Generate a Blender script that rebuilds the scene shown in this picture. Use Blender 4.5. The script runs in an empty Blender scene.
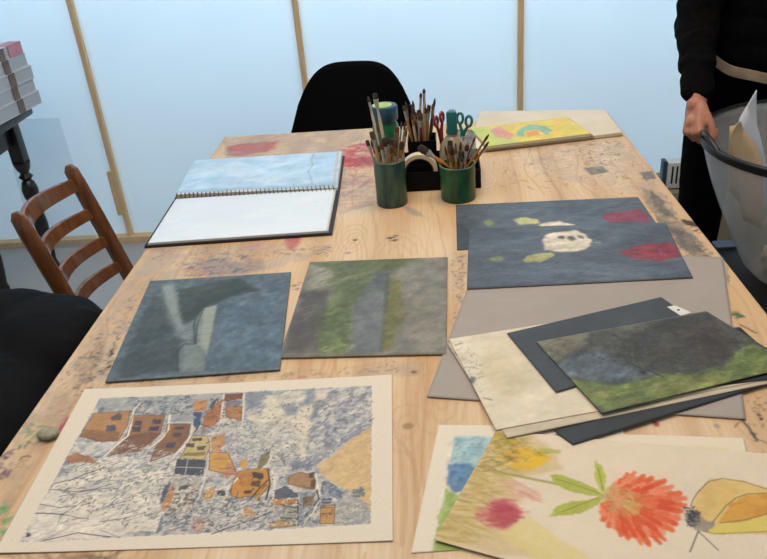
import bpy, bmesh, math, random
import numpy as np
from mathutils import Vector, Matrix
R = math.radians
scn = bpy.context.scene
col = scn.collection
rng = random.Random(7)

# ------------------------------------------------------------------ artwork data (millimetres on each sheet)
ART = {'blue': {'base': '50606f',
          'gain': (0.9, 0.88, 0.8),
          'h': 348.5,
          'ops': [('mottle', ['566a7e', '48596a', '667b8f', '4b5d70'], 22, 0.85, 1.6, 0.5, None), ('mottle', ['7388a0', '3f4e5c', '5c7086'], 6, 0.5, 1.5, 0.2, None), ('mottle', ['55708a', '6a83a0', '4c6482'], 12, 0.9, 1.2, 1.2, [(165.0, 193.5), (201.3, 245.2), (247.7, 278.9), (290.8, 331.8), (292.0, 10.7), (166.6, 20.2)]),
                  ('mottle', ['45505a', '4e5960', '3c4a55', '58616a'], 16, 0.9, 1.3, 1.0, [(21.8, 268.2), (47.5, 280.7), (84.9, 150.6), (124.3, 95.9), (123.8, 19.5), (23.4, 8.5), (16.1, 109.1)]), ('poly', '74818a', 0.85, 4, [(24.5, 332.7), (58.0, 332.6), (83.2, 241.1), (104.7, 165.4), (127.6, 187.4), (134.1, 124.2), (122.6, 105.9), (96.5, 128.9), (66.2, 187.9), (44.6, 265.3)]),
                  ('poly', '8f9ba0', 0.5, 3, [(34.8, 323.0), (51.9, 320.8), (84.2, 214.7), (75.1, 201.2), (52.4, 256.6)]), ('poly', '3d4846', 0.95, 5, [(67.9, 302.3), (140.4, 326.1), (190.5, 340.8), (219.6, 299.0), (241.6, 279.7), (179.7, 259.8), (141.5, 222.4), (123.7, 187.9), (101.5, 162.3), (82.8, 222.3)]),
                  ('poly', '55604f', 0.5, 5, [(93.1, 299.0), (141.6, 317.5), (176.2, 288.2), (131.9, 246.4)]), ('poly', '8d9895', 0.9, 2, [(129.5, 223.9), (157.7, 231.6), (162.3, 107.5), (164.6, 56.4), (139.1, 94.1), (131.7, 162.0)]), ('dabs', ['707b80', 'a3aba6', '5a6670'], 50, 12, 1, 0.1, 0.1, 0.6, [(129.5, 223.9), (157.7, 231.6), (162.3, 107.5), (164.6, 56.4), (140.1, 110.2)]),
                  ('poly', '77868e', 0.9, 3, [(113.3, 107.0), (133.7, 104.5), (152.6, 76.6), (165.6, 38.1), (166.2, 11.5), (125.4, 10.6), (111.8, 66.0)]), ('soften', 3, None), ('line', '3a4650', 0.85, 2.5, [(134.8, 97.9), (116.3, 100.1), (108.8, 81.9), (114.7, 50.3)]), ('line', '37444f', 0.8, 4, [(122.0, 209.9), (124.6, 159.4), (136.7, 97.6)]),
                  ('line', '6a7d92', 0.7, 3, [(0.0, -0.0), (1.0, 344.1)]), ('line', '6a7d92', 0.6, 3, [(2.0, 5.4), (295.8, 4.4)]), ('poly', '2f3a40', 0.35, 9, [(17.6, 268.7), (59.0, 263.5), (102.7, 114.8), (117.9, 14.4), (19.8, 8.9), (17.5, 141.9)]), ('poly', '2c3636', 0.45, 6, [(115.3, 288.0), (183.5, 328.9), (216.3, 291.2), (143.1, 237.3), (115.9, 188.8)]),
                  ('dabs', ['8fa0aa', '6f8496', '354450'], 240, 12, 3, 1.1, 0.8, 0.15, None), ('dabs', ['a0adb4'], 30, 10, 2, 1.2, 0.5, 0.5, [(38.3, 306.1), (66.3, 310.7), (124.0, 118.8), (104.0, 127.9)]), ('tone', 30, 0.14, 1.5, 1.0, None), ('tone', 9, 0.12, 1.4, 0.6, None), ('tone', 4, 0.07, 1, 0.6, None),
                  ('poly', '8fa0a8', 0.35, 4, [(29.7, 327.8), (54.6, 328.8), (85.4, 229.5), (111.7, 147.2), (99.0, 135.2), (67.2, 202.2)]), ('line', '313c46', 0.8, 2.2, [(121.4, 14.0), (108.2, 75.7), (116.3, 100.1), (138.5, 97.4), (129.8, 162.3), (133.5, 223.4)]),
                  ('poly', '2d3634', 0.45, 4, [(96.2, 191.3), (116.2, 233.1), (150.7, 267.5), (207.2, 300.6), (220.4, 290.6), (146.6, 240.7), (127.9, 209.2), (111.8, 168.0)]), ('poly', 'a3aea9', 0.4, 2, [(136.1, 219.3), (156.3, 228.0), (159.8, 124.3), (159.9, 75.7), (145.6, 109.5)]), ('poly', 'a9b3ae', 0.5, 2, [(133.5, 223.4), (157.7, 231.6), (161.7, 124.1), (163.6, 62.7), (145.9, 96.5)]),
                  ('line', '6f7c80', 0.7, 1.2, [(129.3, 212.7), (154.5, 213.2)]), ('line', '6f7c80', 0.7, 1.2, [(133.4, 190.2), (156.1, 191.0)]), ('line', '6f7c80', 0.7, 1.2, [(137.5, 168.3), (157.7, 169.3)]), ('line', '6f7c80', 0.7, 1.2, [(141.4, 147.0), (159.3, 148.2)]), ('line', '6f7c80', 0.7, 1.2, [(145.2, 126.2), (160.8, 127.6)]),
                  ('line', '6f7c80', 0.7, 1.2, [(148.9, 105.9), (162.3, 107.5)]), ('poly', '9aa9b0', 0.4, 3, [(34.8, 323.0), (54.1, 320.5), (82.8, 222.3), (106.6, 154.8), (96.4, 149.1), (61.2, 232.5)]), ('poly', '8fa0a6', 0.35, 4, [(116.9, 96.8), (134.8, 97.9), (157.4, 57.3), (162.2, 26.6), (130.8, 18.7)]),
                  ('dabs', ['3c4b58', '2e3a44'], 80, 20, 4, 1.0, 0.6, 0.3, [(3.4, 19.4), (17.6, 268.7), (109.5, 97.8), (117.9, 14.4)])],
          'quad': [(-0.5819, 1.0309), (-0.286, 1.0495), (-0.3212, 1.3928), (-0.6167, 1.3811)],
          'res': 1.8,
          'sat': 0.8,
          'w': 296.1,
          'z': 0.7545},
 'dark1': {'base': '434a52', 'gain': (0.95, 0.93, 0.88), 'h': 167.2, 'ops': [('mottle', ['4b535c', '3b4149'], 25, 0.5, 1.5, 0.3, None)], 'quad': [(0.1557, 0.9557), (0.443, 1.078), (0.3783, 1.221), (0.0966, 1.1229)], 'res': 3, 'sat': 1, 'w': 305.3, 'z': 0.762},
 'dark2': {'base': '3a3e44', 'gain': (0.9, 0.9, 0.85), 'h': 36.4, 'ops': [], 'quad': [(0.1635, 0.8438), (0.49, 0.975), (0.47, 1.005), (0.1414, 0.8733)], 'res': 5, 'sat': 1, 'w': 352.9, 'z': 0.7562},
 'dark3': {'base': '2c2f33', 'gain': (1, 1, 1), 'h': 150.2, 'ops': [], 'quad': [(0.22, 0.935), (0.5137, 0.979), (0.4804, 1.1177), (0.19, 1.09)], 'res': 5, 'sat': 1, 'w': 294.3, 'z': 0.76},
 'flowers': {'base': 'e2d5c1',
             'gain': (0.95, 0.92, 0.87),
             'h': 264.0,
             'ops': [('mottle', ['e6dac6', 'dccfbb'], 60, 0.5, 1.4, 0.2, None), ('poly', 'cdb98a', 0.75, 9, [(0.0, -0.0), (0.0, 264.0), (26.4, 270.6), (70.2, 250.5), (100.5, 219.0), (111.9, 187.0), (76.3, 160.9), (45.5, 148.4), (76.3, 102.6), (64.6, 48.3), (90.3, 38.8), (138.0, 23.2), (82.5, 1.3)]),
                     ('mottle', ['c3ae74', 'd6c598', 'b8a468', 'd8c9a4'], 14, 0.7, 2.4, 0.0, [(0.0, -0.0), (0.0, 264.0), (38.3, 256.1), (72.4, 178.2), (57.0, 140.2), (60.1, 66.6), (45.3, 31.1), (26.6, 13.6)]), ('dabs', ['b39f5a', 'a8944f', 'cdb98a', '96883f'], 150, 16, 3, -0.1, 0.5, 0.4, [(2.7, 13.5), (-2.7, 238.5), (33.7, 244.7), (59.2, 175.2), (38.4, 101.4), (21.2, 31.5)]),
                     ('poly', 'a89a3a', 0.6, 6, [(-4.9, 254.8), (24.9, 259.4), (45.0, 231.0), (30.7, 218.1), (2.3, 223.1)]), ('dabs', ['5f6426', '6b6b2c'], 26, 6, 1.2, 0.8, 1.2, 0.7, [(23.5, 253.8), (55.6, 248.3), (57.6, 228.2), (33.6, 229.0)]), ('poly', 'a9ab52', 0.7, 2, [(71.8, 230.7), (103.9, 231.4), (107.0, 222.5), (77.8, 217.1)]),
                     ('poly', 'ddb43c', 0.9, 4, [(27.8, 212.4), (45.0, 231.0), (76.7, 221.8), (93.5, 210.6), (86.3, 190.6), (70.7, 173.2), (47.6, 177.1), (34.5, 188.7)]), ('poly', 'e6c022', 0.75, 4, [(64.4, 212.2), (90.8, 210.1), (83.7, 190.0), (70.3, 187.1)]), ('poly', 'c98a7a', 0.35, 6, [(39.1, 146.7), (67.0, 142.9), (95.8, 131.3), (92.5, 122.0), (61.6, 121.6)]),
                     ('line', 'cf9c88', 0.7, 3, [(54.3, 150.8), (78.9, 137.3), (96.6, 127.3)]), ('line', 'cf9c88', 0.6, 2.5, [(52.6, 136.7), (77.1, 121.8)]), ('poly', 'c9707a', 0.65, 7, [(32.3, 77.7), (40.7, 102.1), (59.8, 108.1), (78.5, 93.0), (84.9, 75.1), (75.6, 52.3), (52.8, 47.8), (33.2, 56.9)]),
                     ('poly', 'b84a54', 0.7, 7, [(49.7, 87.8), (61.7, 100.2), (80.2, 85.5), (76.1, 60.3), (58.8, 62.1)]), ('poly', 'dccf8e', 0.8, 5, [(82.6, 74.3), (92.1, 87.3), (114.2, 65.8), (157.1, 45.1), (179.9, 33.5), (118.1, 10.5), (74.2, 32.7), (65.5, 44.7)]), ('line', '8f8a45', 0.85, 4, [(42.0, 161.5), (76.8, 158.8), (111.9, 156.6)]),
                     ('line', '8a8440', 0.9, 3.5, [(42.0, 161.5), (2.9, 166.1)]), ('line', 'a9a060', 0.6, 6, [(35.5, 159.9), (-6.1, 158.8)]), ('soften', 2, None), ('poly', 'a9b34a', 0.95, 1.5, [(99.5, 173.1), (113.8, 176.4), (141.8, 167.8), (163.7, 158.6), (174.9, 147.6), (157.7, 143.4), (134.5, 145.5), (112.3, 154.5)]),
                     ('poly', 'a9b34a', 0.95, 1.5, [(115.8, 90.9), (119.6, 111.5), (134.8, 125.6), (158.5, 135.8), (174.9, 147.6), (169.2, 129.0), (149.7, 106.7), (129.3, 96.9)]), ('poly', 'b2bc4c', 0.95, 1.5, [(156.2, 215.4), (166.8, 206.6), (174.4, 183.1), (174.6, 151.4), (170.5, 154.3), (160.1, 180.1)]), ('line', '7f8a2c', 0.8, 1.5, [(110.1, 166.8), (136.3, 160.3), (169.6, 150.2)]),
                     ('line', '7f8a2c', 0.8, 1.5, [(128.2, 104.3), (147.6, 123.3), (170.2, 144.5)]), ('line', '6f7a2a', 0.8, 1.3, [(161.9, 201.4), (172.7, 158.7)]), ('line', '6f6a34', 0.8, 2.5, [(172.5, 147.0), (182.9, 141.9)]), ('poly', 'c7b07a', 0.85, 2, [(176.1, 163.5), (185.6, 173.4), (206.2, 173.9), (219.5, 150.6), (215.4, 121.0), (192.5, 107.9), (177.7, 114.6), (171.4, 131.4)]),
                     ('poly', 'dd8a62', 0.75, 3, [(183.1, 172.9), (205.3, 197.3), (244.6, 189.2), (271.4, 167.3), (266.8, 127.2), (243.1, 91.7), (209.8, 82.1), (181.7, 94.2), (175.1, 117.5)]), ('poly', 'e27850', 0.85, 1.0, [(203.2, 177.8), (209.9, 189.7), (214.0, 201.1), (212.9, 205.1), (209.9, 204.8), (204.9, 194.0), (200.9, 179.7)]),
                     ('poly', 'd9532a', 0.85, 1.0, [(212.3, 176.1), (220.6, 185.5), (226.2, 195.6), (225.3, 200.3), (222.1, 201.4), (215.6, 192.4), (210.0, 179.2)]), ('poly', 'd9532a', 0.85, 1.0, [(215.1, 172.1), (227.4, 180.8), (236.7, 191.3), (237.0, 197.3), (233.5, 199.6), (223.4, 190.9), (213.2, 176.6)]),
                     ('poly', 'd9532a', 0.85, 1.0, [(224.0, 169.1), (239.8, 178.1), (252.5, 188.7), (254.0, 194.6), (250.4, 196.9), (237.1, 188.1), (222.7, 173.7)]), ('poly', 'e27850', 0.85, 1.0, [(232.8, 166.5), (248.1, 172.5), (260.7, 180.0), (262.7, 184.7), (259.8, 186.8), (246.9, 180.8), (232.2, 170.3)]),
                     ('poly', 'dc5a2e', 0.85, 1.0, [(239.2, 159.3), (256.2, 162.6), (270.5, 168.7), (273.1, 174.1), (270.3, 177.7), (255.8, 173.6), (238.9, 164.3)]), ('poly', 'e27850', 0.85, 1.0, [(241.5, 154.2), (260.3, 156.9), (276.2, 162.1), (279.4, 166.9), (276.5, 170.0), (260.4, 166.6), (241.4, 158.6)]),
                     ('poly', 'dc5a2e', 0.85, 1.0, [(239.8, 148.0), (258.3, 147.7), (274.0, 150.3), (277.4, 154.2), (274.9, 157.4), (259.1, 156.5), (240.1, 152.0)]), ('poly', 'd9532a', 0.85, 1.0, [(240.8, 140.8), (256.2, 137.5), (269.4, 138.0), (272.7, 142.1), (270.9, 146.3), (257.8, 147.7), (241.5, 145.5)]),
                     ('poly', 'e27850', 0.85, 1.0, [(234.2, 130.8), (250.8, 125.8), (265.1, 124.8), (268.7, 128.4), (266.9, 132.8), (252.8, 135.7), (235.0, 135.4)]), ('poly', 'd9532a', 0.85, 1.0, [(235.1, 126.2), (249.3, 118.3), (261.8, 114.8), (265.3, 117.7), (264.2, 122.3), (252.1, 127.7), (236.3, 130.6)]),
                     ('poly', 'e0683a', 0.85, 1.0, [(230.6, 116.6), (244.7, 107.9), (257.1, 103.8), (260.7, 106.6), (259.6, 111.4), (247.6, 117.3), (231.9, 121.0)]), ('poly', 'dc5a2e', 0.85, 1.0, [(224.7, 111.2), (236.2, 96.7), (246.7, 87.4), (250.2, 88.5), (249.9, 93.4), (240.1, 104.2), (226.4, 114.7)]),
                     ('poly', 'd9532a', 0.85, 1.0, [(222.2, 103.7), (233.0, 89.6), (242.6, 80.2), (245.7, 80.9), (245.4, 85.2), (236.3, 95.9), (223.8, 106.6)]), ('poly', 'dc5a2e', 0.85, 1.0, [(215.5, 98.0), (222.6, 83.1), (229.9, 73.5), (233.4, 74.7), (234.3, 79.9), (228.0, 91.0), (218.0, 101.7)]),
                     ('poly', 'e0683a', 0.85, 1.0, [(208.6, 100.9), (214.3, 85.3), (220.4, 74.5), (223.5, 74.7), (224.4, 79.2), (219.2, 91.2), (210.9, 103.7)]), ('poly', 'd9532a', 0.85, 1.0, [(197.7, 101.8), (201.3, 87.2), (206.0, 77.3), (209.2, 77.8), (210.9, 82.2), (207.3, 93.4), (200.5, 104.6)]),
                     ('poly', 'dc5a2e', 0.85, 1.0, [(192.4, 105.6), (194.1, 91.0), (197.6, 80.7), (200.9, 80.7), (203.1, 84.8), (200.9, 96.1), (195.6, 107.9)]), ('poly', 'dc5a2e', 0.85, 1.0, [(184.4, 110.0), (182.4, 100.2), (182.5, 92.0), (184.6, 90.4), (186.9, 92.0), (187.8, 100.1), (186.9, 110.0)]),
                     ('poly', 'd9532a', 0.85, 1.0, [(178.5, 119.7), (174.9, 110.4), (174.2, 101.9), (176.9, 99.5), (180.0, 100.2), (182.0, 108.2), (181.8, 118.7)]), ('poly', 'e27850', 0.85, 1.0, [(179.1, 127.5), (173.9, 122.9), (170.9, 117.0), (171.9, 113.5), (174.3, 112.0), (178.0, 116.7), (180.9, 124.7)]),
                     ('poly', 'e0683a', 0.85, 1.0, [(177.6, 134.6), (173.6, 134.4), (171.1, 131.5), (171.7, 127.5), (173.4, 124.3), (176.3, 125.6), (178.9, 130.5)]), ('poly', 'e0683a', 0.85, 1.0, [(196.1, 173.8), (201.4, 185.2), (204.2, 196.0), (202.5, 199.6), (199.5, 199.1), (195.7, 188.9), (193.5, 175.4)]),
                     ('poly', 'dc5a2e', 0.85, 1.0, [(192.6, 165.2), (196.1, 175.1), (197.1, 184.1), (194.8, 186.7), (191.9, 185.9), (189.8, 177.1), (189.8, 166.1)]), ('poly', 'e88a64', 0.85, 1.0, [(200.8, 164.0), (208.4, 175.5), (212.9, 187.1), (211.2, 191.9), (207.6, 192.3), (202.0, 181.7), (198.0, 166.8)]),
                     ('poly', 'e06a3e', 0.85, 1.0, [(202.2, 161.1), (210.5, 172.0), (215.8, 183.2), (214.7, 187.9), (211.4, 188.6), (205.0, 178.5), (199.8, 164.0)]), ('poly', 'e88a64', 0.85, 1.0, [(208.6, 160.9), (219.2, 168.9), (226.8, 178.6), (226.7, 184.1), (223.4, 186.3), (214.9, 178.2), (206.7, 165.0)]),
                     ('poly', 'd44a22', 0.85, 1.0, [(213.5, 161.1), (226.2, 167.6), (236.3, 175.8), (237.4, 180.9), (234.5, 183.1), (223.9, 176.5), (212.4, 165.1)]), ('poly', 'e88a64', 0.85, 1.0, [(218.9, 157.8), (233.1, 163.1), (244.9, 170.0), (246.7, 174.4), (244.0, 176.5), (231.9, 171.0), (218.3, 161.4)]),
                     ('poly', 'e88a64', 0.85, 1.0, [(221.0, 156.2), (237.9, 158.5), (252.0, 163.2), (254.8, 167.4), (252.0, 170.2), (237.7, 167.1), (220.8, 160.1)]), ('poly', 'e06a3e', 0.85, 1.0, [(221.2, 150.2), (240.2, 152.2), (256.1, 157.2), (259.2, 162.4), (256.2, 166.2), (240.1, 163.2), (221.1, 155.3)]),
                     ('poly', 'd44a22', 0.85, 1.0, [(223.9, 146.4), (242.8, 146.1), (258.7, 149.4), (262.1, 154.3), (259.4, 158.3), (243.4, 157.2), (224.1, 151.5)]), ('poly', 'd44a22', 0.85, 1.0, [(222.9, 141.9), (240.7, 138.2), (255.9, 138.6), (259.5, 142.6), (257.3, 147.0), (242.2, 148.7), (223.4, 146.7)]),
                     ('poly', 'e06a3e', 0.85, 1.0, [(221.1, 134.4), (238.1, 129.7), (252.5, 128.8), (256.0, 132.2), (254.0, 136.4), (239.7, 139.1), (221.8, 138.8)]), ('poly', 'e06a3e', 0.85, 1.0, [(218.3, 129.1), (232.9, 121.2), (245.7, 117.9), (249.2, 121.0), (247.9, 125.8), (235.5, 131.0), (219.3, 133.6)]),
                     ('poly', 'd44a22', 0.85, 1.0, [(218.8, 124.8), (231.7, 115.8), (243.1, 111.2), (246.3, 113.5), (245.4, 117.9), (234.4, 124.2), (220.0, 128.6)]), ('poly', 'd44a22', 0.85, 1.0, [(213.0, 120.2), (226.1, 107.7), (237.8, 100.7), (241.6, 103.0), (241.0, 108.4), (229.9, 117.4), (214.7, 124.7)]),
                     ('poly', 'e88a64', 0.85, 1.0, [(211.4, 117.9), (221.1, 102.4), (230.1, 91.8), (233.3, 92.2), (233.2, 96.8), (224.9, 108.6), (213.1, 120.8)]), ('poly', 'd44a22', 0.85, 1.0, [(207.9, 114.0), (215.7, 97.4), (223.6, 86.4), (227.1, 87.2), (227.8, 92.4), (220.9, 104.9), (210.3, 117.5)]),
                     ('poly', 'd44a22', 0.85, 1.0, [(199.9, 113.8), (205.8, 95.9), (212.3, 83.6), (215.9, 84.0), (217.2, 89.2), (211.8, 102.8), (202.6, 117.0)]), ('poly', 'd44a22', 0.85, 1.0, [(194.7, 116.1), (197.1, 99.7), (201.1, 87.8), (204.3, 87.5), (206.2, 91.8), (203.5, 104.5), (197.6, 118.3)]),
                     ('poly', 'e06a3e', 0.85, 1.0, [(190.9, 116.2), (191.2, 103.2), (193.6, 93.6), (196.6, 93.2), (198.9, 96.5), (197.9, 106.7), (194.0, 117.8)]), ('poly', 'e88a64', 0.85, 1.0, [(184.1, 119.9), (183.3, 109.7), (184.7, 102.0), (187.5, 101.4), (190.0, 103.8), (189.9, 111.9), (187.1, 120.9)]),
                     ('poly', 'e88a64', 0.85, 1.0, [(183.6, 128.8), (177.8, 121.2), (174.9, 113.0), (176.7, 109.1), (179.7, 108.2), (183.7, 115.2), (186.3, 126.0)]), ('poly', 'e88a64', 0.85, 1.0, [(182.2, 134.1), (175.3, 131.1), (170.7, 125.4), (171.4, 120.5), (174.0, 117.4), (179.2, 121.2), (184.0, 129.6)]),
                     ('poly', 'e06a3e', 0.85, 1.0, [(182.3, 138.4), (176.9, 135.9), (173.5, 131.2), (174.3, 127.1), (176.4, 124.6), (180.4, 127.8), (183.9, 134.7)]), ('poly', 'e88a64', 0.85, 1.0, [(197.1, 164.0), (200.2, 173.9), (200.8, 182.7), (198.2, 185.0), (195.2, 183.9), (193.5, 175.3), (194.0, 164.6)]),
                     ('poly', 'e88a64', 0.85, 1.0, [(190.4, 156.6), (193.7, 164.7), (194.4, 172.3), (192.0, 174.6), (189.1, 174.0), (187.3, 166.8), (187.6, 157.5)]), ('poly', 'd85226', 0.85, 1.0, [(195.0, 154.7), (201.3, 164.7), (205.5, 174.4), (204.7, 178.0), (202.2, 178.0), (197.3, 169.0), (193.1, 156.7)]),
                     ('poly', 'cc5a30', 0.85, 1.0, [(193.4, 150.2), (202.2, 161.6), (208.7, 172.9), (208.6, 177.1), (205.8, 177.1), (198.6, 166.7), (191.7, 152.4)]), ('poly', 'd85226', 0.85, 1.0, [(198.6, 150.2), (210.0, 159.1), (218.9, 168.7), (219.5, 173.3), (216.6, 174.5), (207.2, 166.1), (197.2, 153.4)]),
                     ('poly', 'd85226', 0.85, 1.0, [(200.1, 149.3), (212.6, 157.7), (222.7, 166.3), (224.1, 170.0), (221.5, 170.6), (211.0, 162.9), (199.4, 151.7)]), ('poly', 'cc5a30', 0.85, 1.0, [(203.4, 150.8), (217.9, 157.0), (229.8, 164.5), (231.6, 168.8), (228.7, 170.6), (216.5, 164.5), (202.7, 154.2)]),
                     ('poly', 'cc5a30', 0.85, 1.0, [(202.8, 147.1), (220.6, 151.1), (235.5, 157.0), (238.2, 161.2), (235.2, 163.5), (220.0, 159.2), (202.4, 150.8)]), ('poly', 'e2764c', 0.85, 1.0, [(205.1, 146.1), (222.6, 149.5), (237.3, 154.5), (240.0, 158.1), (237.1, 160.2), (222.3, 156.5), (204.9, 149.4)]),
                     ('poly', 'e2764c', 0.85, 1.0, [(203.7, 142.3), (223.8, 143.9), (240.6, 147.2), (243.9, 150.3), (240.8, 152.3), (223.9, 150.3), (203.7, 145.2)]), ('poly', 'e2764c', 0.85, 1.0, [(205.6, 141.9), (223.1, 140.2), (237.8, 141.1), (240.9, 144.0), (238.4, 146.9), (223.7, 147.4), (205.8, 145.2)]),
                     ('poly', 'cc5a30', 0.85, 1.0, [(200.7, 138.3), (219.1, 134.1), (234.5, 132.9), (237.8, 135.2), (235.4, 138.3), (220.0, 140.9), (201.1, 141.5)]), ('poly', 'd85226', 0.85, 1.0, [(201.4, 137.9), (219.4, 130.0), (234.6, 125.5), (238.1, 127.0), (235.9, 130.3), (220.9, 136.0), (202.0, 140.7)]),
                     ('poly', 'd85226', 0.85, 1.0, [(202.0, 135.5), (217.7, 124.5), (231.1, 117.9), (234.6, 119.6), (233.2, 124.0), (220.1, 132.0), (203.1, 139.1)]), ('poly', 'cc5a30', 0.85, 1.0, [(198.1, 129.9), (211.7, 116.2), (223.6, 107.2), (226.9, 108.0), (225.8, 112.4), (214.5, 122.7), (199.3, 132.9)]),
                     ('poly', 'd85226', 0.85, 1.0, [(195.8, 130.0), (209.1, 114.9), (220.6, 104.7), (224.0, 105.3), (223.1, 109.9), (212.1, 121.3), (197.2, 133.0)]), ('poly', 'e2764c', 0.85, 1.0, [(194.2, 129.1), (203.2, 111.8), (211.6, 99.8), (214.8, 99.8), (214.9, 104.6), (207.2, 117.8), (196.0, 131.9)]),
                     ('poly', 'd85226', 0.85, 1.0, [(192.6, 129.4), (200.9, 112.2), (208.5, 99.8), (211.3, 99.3), (211.3, 103.5), (204.3, 116.8), (194.2, 131.5)]), ('poly', 'cc5a30', 0.85, 1.0, [(191.5, 128.6), (196.0, 112.8), (200.9, 101.3), (203.5, 100.7), (204.4, 104.6), (200.3, 117.0), (193.5, 130.5)]),
                     ('poly', 'e2764c', 0.85, 1.0, [(187.4, 131.1), (188.5, 116.8), (190.8, 105.8), (192.9, 104.6), (194.4, 107.6), (193.0, 119.0), (189.5, 132.1)]), ('poly', 'e2764c', 0.85, 1.0, [(185.2, 133.0), (183.6, 120.1), (183.8, 109.4), (185.7, 107.5), (187.8, 109.7), (188.5, 120.3), (187.5, 133.1)]),
                     ('poly', 'd85226', 0.85, 1.0, [(184.0, 137.4), (180.1, 128.3), (178.5, 119.9), (180.1, 117.3), (182.4, 117.8), (185.0, 125.7), (186.3, 136.2)]), ('poly', 'd85226', 0.85, 1.0, [(181.5, 139.3), (177.4, 132.5), (175.3, 125.6), (176.6, 123.0), (178.7, 122.8), (181.6, 128.9), (183.4, 137.7)]),
                     ('poly', 'e2764c', 0.85, 1.0, [(184.4, 140.4), (179.9, 138.4), (176.7, 135.0), (176.9, 132.2), (178.3, 130.5), (181.8, 133.0), (185.2, 137.9)]), ('poly', 'd85226', 0.85, 1.0, [(193.4, 150.8), (197.8, 161.5), (200.2, 171.4), (199.0, 174.3), (196.7, 173.5), (193.6, 164.0), (191.5, 151.9)]),
                     ('poly', 'e2764c', 0.85, 1.0, [(188.2, 148.8), (192.9, 156.9), (195.3, 165.0), (193.9, 168.1), (191.3, 168.2), (188.0, 160.8), (186.0, 150.5)]), ('poly', 'd0743f', 0.85, 1.0, [(192.0, 149.7), (197.5, 155.4), (201.0, 161.9), (200.1, 165.3), (197.8, 166.4), (193.7, 160.9), (190.2, 152.2)]),
                     ('poly', 'd6804e', 0.85, 1.0, [(194.6, 151.0), (199.2, 154.8), (201.8, 159.8), (200.9, 163.0), (198.8, 164.6), (195.4, 160.6), (192.9, 153.6)]), ('poly', 'd0743f', 0.85, 1.0, [(193.2, 150.1), (201.6, 154.2), (208.2, 159.4), (208.9, 162.8), (206.9, 164.4), (200.0, 160.2), (192.4, 152.9)]),
                     ('poly', 'cfa060', 0.85, 1.0, [(198.0, 148.9), (206.5, 152.6), (213.1, 158.1), (213.5, 162.2), (211.4, 164.5), (204.4, 160.4), (197.0, 152.4)]), ('poly', 'd6804e', 0.85, 1.0, [(197.0, 147.4), (209.0, 152.2), (218.6, 158.6), (219.9, 162.8), (217.4, 164.8), (207.4, 159.8), (196.3, 150.8)]),
                     ('poly', 'd6804e', 0.85, 1.0, [(198.7, 145.1), (210.1, 148.7), (219.3, 154.3), (220.6, 158.4), (218.3, 160.7), (208.8, 156.6), (198.1, 148.6)]), ('poly', 'd0743f', 0.85, 1.0, [(203.2, 144.3), (213.1, 145.5), (221.1, 149.0), (222.5, 152.7), (220.7, 155.4), (212.4, 153.4), (202.9, 147.9)]),
                     ('poly', 'd0743f', 0.85, 1.0, [(201.8, 144.8), (213.6, 143.0), (223.5, 143.9), (225.7, 147.0), (224.0, 150.1), (214.1, 150.7), (202.0, 148.4)]), ('poly', 'cfa060', 0.85, 1.0, [(199.5, 141.8), (209.8, 138.5), (218.7, 138.2), (220.7, 141.1), (219.5, 144.5), (210.7, 146.2), (199.8, 145.3)]),
                     ('poly', 'cfa060', 0.85, 1.0, [(200.0, 139.1), (211.4, 136.8), (221.1, 136.7), (223.2, 138.9), (221.7, 141.3), (212.0, 142.5), (200.2, 141.7)]), ('poly', 'cfa060', 0.85, 1.0, [(200.0, 137.2), (209.8, 133.1), (218.2, 131.9), (220.3, 134.4), (219.3, 137.7), (210.9, 140.2), (200.5, 140.5)]),
                     ('poly', 'cfa060', 0.85, 1.0, [(199.0, 136.7), (209.2, 129.3), (218.1, 124.9), (220.5, 126.2), (219.5, 129.2), (210.9, 134.6), (199.7, 139.2)]), ('poly', 'cfa060', 0.85, 1.0, [(198.9, 133.7), (207.1, 125.5), (214.6, 120.9), (217.0, 122.6), (216.6, 126.3), (209.5, 132.1), (200.0, 136.7)]),
                     ('poly', 'cfa060', 0.85, 1.0, [(195.3, 131.7), (202.4, 122.2), (208.8, 115.8), (211.0, 116.4), (210.8, 119.6), (204.7, 126.8), (196.4, 133.9)]), ('poly', 'd0743f', 0.85, 1.0, [(195.5, 130.3), (200.7, 119.6), (206.0, 112.2), (208.2, 112.6), (208.6, 116.0), (203.9, 124.2), (196.9, 132.5)]),
                     ('poly', 'd6804e', 0.85, 1.0, [(195.0, 132.4), (198.3, 121.1), (202.0, 112.9), (204.1, 112.8), (204.8, 115.8), (201.8, 124.6), (196.7, 134.0)]), ('poly', 'd0743f', 0.85, 1.0, [(189.6, 131.1), (191.6, 122.0), (194.7, 116.1), (197.1, 116.9), (198.5, 120.1), (196.3, 126.9), (191.7, 133.4)]),
                     ('poly', 'd6804e', 0.85, 1.0, [(186.7, 131.1), (187.0, 122.9), (188.6, 116.8), (190.5, 116.5), (191.9, 118.6), (191.1, 125.1), (188.6, 132.1)]), ('poly', 'd6804e', 0.85, 1.0, [(187.6, 134.5), (185.5, 128.9), (185.5, 124.0), (187.6, 122.8), (189.9, 123.4), (190.9, 128.1), (190.1, 134.2)]),
                     ('poly', 'd6804e', 0.85, 1.0, [(186.6, 136.7), (184.0, 131.4), (183.1, 126.2), (184.4, 124.5), (186.2, 124.6), (187.9, 129.3), (188.4, 135.7)]), ('poly', 'd0743f', 0.85, 1.0, [(187.0, 140.0), (182.6, 138.0), (179.6, 134.5), (179.9, 131.6), (181.3, 129.8), (184.7, 132.3), (188.0, 137.4)]),
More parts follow.
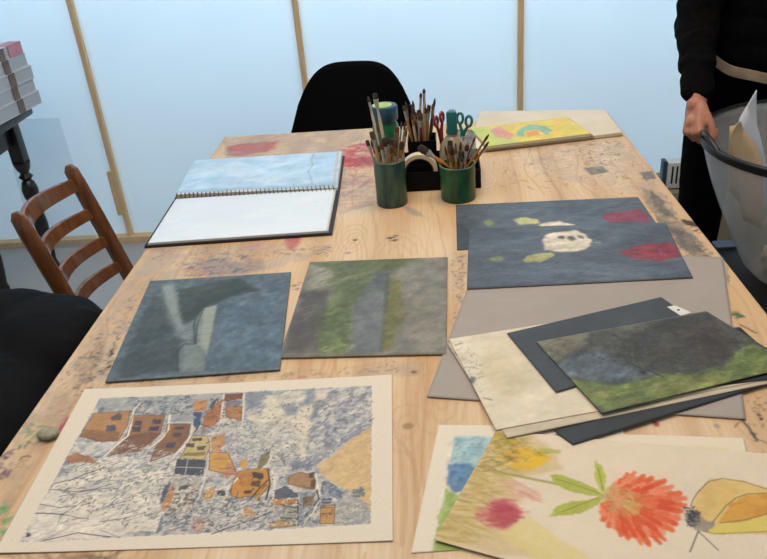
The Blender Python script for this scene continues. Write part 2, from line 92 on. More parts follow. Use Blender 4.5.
                     ('poly', 'd0743f', 0.85, 1.0, [(187.6, 141.1), (183.4, 142.2), (180.0, 140.7), (179.6, 137.4), (180.5, 134.5), (183.9, 134.6), (187.8, 137.7)]), ('poly', 'd0743f', 0.85, 1.0, [(193.0, 150.5), (195.4, 157.6), (196.0, 164.0), (194.2, 165.8), (192.1, 165.1), (190.7, 158.9), (190.9, 151.1)]),
                     ('poly', 'cfa060', 0.85, 1.0, [(190.3, 149.0), (192.8, 154.0), (193.6, 158.9), (192.1, 160.7), (190.2, 160.7), (188.6, 156.1), (188.4, 149.9)]), ('dabs', ['c9b878', 'b8a468', 'a89a60', 'd0a070'], 40, 9, 2.4, -0.2, 1.0, 0.8, [(173.9, 159.0), (195.8, 175.6), (211.8, 160.0), (210.1, 137.5), (194.2, 119.0), (176.8, 125.4)]),
                     ('poly', 'dcc07a', 0.95, 1, [(283.5, 151.0), (290.3, 174.6), (303.6, 196.4), (322.8, 208.6), (348.6, 211.0), (389.8, 200.9), (373.6, 132.1), (327.9, 120.0), (297.3, 112.5), (284.7, 121.9)]),
                     ('mottle', ['d8b86a', 'e0c88a', 'cfae72'], 14, 0.6, 1.4, 0.2, [(283.5, 151.0), (290.3, 174.6), (303.6, 196.4), (322.8, 208.6), (348.6, 211.0), (389.8, 200.9), (373.6, 132.1), (299.7, 114.6)]), ('poly', 'd39c40', 0.85, 2, [(310.9, 134.4), (328.9, 165.5), (350.2, 186.0), (389.0, 197.6), (381.1, 164.8), (348.8, 146.0), (330.4, 137.4)]),
                     ('mottle', ['c88a35', 'dca850'], 10, 0.6, 1.4, 0.1, [(315.9, 138.8), (331.3, 166.0), (351.1, 184.5), (388.1, 194.2), (381.9, 168.0), (343.2, 146.3)]), ('poly', 'd9cc66', 0.85, 2, [(298.2, 122.0), (330.2, 135.8), (380.4, 161.7), (374.0, 133.6), (327.9, 120.0), (302.0, 115.2)]),
                     ('line', '5f5c40', 0.9, 1.1, [(281.4, 153.9), (284.6, 164.9), (292.0, 180.2), (306.5, 200.5), (325.5, 209.9), (354.4, 208.5), (389.0, 197.6)]), ('line', '6a5f3a', 0.9, 1.1, [(303.7, 131.2), (323.8, 162.9), (338.1, 178.8), (354.3, 188.4), (388.5, 195.9)]), ('line', '6a5f3a', 0.9, 1.1, [(313.0, 133.4), (342.9, 144.7), (381.5, 166.4)]),
                     ('line', '6f6a45', 0.8, 1, [(286.5, 116.0), (305.2, 114.5), (374.3, 135.2)]), ('poly', '8a8682', 0.8, 3, [(277.3, 146.3), (286.6, 145.0), (294.9, 133.9), (308.2, 130.7), (297.6, 115.6), (281.9, 114.8), (273.6, 125.6)]), ('dabs', ['3a3b42', '23252b', '55575e'], 60, 6, 1.6, 0.5, 1.5, 0.85, [(272.7, 148.6), (282.6, 154.2), (291.1, 142.8), (286.8, 119.2), (275.4, 118.0)]),
                     ('line', '2d2d30', 0.95, 1.1, [(286.2, 112.8), (275.1, 79.2)]), ('line', '2d2d30', 0.95, 1.1, [(286.4, 114.4), (305.8, 90.7)]), ('blob', 'c08a5a', 0.0, 1, 1, 0, [(50.3, 105.1)]), ('dabs', ['b86a70', 'a8404c', 'd48a8c', 'c05a62'], 90, 16, 5, 0.1, 0.7, 0.45, [(31.2, 81.6), (59.8, 108.1), (82.5, 86.2), (77.0, 56.7), (50.6, 47.0)]),
                     ('dabs', ['bfa45c', 'a8903c', 'd8c890', 'c8b070', 'ae9a58'], 170, 22, 5, 0.0, 0.5, 0.38, [(1.5, 2.7), (-1.3, 258.2), (47.0, 252.1), (51.8, 150.1), (41.1, 91.4), (68.9, 30.7), (39.6, 9.2)]), ('dabs', ['c9a83a', '8e8428', 'dcc040'], 60, 14, 4, 0.2, 1.2, 0.4, [(-0.4, 255.5), (38.3, 256.1), (85.2, 216.1), (59.2, 175.2), (29.1, 172.7)]),
                     ('dabs', ['e2b8a0', 'd29a84'], 26, 24, 3, -0.3, 0.3, 0.4, [(37.9, 151.1), (71.8, 150.8), (104.1, 121.1), (62.2, 108.8)]), ('dabs', ['e0a058', 'cf8a48'], 20, 10, 3, 0.2, 1, 0.4, [(9.4, 224.5), (60.4, 228.7), (59.2, 175.2)]), ('tone', 40, 0.015, 1.5, 0.5, None), ('tone', 9, 0.012, 1.2, 0.5, None),
                     ('poly', 'a83a48', 0.45, 6, [(43.5, 92.2), (57.9, 105.4), (80.5, 89.6), (82.0, 66.2), (68.6, 51.7), (49.9, 58.8)]), ('dabs', ['8a7a30', '75682a'], 40, 14, 4, 0.1, 1, 0.35, [(1.5, 225.6), (23.5, 253.8), (46.8, 246.9), (43.5, 171.4), (13.9, 139.8)])],
             'quad': [(-0.031, 0.6782), (0.47, 0.5), (0.498, 0.805), (0.0612, 0.8798)],
             'res': 1.5,
             'sat': 1,
             'w': 487.5,
             'z': 0.7535},
 'green': {'base': '7c7a72',
           'gain': (0.9, 0.88, 0.82),
           'h': 348.7,
           'ops': [('mottle', ['8a8880', '7a7872', '96938a', '6e6c68'], 30, 0.8, 1.4, 0.8, None), ('poly', '9b998c', 0.7, 10, [(12.7, 334.4), (57.9, 309.3), (129.6, 312.6), (83.6, 265.6), (34.4, 228.8), (8.3, 230.5)]),
                   ('poly', '5d6a3c', 0.85, 8, [(5.0, 343.9), (74.7, 343.0), (178.3, 352.8), (251.2, 338.2), (181.0, 308.8), (136.0, 286.7), (94.7, 256.7), (78.4, 226.0), (44.0, 260.1), (59.0, 300.7)]), ('poly', '8f9079', 0.6, 6, [(30.9, 252.9), (91.9, 281.5), (159.9, 319.0), (122.5, 279.3), (58.5, 227.3)]),
                   ('poly', '57514f', 0.85, 12, [(8.3, 230.5), (50.5, 227.8), (68.5, 151.7), (55.7, 83.6), (73.1, 13.4), (35.2, 9.0), (10.0, 22.2), (7.3, 119.9)]), ('mottle', ['6a6264', '5a5256', '7a706e'], 14, 0.7, 1.2, 0.3, [(-2.2, 120.4), (38.4, 125.2), (61.6, 20.0), (9.3, 16.1)]),
                   ('poly', '5e6b40', 0.9, 7, [(74.5, 258.1), (136.0, 286.7), (128.6, 215.0), (106.7, 149.6), (118.0, 48.4), (119.4, 5.5), (70.5, 7.5), (54.5, 67.4), (58.4, 170.4)]), ('poly', '84935c', 0.6, 4, [(65.5, 203.6), (82.4, 225.7), (81.1, 172.8), (61.9, 145.0)]),
                   ('mottle', ['72804f', '55623a', '8b9866', '48562f'], 10, 0.65, 1.2, 0.4, [(45.5, 153.0), (102.5, 186.3), (118.0, 48.4), (119.4, 5.5), (67.0, 7.7)]), ('poly', '6c737a', 0.85, 7, [(137.5, 270.0), (159.7, 293.4), (171.9, 182.1), (172.3, 77.9), (174.7, 3.2), (122.9, 5.4), (116.2, 97.2), (117.3, 192.9)]),
                   ('poly', '565f6a', 0.6, 4, [(136.7, 278.3), (163.8, 293.1), (165.8, 212.6), (149.5, 221.4)]), ('line', '3e4a42', 0.85, 5, [(168.5, 284.4), (171.9, 182.1), (175.9, 77.7), (175.9, 9.1)]), ('poly', '75702f', 0.9, 5, [(173.6, 267.5), (198.5, 249.7), (202.4, 180.3), (216.4, 125.9), (201.0, 76.4), (188.0, 8.6), (177.2, 15.0), (175.2, 111.0)]),
                   ('mottle', ['5f6a34', '86772e', '6e7a46'], 8, 0.7, 1.2, 0.4, [(173.6, 267.5), (198.5, 249.7), (202.4, 180.3), (212.7, 126.1), (201.0, 76.4), (187.6, 14.6), (179.5, 30.1)]), ('mottle', ['8d8a86', '7b7877', '9a968e'], 26, 0.7, 1, 0.3, [(200.1, 333.4), (283.8, 344.5), (285.1, 4.5), (195.1, 5.3), (213.5, 75.8), (223.0, 143.0)]),
                   ('mottle', ['6a6c66', '9a968c'], 24, 0.45, 1.2, 1.2, [(189.7, 334.1), (283.8, 344.5), (285.1, 4.5), (195.1, 5.3)]), ('poly', '4e4a48', 0.5, 14, [(-0.5, 223.2), (45.8, 204.9), (68.1, 99.7), (52.1, 35.8), (15.3, 22.0), (-2.9, 103.3)]), ('soften', 7, None), ('line', 'a29e90', 0.6, 3, [(-2.1, 348.9), (0.9, 4.4)]), ('line', '7d684a', 0.7, 3, [(2.7, 4.4), (286.8, 2.9)]),
                   ('dabs', ['b5b78f', '9aa573'], 30, 8, 1.5, 0.3, 0.4, 0.7, [(74.9, 37.9), (128.3, 35.5), (130.9, 11.0), (78.4, 13.2)]), ('dabs', ['8f8d84', '5c5a54', '6d7450'], 200, 22, 5, 0.7, 0.5, 0.22, None), ('dabs', ['5a6238', '8a9a60', '44502c'], 150, 10, 3, 0.9, 0.8, 0.45, [(5.0, 343.9), (251.2, 338.2), (116.1, 243.2), (121.5, 17.4), (66.1, 13.7), (55.8, 189.1)]),
                   ('poly', '8a8478', 0.5, 8, [(217.5, 179.3), (254.3, 214.6), (275.1, 105.7), (242.0, 27.3), (212.6, 59.8)]), ('tone', 34, 0.14, 1.5, 0.9, None), ('tone', 10, 0.1, 1.4, 0.5, None), ('tone', 4, 0.07, 1, 0.6, None)],
           'quad': [(-0.2937, 1.0848), (-0.0085, 1.079), (0.0013, 1.4275), (-0.287, 1.4335)],
           'res': 1.8,
           'sat': 0.95,
           'w': 286.8,
           'z': 0.7545},
 'grey': {'base': '9c938d', 'gain': (1, 0.99, 0.95), 'h': 505.0, 'ops': [('mottle', ['a39a93', '968d87'], 60, 0.5, 1.5, 0.3, None)], 'quad': [(-0.0402, 0.9661), (0.4133, 0.8916), (0.5369, 1.3772), (0.075, 1.462)], 'res': 6, 'sat': 1, 'w': 464.6, 'z': 0.753},
 'land': {'base': '4b4b48',
          'gain': (0.88, 0.87, 0.8),
          'h': 193.3,
          'ops': [('mottle', ['51504e', '434444', '5c5a52', '4a4e55'], 22, 0.85, 1.8, 0.2, None), ('poly', '7d7664', 0.85, 6, [(3.1, 192.4), (45.9, 197.8), (98.4, 193.8), (78.6, 167.5), (43.9, 148.0), (2.0, 132.5), (-0.4, 162.8)]), ('poly', '6c6958', 0.6, 8, [(101.9, 199.4), (192.8, 196.4), (241.9, 186.1), (136.3, 167.3), (76.8, 158.6)]),
                  ('poly', '5d6b80', 0.75, 6, [(-3.3, 122.9), (38.0, 137.9), (80.2, 135.5), (95.9, 105.6), (104.6, 67.3), (63.1, 54.9), (25.5, 74.1), (-2.2, 94.7)]), ('dabs', ['7383a0', '8393ae', '4a5568', '39434f'], 130, 14, 2.2, 0.1, 0.5, 0.55, [(-2.1, 128.1), (68.8, 145.6), (115.5, 83.5), (131.2, 57.1), (66.9, 48.1), (5.1, 81.3)]),
                  ('dabs', ['38322e', '2f2d2c', '504538', '5d5a50', '6b6440'], 260, 12, 3, 0.5, 1.4, 0.5, [(91.4, 153.5), (201.7, 182.3), (310.9, 187.2), (284.2, 80.6), (240.9, 34.0), (170.5, 41.7), (124.6, 59.7), (112.1, 130.4)]), ('poly', '6b6840', 0.6, 5, [(153.8, 108.9), (183.2, 110.6), (174.2, 88.6), (145.5, 87.2)]),
                  ('poly', '5c4640', 0.55, 8, [(235.2, 152.1), (302.8, 155.5), (284.2, 80.6), (234.5, 36.6), (195.6, 52.5)]), ('poly', '70823e', 0.97, 5, [(-2.0, 89.2), (25.6, 68.6), (58.9, 48.4), (92.5, 49.4), (134.6, 50.1), (180.1, 32.1), (221.3, 33.0), (273.9, 68.0), (302.8, 72.8), (317.8, 42.8), (277.8, -3.2), (150.9, -6.3), (57.6, -2.6), (6.2, 0.0), (-2.5, 32.4)]),
                  ('mottle', ['7d8c48', '62753a', '8a8a45', '6c7f44'], 12, 0.7, 2, 0.1, [(-0.1, 72.5), (53.4, 39.8), (125.2, 36.8), (214.2, 24.0), (277.8, 59.9), (309.5, 33.2), (281.6, 1.2), (157.2, 2.0), (64.3, 7.3), (11.0, 7.8)]), ('poly', '8a8045', 0.5, 6, [(99.6, 35.7), (160.6, 28.4), (202.1, 17.2), (179.1, -1.6), (95.0, 5.6)]),
                  ('dabs', ['6f8a48', '87a05a'], 90, 8, 2, 0.6, 1.2, 0.6, [(221.3, 33.0), (273.5, 84.9), (304.2, 89.5), (294.7, 52.7), (240.6, 12.8)]), ('poly', '5a5e54', 0.8, 5, [(-0.1, 36.5), (8.6, 3.9), (59.0, -0.7), (150.9, -6.3), (277.8, -3.2), (262.9, -20.4), (9.0, -10.5), (-3.9, 3.8)]), ('soften', 3, None),
                  ('dabs', ['2a2a2a', '3a3632', '4c4a40', '22262a'], 420, 9, 3, 0.6, 1.5, 0.5, [(46.9, 153.1), (186.8, 187.6), (310.9, 187.2), (289.5, 78.4), (233.8, 40.0), (170.5, 41.7), (121.1, 66.8), (78.8, 105.8)]), ('dabs', ['5c5a40', '6a6844'], 60, 9, 3, 0.3, 0.8, 0.4, [(149.2, 133.0), (242.9, 114.2), (243.4, 80.5), (147.6, 80.4)]),
                  ('dabs', ['9fae5c', '5a6c30', '87964e'], 200, 14, 2.5, 0.1, 0.4, 0.4, [(3.4, 50.5), (83.7, 36.4), (256.8, 42.9), (301.3, 23.8), (281.6, 1.2), (61.6, 3.3)]), ('tone', 30, 0.3, 1.8, 0.2, None), ('tone', 9, 0.24, 1.6, 0.2, None), ('tone', 4, 0.12, 1, 0.2, None),
                  ('poly', '2c2b28', 0.35, 9, [(144.4, 157.7), (222.8, 185.7), (310.9, 187.2), (289.0, 82.0), (250.3, 45.6), (190.4, 45.6), (131.2, 57.1), (104.6, 67.3), (81.9, 110.6)]), ('dabs', ['6a6a44', '5a4c40', '7a7468'], 70, 12, 3, 0.3, 1.2, 0.35, [(91.4, 153.5), (201.7, 182.3), (310.9, 187.2), (284.2, 80.6), (233.8, 40.0), (121.1, 66.8)]),
                  ('line', '1f2224', 0.95, 2.2, [(103.8, 96.7), (110.8, 76.5), (119.5, 64.5), (127.2, 44.4)]), ('line', '1f2224', 0.9, 1.5, [(112.4, 78.8), (118.1, 97.5)]), ('poly', '1f2224', 0.9, 1.5, [(106.1, 69.6), (114.1, 66.5), (107.9, 57.5), (102.8, 62.2)]), ('line', '8a8a80', 0.6, 2, [(-1.4, 190.7), (117.1, 194.3), (311.8, 190.8)]),
                  ('line', '3c3a36', 0.9, 3, [(-1.4, 190.7), (-5.5, 106.8), (-2.3, 27.4)])],
          'quad': [(0.2135, 0.9006), (0.522, 1.0), (0.4394, 1.1652), (0.1416, 1.0894)],
          'res': 1.6,
          'sat': 0.9,
          'w': 315.7,
          'z': 0.764},
 'padart': {'base': 'd6c464',
            'gain': (1, 1, 1),
            'h': 168.0,
            'ops': [('mottle', ['dccb60', 'cfc468', 'd9b95c'], 24, 0.7, 1.5, 0.3, None), ('poly', 'b4c06a', 0.85, 6, [(0.0, 168.0), (56.9, 156.8), (82.1, 52.4), (91.1, -4.8), (-1.2, -3.8)]), ('poly', 'cf8f8c', 0.85, 4, [(51.5, 139.3), (83.8, 146.7), (100.4, 63.8), (76.7, 36.3), (46.1, 66.1)]), ('poly', 'd8b870', 0.8, 3, [(84.1, 166.4), (135.9, 167.0), (133.8, 117.8), (94.2, 132.9)]),
                    ('poly', '7fae9e', 0.85, 3, [(122.6, 102.6), (172.6, 142.7), (205.3, 109.7), (206.7, 59.9), (179.0, 33.0), (174.3, 82.5), (137.8, 87.1), (117.7, 38.6), (100.2, 54.6)]), ('poly', 'e0914f', 0.9, 2.5, [(134.8, 78.7), (174.3, 82.5), (163.9, 39.0), (127.8, 34.7)]), ('line', '6f9aa0', 0.8, 4, [(185.2, 127.7), (210.0, 68.3)]), ('line', '9fae50', 0.6, 3, [(1.2, 3.8), (296.6, 4.1)]),
                    ('tone', 30, 0.06, 1.5, 0.3, None), ('tone', 8, 0.04, 1.5, 0.3, None)],
            'quad': [(0.1232, 2.0555), (0.4146, 2.1127), (0.373, 2.2714), (0.0843, 2.2229)],
            'res': 2.2,
            'sat': 1,
            'w': 294.9,
            'z': 0.7635},
 'padartbase': {'base': '8a7a60', 'gain': (1, 1, 1), 'h': 174.1, 'ops': [], 'quad': [(0.1194, 2.0396), (0.4195, 2.0944), (0.3779, 2.2649), (0.0836, 2.2086)], 'res': 8, 'sat': 1, 'w': 302.3, 'z': 0.7622},
 'padbase': {'base': 'ffffff', 'gain': (1, 1, 1), 'h': 284.1, 'ops': [], 'quad': [(0.0704, 2.0404), (0.4996, 2.1145), (0.4924, 2.3316), (0.1229, 2.3874)], 'res': 8, 'sat': 1, 'w': 404.6, 'z': 0.762},
 'sklow': {'base': 'd5dde0',
           'gain': (1, 1, 1),
           'h': 247.8,
           'ops': [('mottle', ['dde3e4', 'ccd8df', 'd2dade'], 40, 0.6, 1.6, 0.3, None), ('dabs', ['b9a99a', '9a9a9a', 'c9c0b4'], 36, 6, 1.5, 0.6, 1.5, 0.4, [(361.3, 216.5), (405.5, 228.9), (404.1, 36.4), (374.9, 52.3)]), ('line', 'b9b4a4', 0.9, 5, [(409.6, 241.4), (410.3, 2.9)])],
           'quad': [(-0.6747, 1.551), (-0.2637, 1.5703), (-0.2711, 1.8131), (-0.6829, 1.8036)],
           'res': 2.6,
           'sat': 1,
           'w': 411.7,
           'z': 0.761},
 'skup': {'base': 'a9c6da',
          'gain': (1, 1, 1),
          'h': 251.1,
          'ops': [('mottle', ['9dbdd4', 'b6cfe0', 'a3c2d8', 'c3d6e2'], 40, 0.7, 1.6, 0.6, None), ('poly', 'c6d8e4', 0.5, 12, [(24.2, 213.8), (137.6, 219.2), (295.4, 61.7), (274.6, 9.9), (126.0, 112.7)]), ('line', '93a5b3', 0.7, 4, [(346.7, 256.3), (339.7, 202.0), (349.0, 154.9), (338.9, 112.4), (350.6, 68.6), (356.7, 27.1)]), ('line', 'b9b4a8', 0.9, 7, [(412.5, 245.0), (415.3, 7.4)]),
                  ('poly', '86a0b4', 0.5, 8, [(0.0, 0.0), (423.4, 0.0), (424.5, 25.9), (-0.5, 27.9)]), ('tone', 30, 0.06, 1.5, 0.3, None), ('tone', 8, 0.04, 1.5, 0.3, None)],
          'quad': [(-0.6891, 1.8276), (-0.2684, 1.8161), (-0.281, 2.0744), (-0.707, 2.0705)],
          'res': 2.6,
          'sat': 1,
          'w': 423.4,
          'z': 0.765},
 'stillA': {'base': '4b5666',
            'gain': (0.93, 0.895, 0.83),
            'h': 230.5,
            'ops': [('mottle', ['505c6c', '465262', '5c6a7c', '566376'], 26, 0.8, 2, 0.05, None), ('dabs', ['66768a', '3f4a58', '728298'], 260, 30, 2.2, 0.05, 0.2, 0.22, None), ('dabs', ['7c8ea2', '6c7f94', '323a46', '8496a6'], 150, 34, 2.6, 0.08, 0.35, 0.28, None), ('poly', 'dbd3c4', 0.98, 5, [(178.4, 102.7), (201.8, 115.8), (228.3, 118.1), (256.8, 94.3), (262.8, 68.3), (179.5, 77.2)]),
                    ('poly', 'c2c27c', 0.9, 5, [(126.8, 134.3), (154.9, 147.3), (185.9, 128.0), (183.3, 107.3), (139.6, 106.8)]), ('poly', '8f9a55', 0.8, 5, [(57.4, 131.0), (76.1, 144.9), (87.8, 117.4), (69.6, 109.0)]), ('poly', '963a55', 0.97, 5, [(318.6, 134.9), (348.9, 153.3), (412.8, 162.8), (421.1, 128.9), (415.3, 92.5), (333.0, 101.6)]),
                    ('mottle', ['b04f6c', '82304a'], 9, 0.6, 2, 0.1, [(329.4, 144.6), (411.4, 157.4), (412.6, 98.0), (334.1, 106.7)]), ('poly', '39434a', 0.8, 6, [(0.0, 0.0), (3.4, 115.9), (27.5, 103.1), (22.6, -2.3)]), ('line', '323b46', 0.9, 3, [(0.0, 4.6), (-0.0, 230.5), (426.3, 230.5)]), ('tone', 40, 0.16, 2.4, 0.05, None), ('tone', 10, 0.14, 2.2, 0.05, None), ('tone', 4, 0.08, 1, 0.6, None),
                    ('dabs', ['b5566c', '6e1f34'], 40, 10, 2, 0.3, 1.3, 0.5, [(329.4, 144.6), (411.4, 157.4), (412.6, 98.0), (334.1, 106.7)])],
            'quad': [(0.0219, 1.4631), (0.455, 1.462), (0.4463, 1.6892), (0.0269, 1.6968)],
            'res': 2,
            'sat': 0.9,
            'w': 426.3,
            'z': 0.7515},
 'stillB': {'base': '4b5768',
            'gain': (0.93, 0.895, 0.83),
            'h': 254.2,
            'ops': [('mottle', ['505c6c', '465262', '5c6a7c', '566376'], 26, 0.8, 2, 0.05, None), ('dabs', ['66768a', '3f4a58', '728298'], 260, 30, 2.2, 0.05, 0.2, 0.22, None), ('dabs', ['7c8ea2', '6c7f94', '323a46', '8496a6'], 150, 34, 2.6, 0.08, 0.35, 0.28, None),
                    ('poly', 'dbd3c4', 0.98, 5, [(154.3, 188.1), (173.5, 219.9), (199.0, 222.8), (227.2, 230.5), (247.8, 209.3), (255.4, 170.5), (244.0, 143.8), (218.2, 128.1), (186.4, 130.9), (157.1, 142.3)]), ('poly', '474f5e', 0.9, 5, [(188.9, 204.3), (201.8, 208.1), (202.1, 189.0), (189.7, 190.0)]), ('poly', '474f5e', 0.9, 5, [(207.6, 202.8), (220.0, 201.8), (224.1, 182.5), (211.4, 178.8)]),
                    ('poly', '5d6472', 0.9, 1, [(228.7, 206.0), (240.5, 200.2), (240.9, 185.8), (229.2, 191.5)]), ('line', '8b909b', 0.6, 3, [(250.8, 166.2), (271.4, 169.1)]), ('poly', 'c2c27c', 0.9, 5, [(110.9, 111.6), (135.8, 126.6), (172.5, 132.2), (175.0, 114.5), (143.5, 91.8), (116.0, 94.3)]),
                    ('poly', '8f9a55', 0.8, 5, [(44.6, 117.3), (58.9, 124.5), (71.0, 119.3), (68.5, 102.6), (50.5, 100.1)]), ('line', '9ea460', 0.5, 3, [(44.6, 108.9), (28.4, 106.1)]), ('poly', '963248', 0.97, 5, [(302.4, 120.5), (326.6, 136.4), (359.1, 152.0), (409.6, 156.9), (419.2, 127.8), (414.4, 87.4), (373.5, 73.9), (337.5, 86.2), (316.2, 97.0)]),
                    ('mottle', ['b04860', '7a2238', 'a03a50'], 9, 0.7, 2, 0.1, [(321.2, 127.8), (358.2, 147.4), (408.6, 152.3), (417.3, 118.7), (407.8, 92.5), (338.3, 90.5)]), ('line', '2c3540', 0.9, 3, [(-0.0, 254.2), (419.2, 254.2)]), ('line', '39424e', 0.9, 4, [(1.8, 3.5), (417.8, 2.2)]), ('tone', 40, 0.16, 2.4, 0.05, None), ('tone', 10, 0.14, 2.2, 0.05, None), ('tone', 4, 0.08, 1, 0.6, None),
                    ('dabs', ['b5566c', '6e1f34', 'c06a7c'], 60, 10, 2, 0.3, 1.3, 0.5, [(314.0, 119.4), (358.2, 147.4), (408.6, 152.3), (417.3, 118.7), (406.9, 88.1), (337.5, 86.2)]), ('dabs', ['8796a6', '6a7c90'], 40, 26, 2, 0.3, 0.5, 0.4, [(143.5, 91.8), (259.5, 80.9), (333.1, 60.9), (251.9, 24.1), (140.7, 51.1)]),
                    ('dabs', ['c8ccc8'], 8, 12, 1.5, 0.1, 0.3, 0.5, [(248.4, 180.5), (286.1, 186.9), (278.2, 159.2), (249.6, 157.0)]), ('dabs', ['f0eadc', 'bfb6a4'], 26, 9, 2, 0.4, 1.3, 0.4, [(161.2, 196.9), (204.8, 217.5), (248.4, 180.5), (217.1, 137.1), (167.9, 150.4)])],
            'quad': [(0.0355, 1.2903), (0.4567, 1.2975), (0.468, 1.5389), (0.0513, 1.5565)],
            'res': 2,
            'sat': 0.9,
            'w': 419.2,
            'z': 0.7555},
 'town': {'base': 'e9ddc9',
          'gain': (0.93, 0.905, 0.86),
          'h': 345.8,
          'ops': [('poly', 'a9adb4', 1, 1, [(26.0, 17.0), (483.1, 28.9), (480.3, 318.8), (34.4, 318.9)]), ('mottle', ['c2c1bd', '9aa2b0', '7e8798', 'd5cfc2'], 7, 0.9, 1.3, 0.5, [(26.0, 17.0), (483.1, 28.9), (480.3, 318.8), (34.4, 318.9)]),
                  ('dabs', ['6f7a90', '8a92a5', '8f97a8', 'b7b9bd', '5f6678'], 420, 9, 1.8, 0.75, 0.35, 0.75, [(282.7, 318.4), (480.3, 318.8), (482.1, 222.7), (423.0, 160.9), (382.5, 132.6), (344.2, 155.2), (297.4, 223.6)]), ('mottle', ['d8d0c0', 'b8b6b0', 'ddd4c2'], 9, 0.8, 1.5, 0.6, [(340.3, 313.9), (413.0, 313.5), (376.2, 195.9), (396.7, 131.8), (361.1, 133.8), (285.7, 201.7)]),
                  ('poly', 'ded3bd', 0.9, 7, [(393.6, 315.0), (413.0, 313.5), (388.6, 259.9), (385.2, 195.4), (387.2, 128.4), (376.8, 132.9), (375.8, 200.4), (353.1, 243.2), (295.2, 237.7), (285.9, 257.5), (310.1, 263.0), (313.8, 305.5), (330.1, 304.3), (340.3, 273.2), (364.0, 256.8), (376.9, 285.4)]), ('poly', '838fa8', 0.75, 9, [(370.8, 316.8), (393.1, 320.4), (392.8, 284.3), (371.5, 275.8)]),
                  ('poly', '7e8aa4', 0.75, 9, [(342.3, 283.0), (364.1, 286.4), (366.3, 249.4), (346.3, 248.4)]), ('poly', '6f7b92', 0.7, 8, [(389.6, 284.5), (402.0, 288.6), (398.3, 254.4), (384.5, 236.3)]), ('poly', '7c879b', 0.7, 8, [(276.5, 316.2), (308.4, 321.7), (305.5, 295.8), (285.1, 272.2)]),
                  ('mottle', ['efe6d5', 'e2d9c9', 'd3cdc3', 'e9dfcc'], 14, 0.95, 2.2, 0.35, [(26.0, 17.0), (24.3, 74.8), (36.5, 156.4), (81.2, 175.0), (194.4, 172.5), (213.6, 122.1), (208.6, 31.0), (131.7, 20.9)]),
                  ('dabs', ['8c95a5', 'a9aeb6', '7d8596', 'c4c2bd', 'f0e8d8'], 700, 8, 1.5, 0.45, 0.3, 0.75, [(35.2, 135.9), (60.0, 216.2), (159.5, 221.2), (216.8, 206.1), (235.3, 120.9), (180.5, 85.6), (102.9, 108.5)]), ('dabs', ['9aa0ac', 'b5b6b8', 'f2ead9', '8d94a2'], 420, 9, 1.2, 0.35, 0.25, 0.6, [(29.4, 21.9), (26.3, 83.9), (96.4, 128.5), (206.4, 122.5), (221.1, 33.8)]),
                  ('mottle', ['8a97a6', '6d7c90', 'b9bcbc', 'a4abae'], 8, 0.95, 1.5, 0.3, [(33.6, 305.8), (41.2, 318.3), (274.4, 319.0), (281.9, 272.4), (193.3, 242.3), (50.5, 269.1)]), ('dabs', ['5a6172', 'c9c8c4', '7c8798', '43495a'], 160, 6, 2, 0.3, 1.2, 0.85, [(103.3, 311.0), (184.8, 315.3), (199.0, 266.0), (132.7, 263.3), (78.9, 282.0)]),
                  ('dabs', ['3a3f48', '4a4e58', '5a5048'], 260, 5, 1.3, 0.9, 1.2, 0.75, [(35.2, 135.9), (60.0, 216.2), (162.4, 209.6), (238.2, 140.8), (258.4, 45.9), (181.6, 32.2), (65.5, 54.8)]), ('dabs', ['f0e8da', 'e8e0d2'], 420, 5, 1.6, 0.5, 1.4, 0.8, [(67.9, 215.7), (219.6, 228.8), (382.5, 132.6), (392.6, 31.3), (208.6, 31.0), (96.4, 128.5)]),
                  ('dabs', ['5e6678', '767d8a', '4c5364'], 300, 4, 1.8, 0.5, 1.5, 0.7, [(203.9, 229.8), (366.8, 291.3), (480.9, 282.7), (482.1, 222.7), (396.7, 131.8), (233.8, 161.7)]), ('dabs', ['a0583a', '7a4a34', 'c98a4a', '8a6a4a'], 110, 6, 2, 0.7, 1.2, 0.7, [(184.6, 123.7), (238.2, 140.8), (372.6, 94.4), (392.6, 31.3), (222.0, 30.4)]),
                  ('dabs', ['6a7283', '7d8491', '979ba2', '545b6b'], 500, 6, 1.7, 0.6, 1.0, 0.7, [(29.2, 132.2), (61.5, 211.5), (224.5, 205.6), (249.7, 120.2), (233.4, 38.4), (51.6, 92.0)]), ('poly', 'c08a55', 1, 1.5, [(37.2, 280.0), (59.7, 280.9), (94.8, 283.4), (101.8, 248.5), (97.2, 211.5), (68.7, 213.3), (33.6, 224.8)]),
                  ('poly', '9a6b4a', 0.9, 2, [(33.6, 224.8), (37.5, 240.9), (93.9, 232.5), (97.2, 211.5), (70.2, 208.7)]), ('poly', 'a8764f', 1, 1.5, [(103.4, 270.3), (155.1, 269.1), (158.9, 223.5), (149.3, 201.4), (104.1, 188.8), (107.0, 220.0)]), ('poly', '8a6049', 1, 2, [(107.0, 220.0), (141.8, 229.3), (158.9, 223.5), (138.7, 184.5), (86.0, 179.0)]),
                  ('poly', '91674c', 1, 1, [(165.5, 246.6), (200.7, 244.2), (204.4, 213.7), (193.8, 181.1), (159.9, 161.8), (159.8, 196.3), (169.5, 218.2)]), ('poly', 'a87448', 1, 1, [(163.9, 246.7), (173.5, 246.0), (176.9, 213.2), (165.9, 213.9)]), ('poly', '5d5a60', 0.95, 2, [(67.9, 265.4), (76.4, 279.7), (83.8, 276.7), (86.7, 261.7), (74.3, 260.1)]),
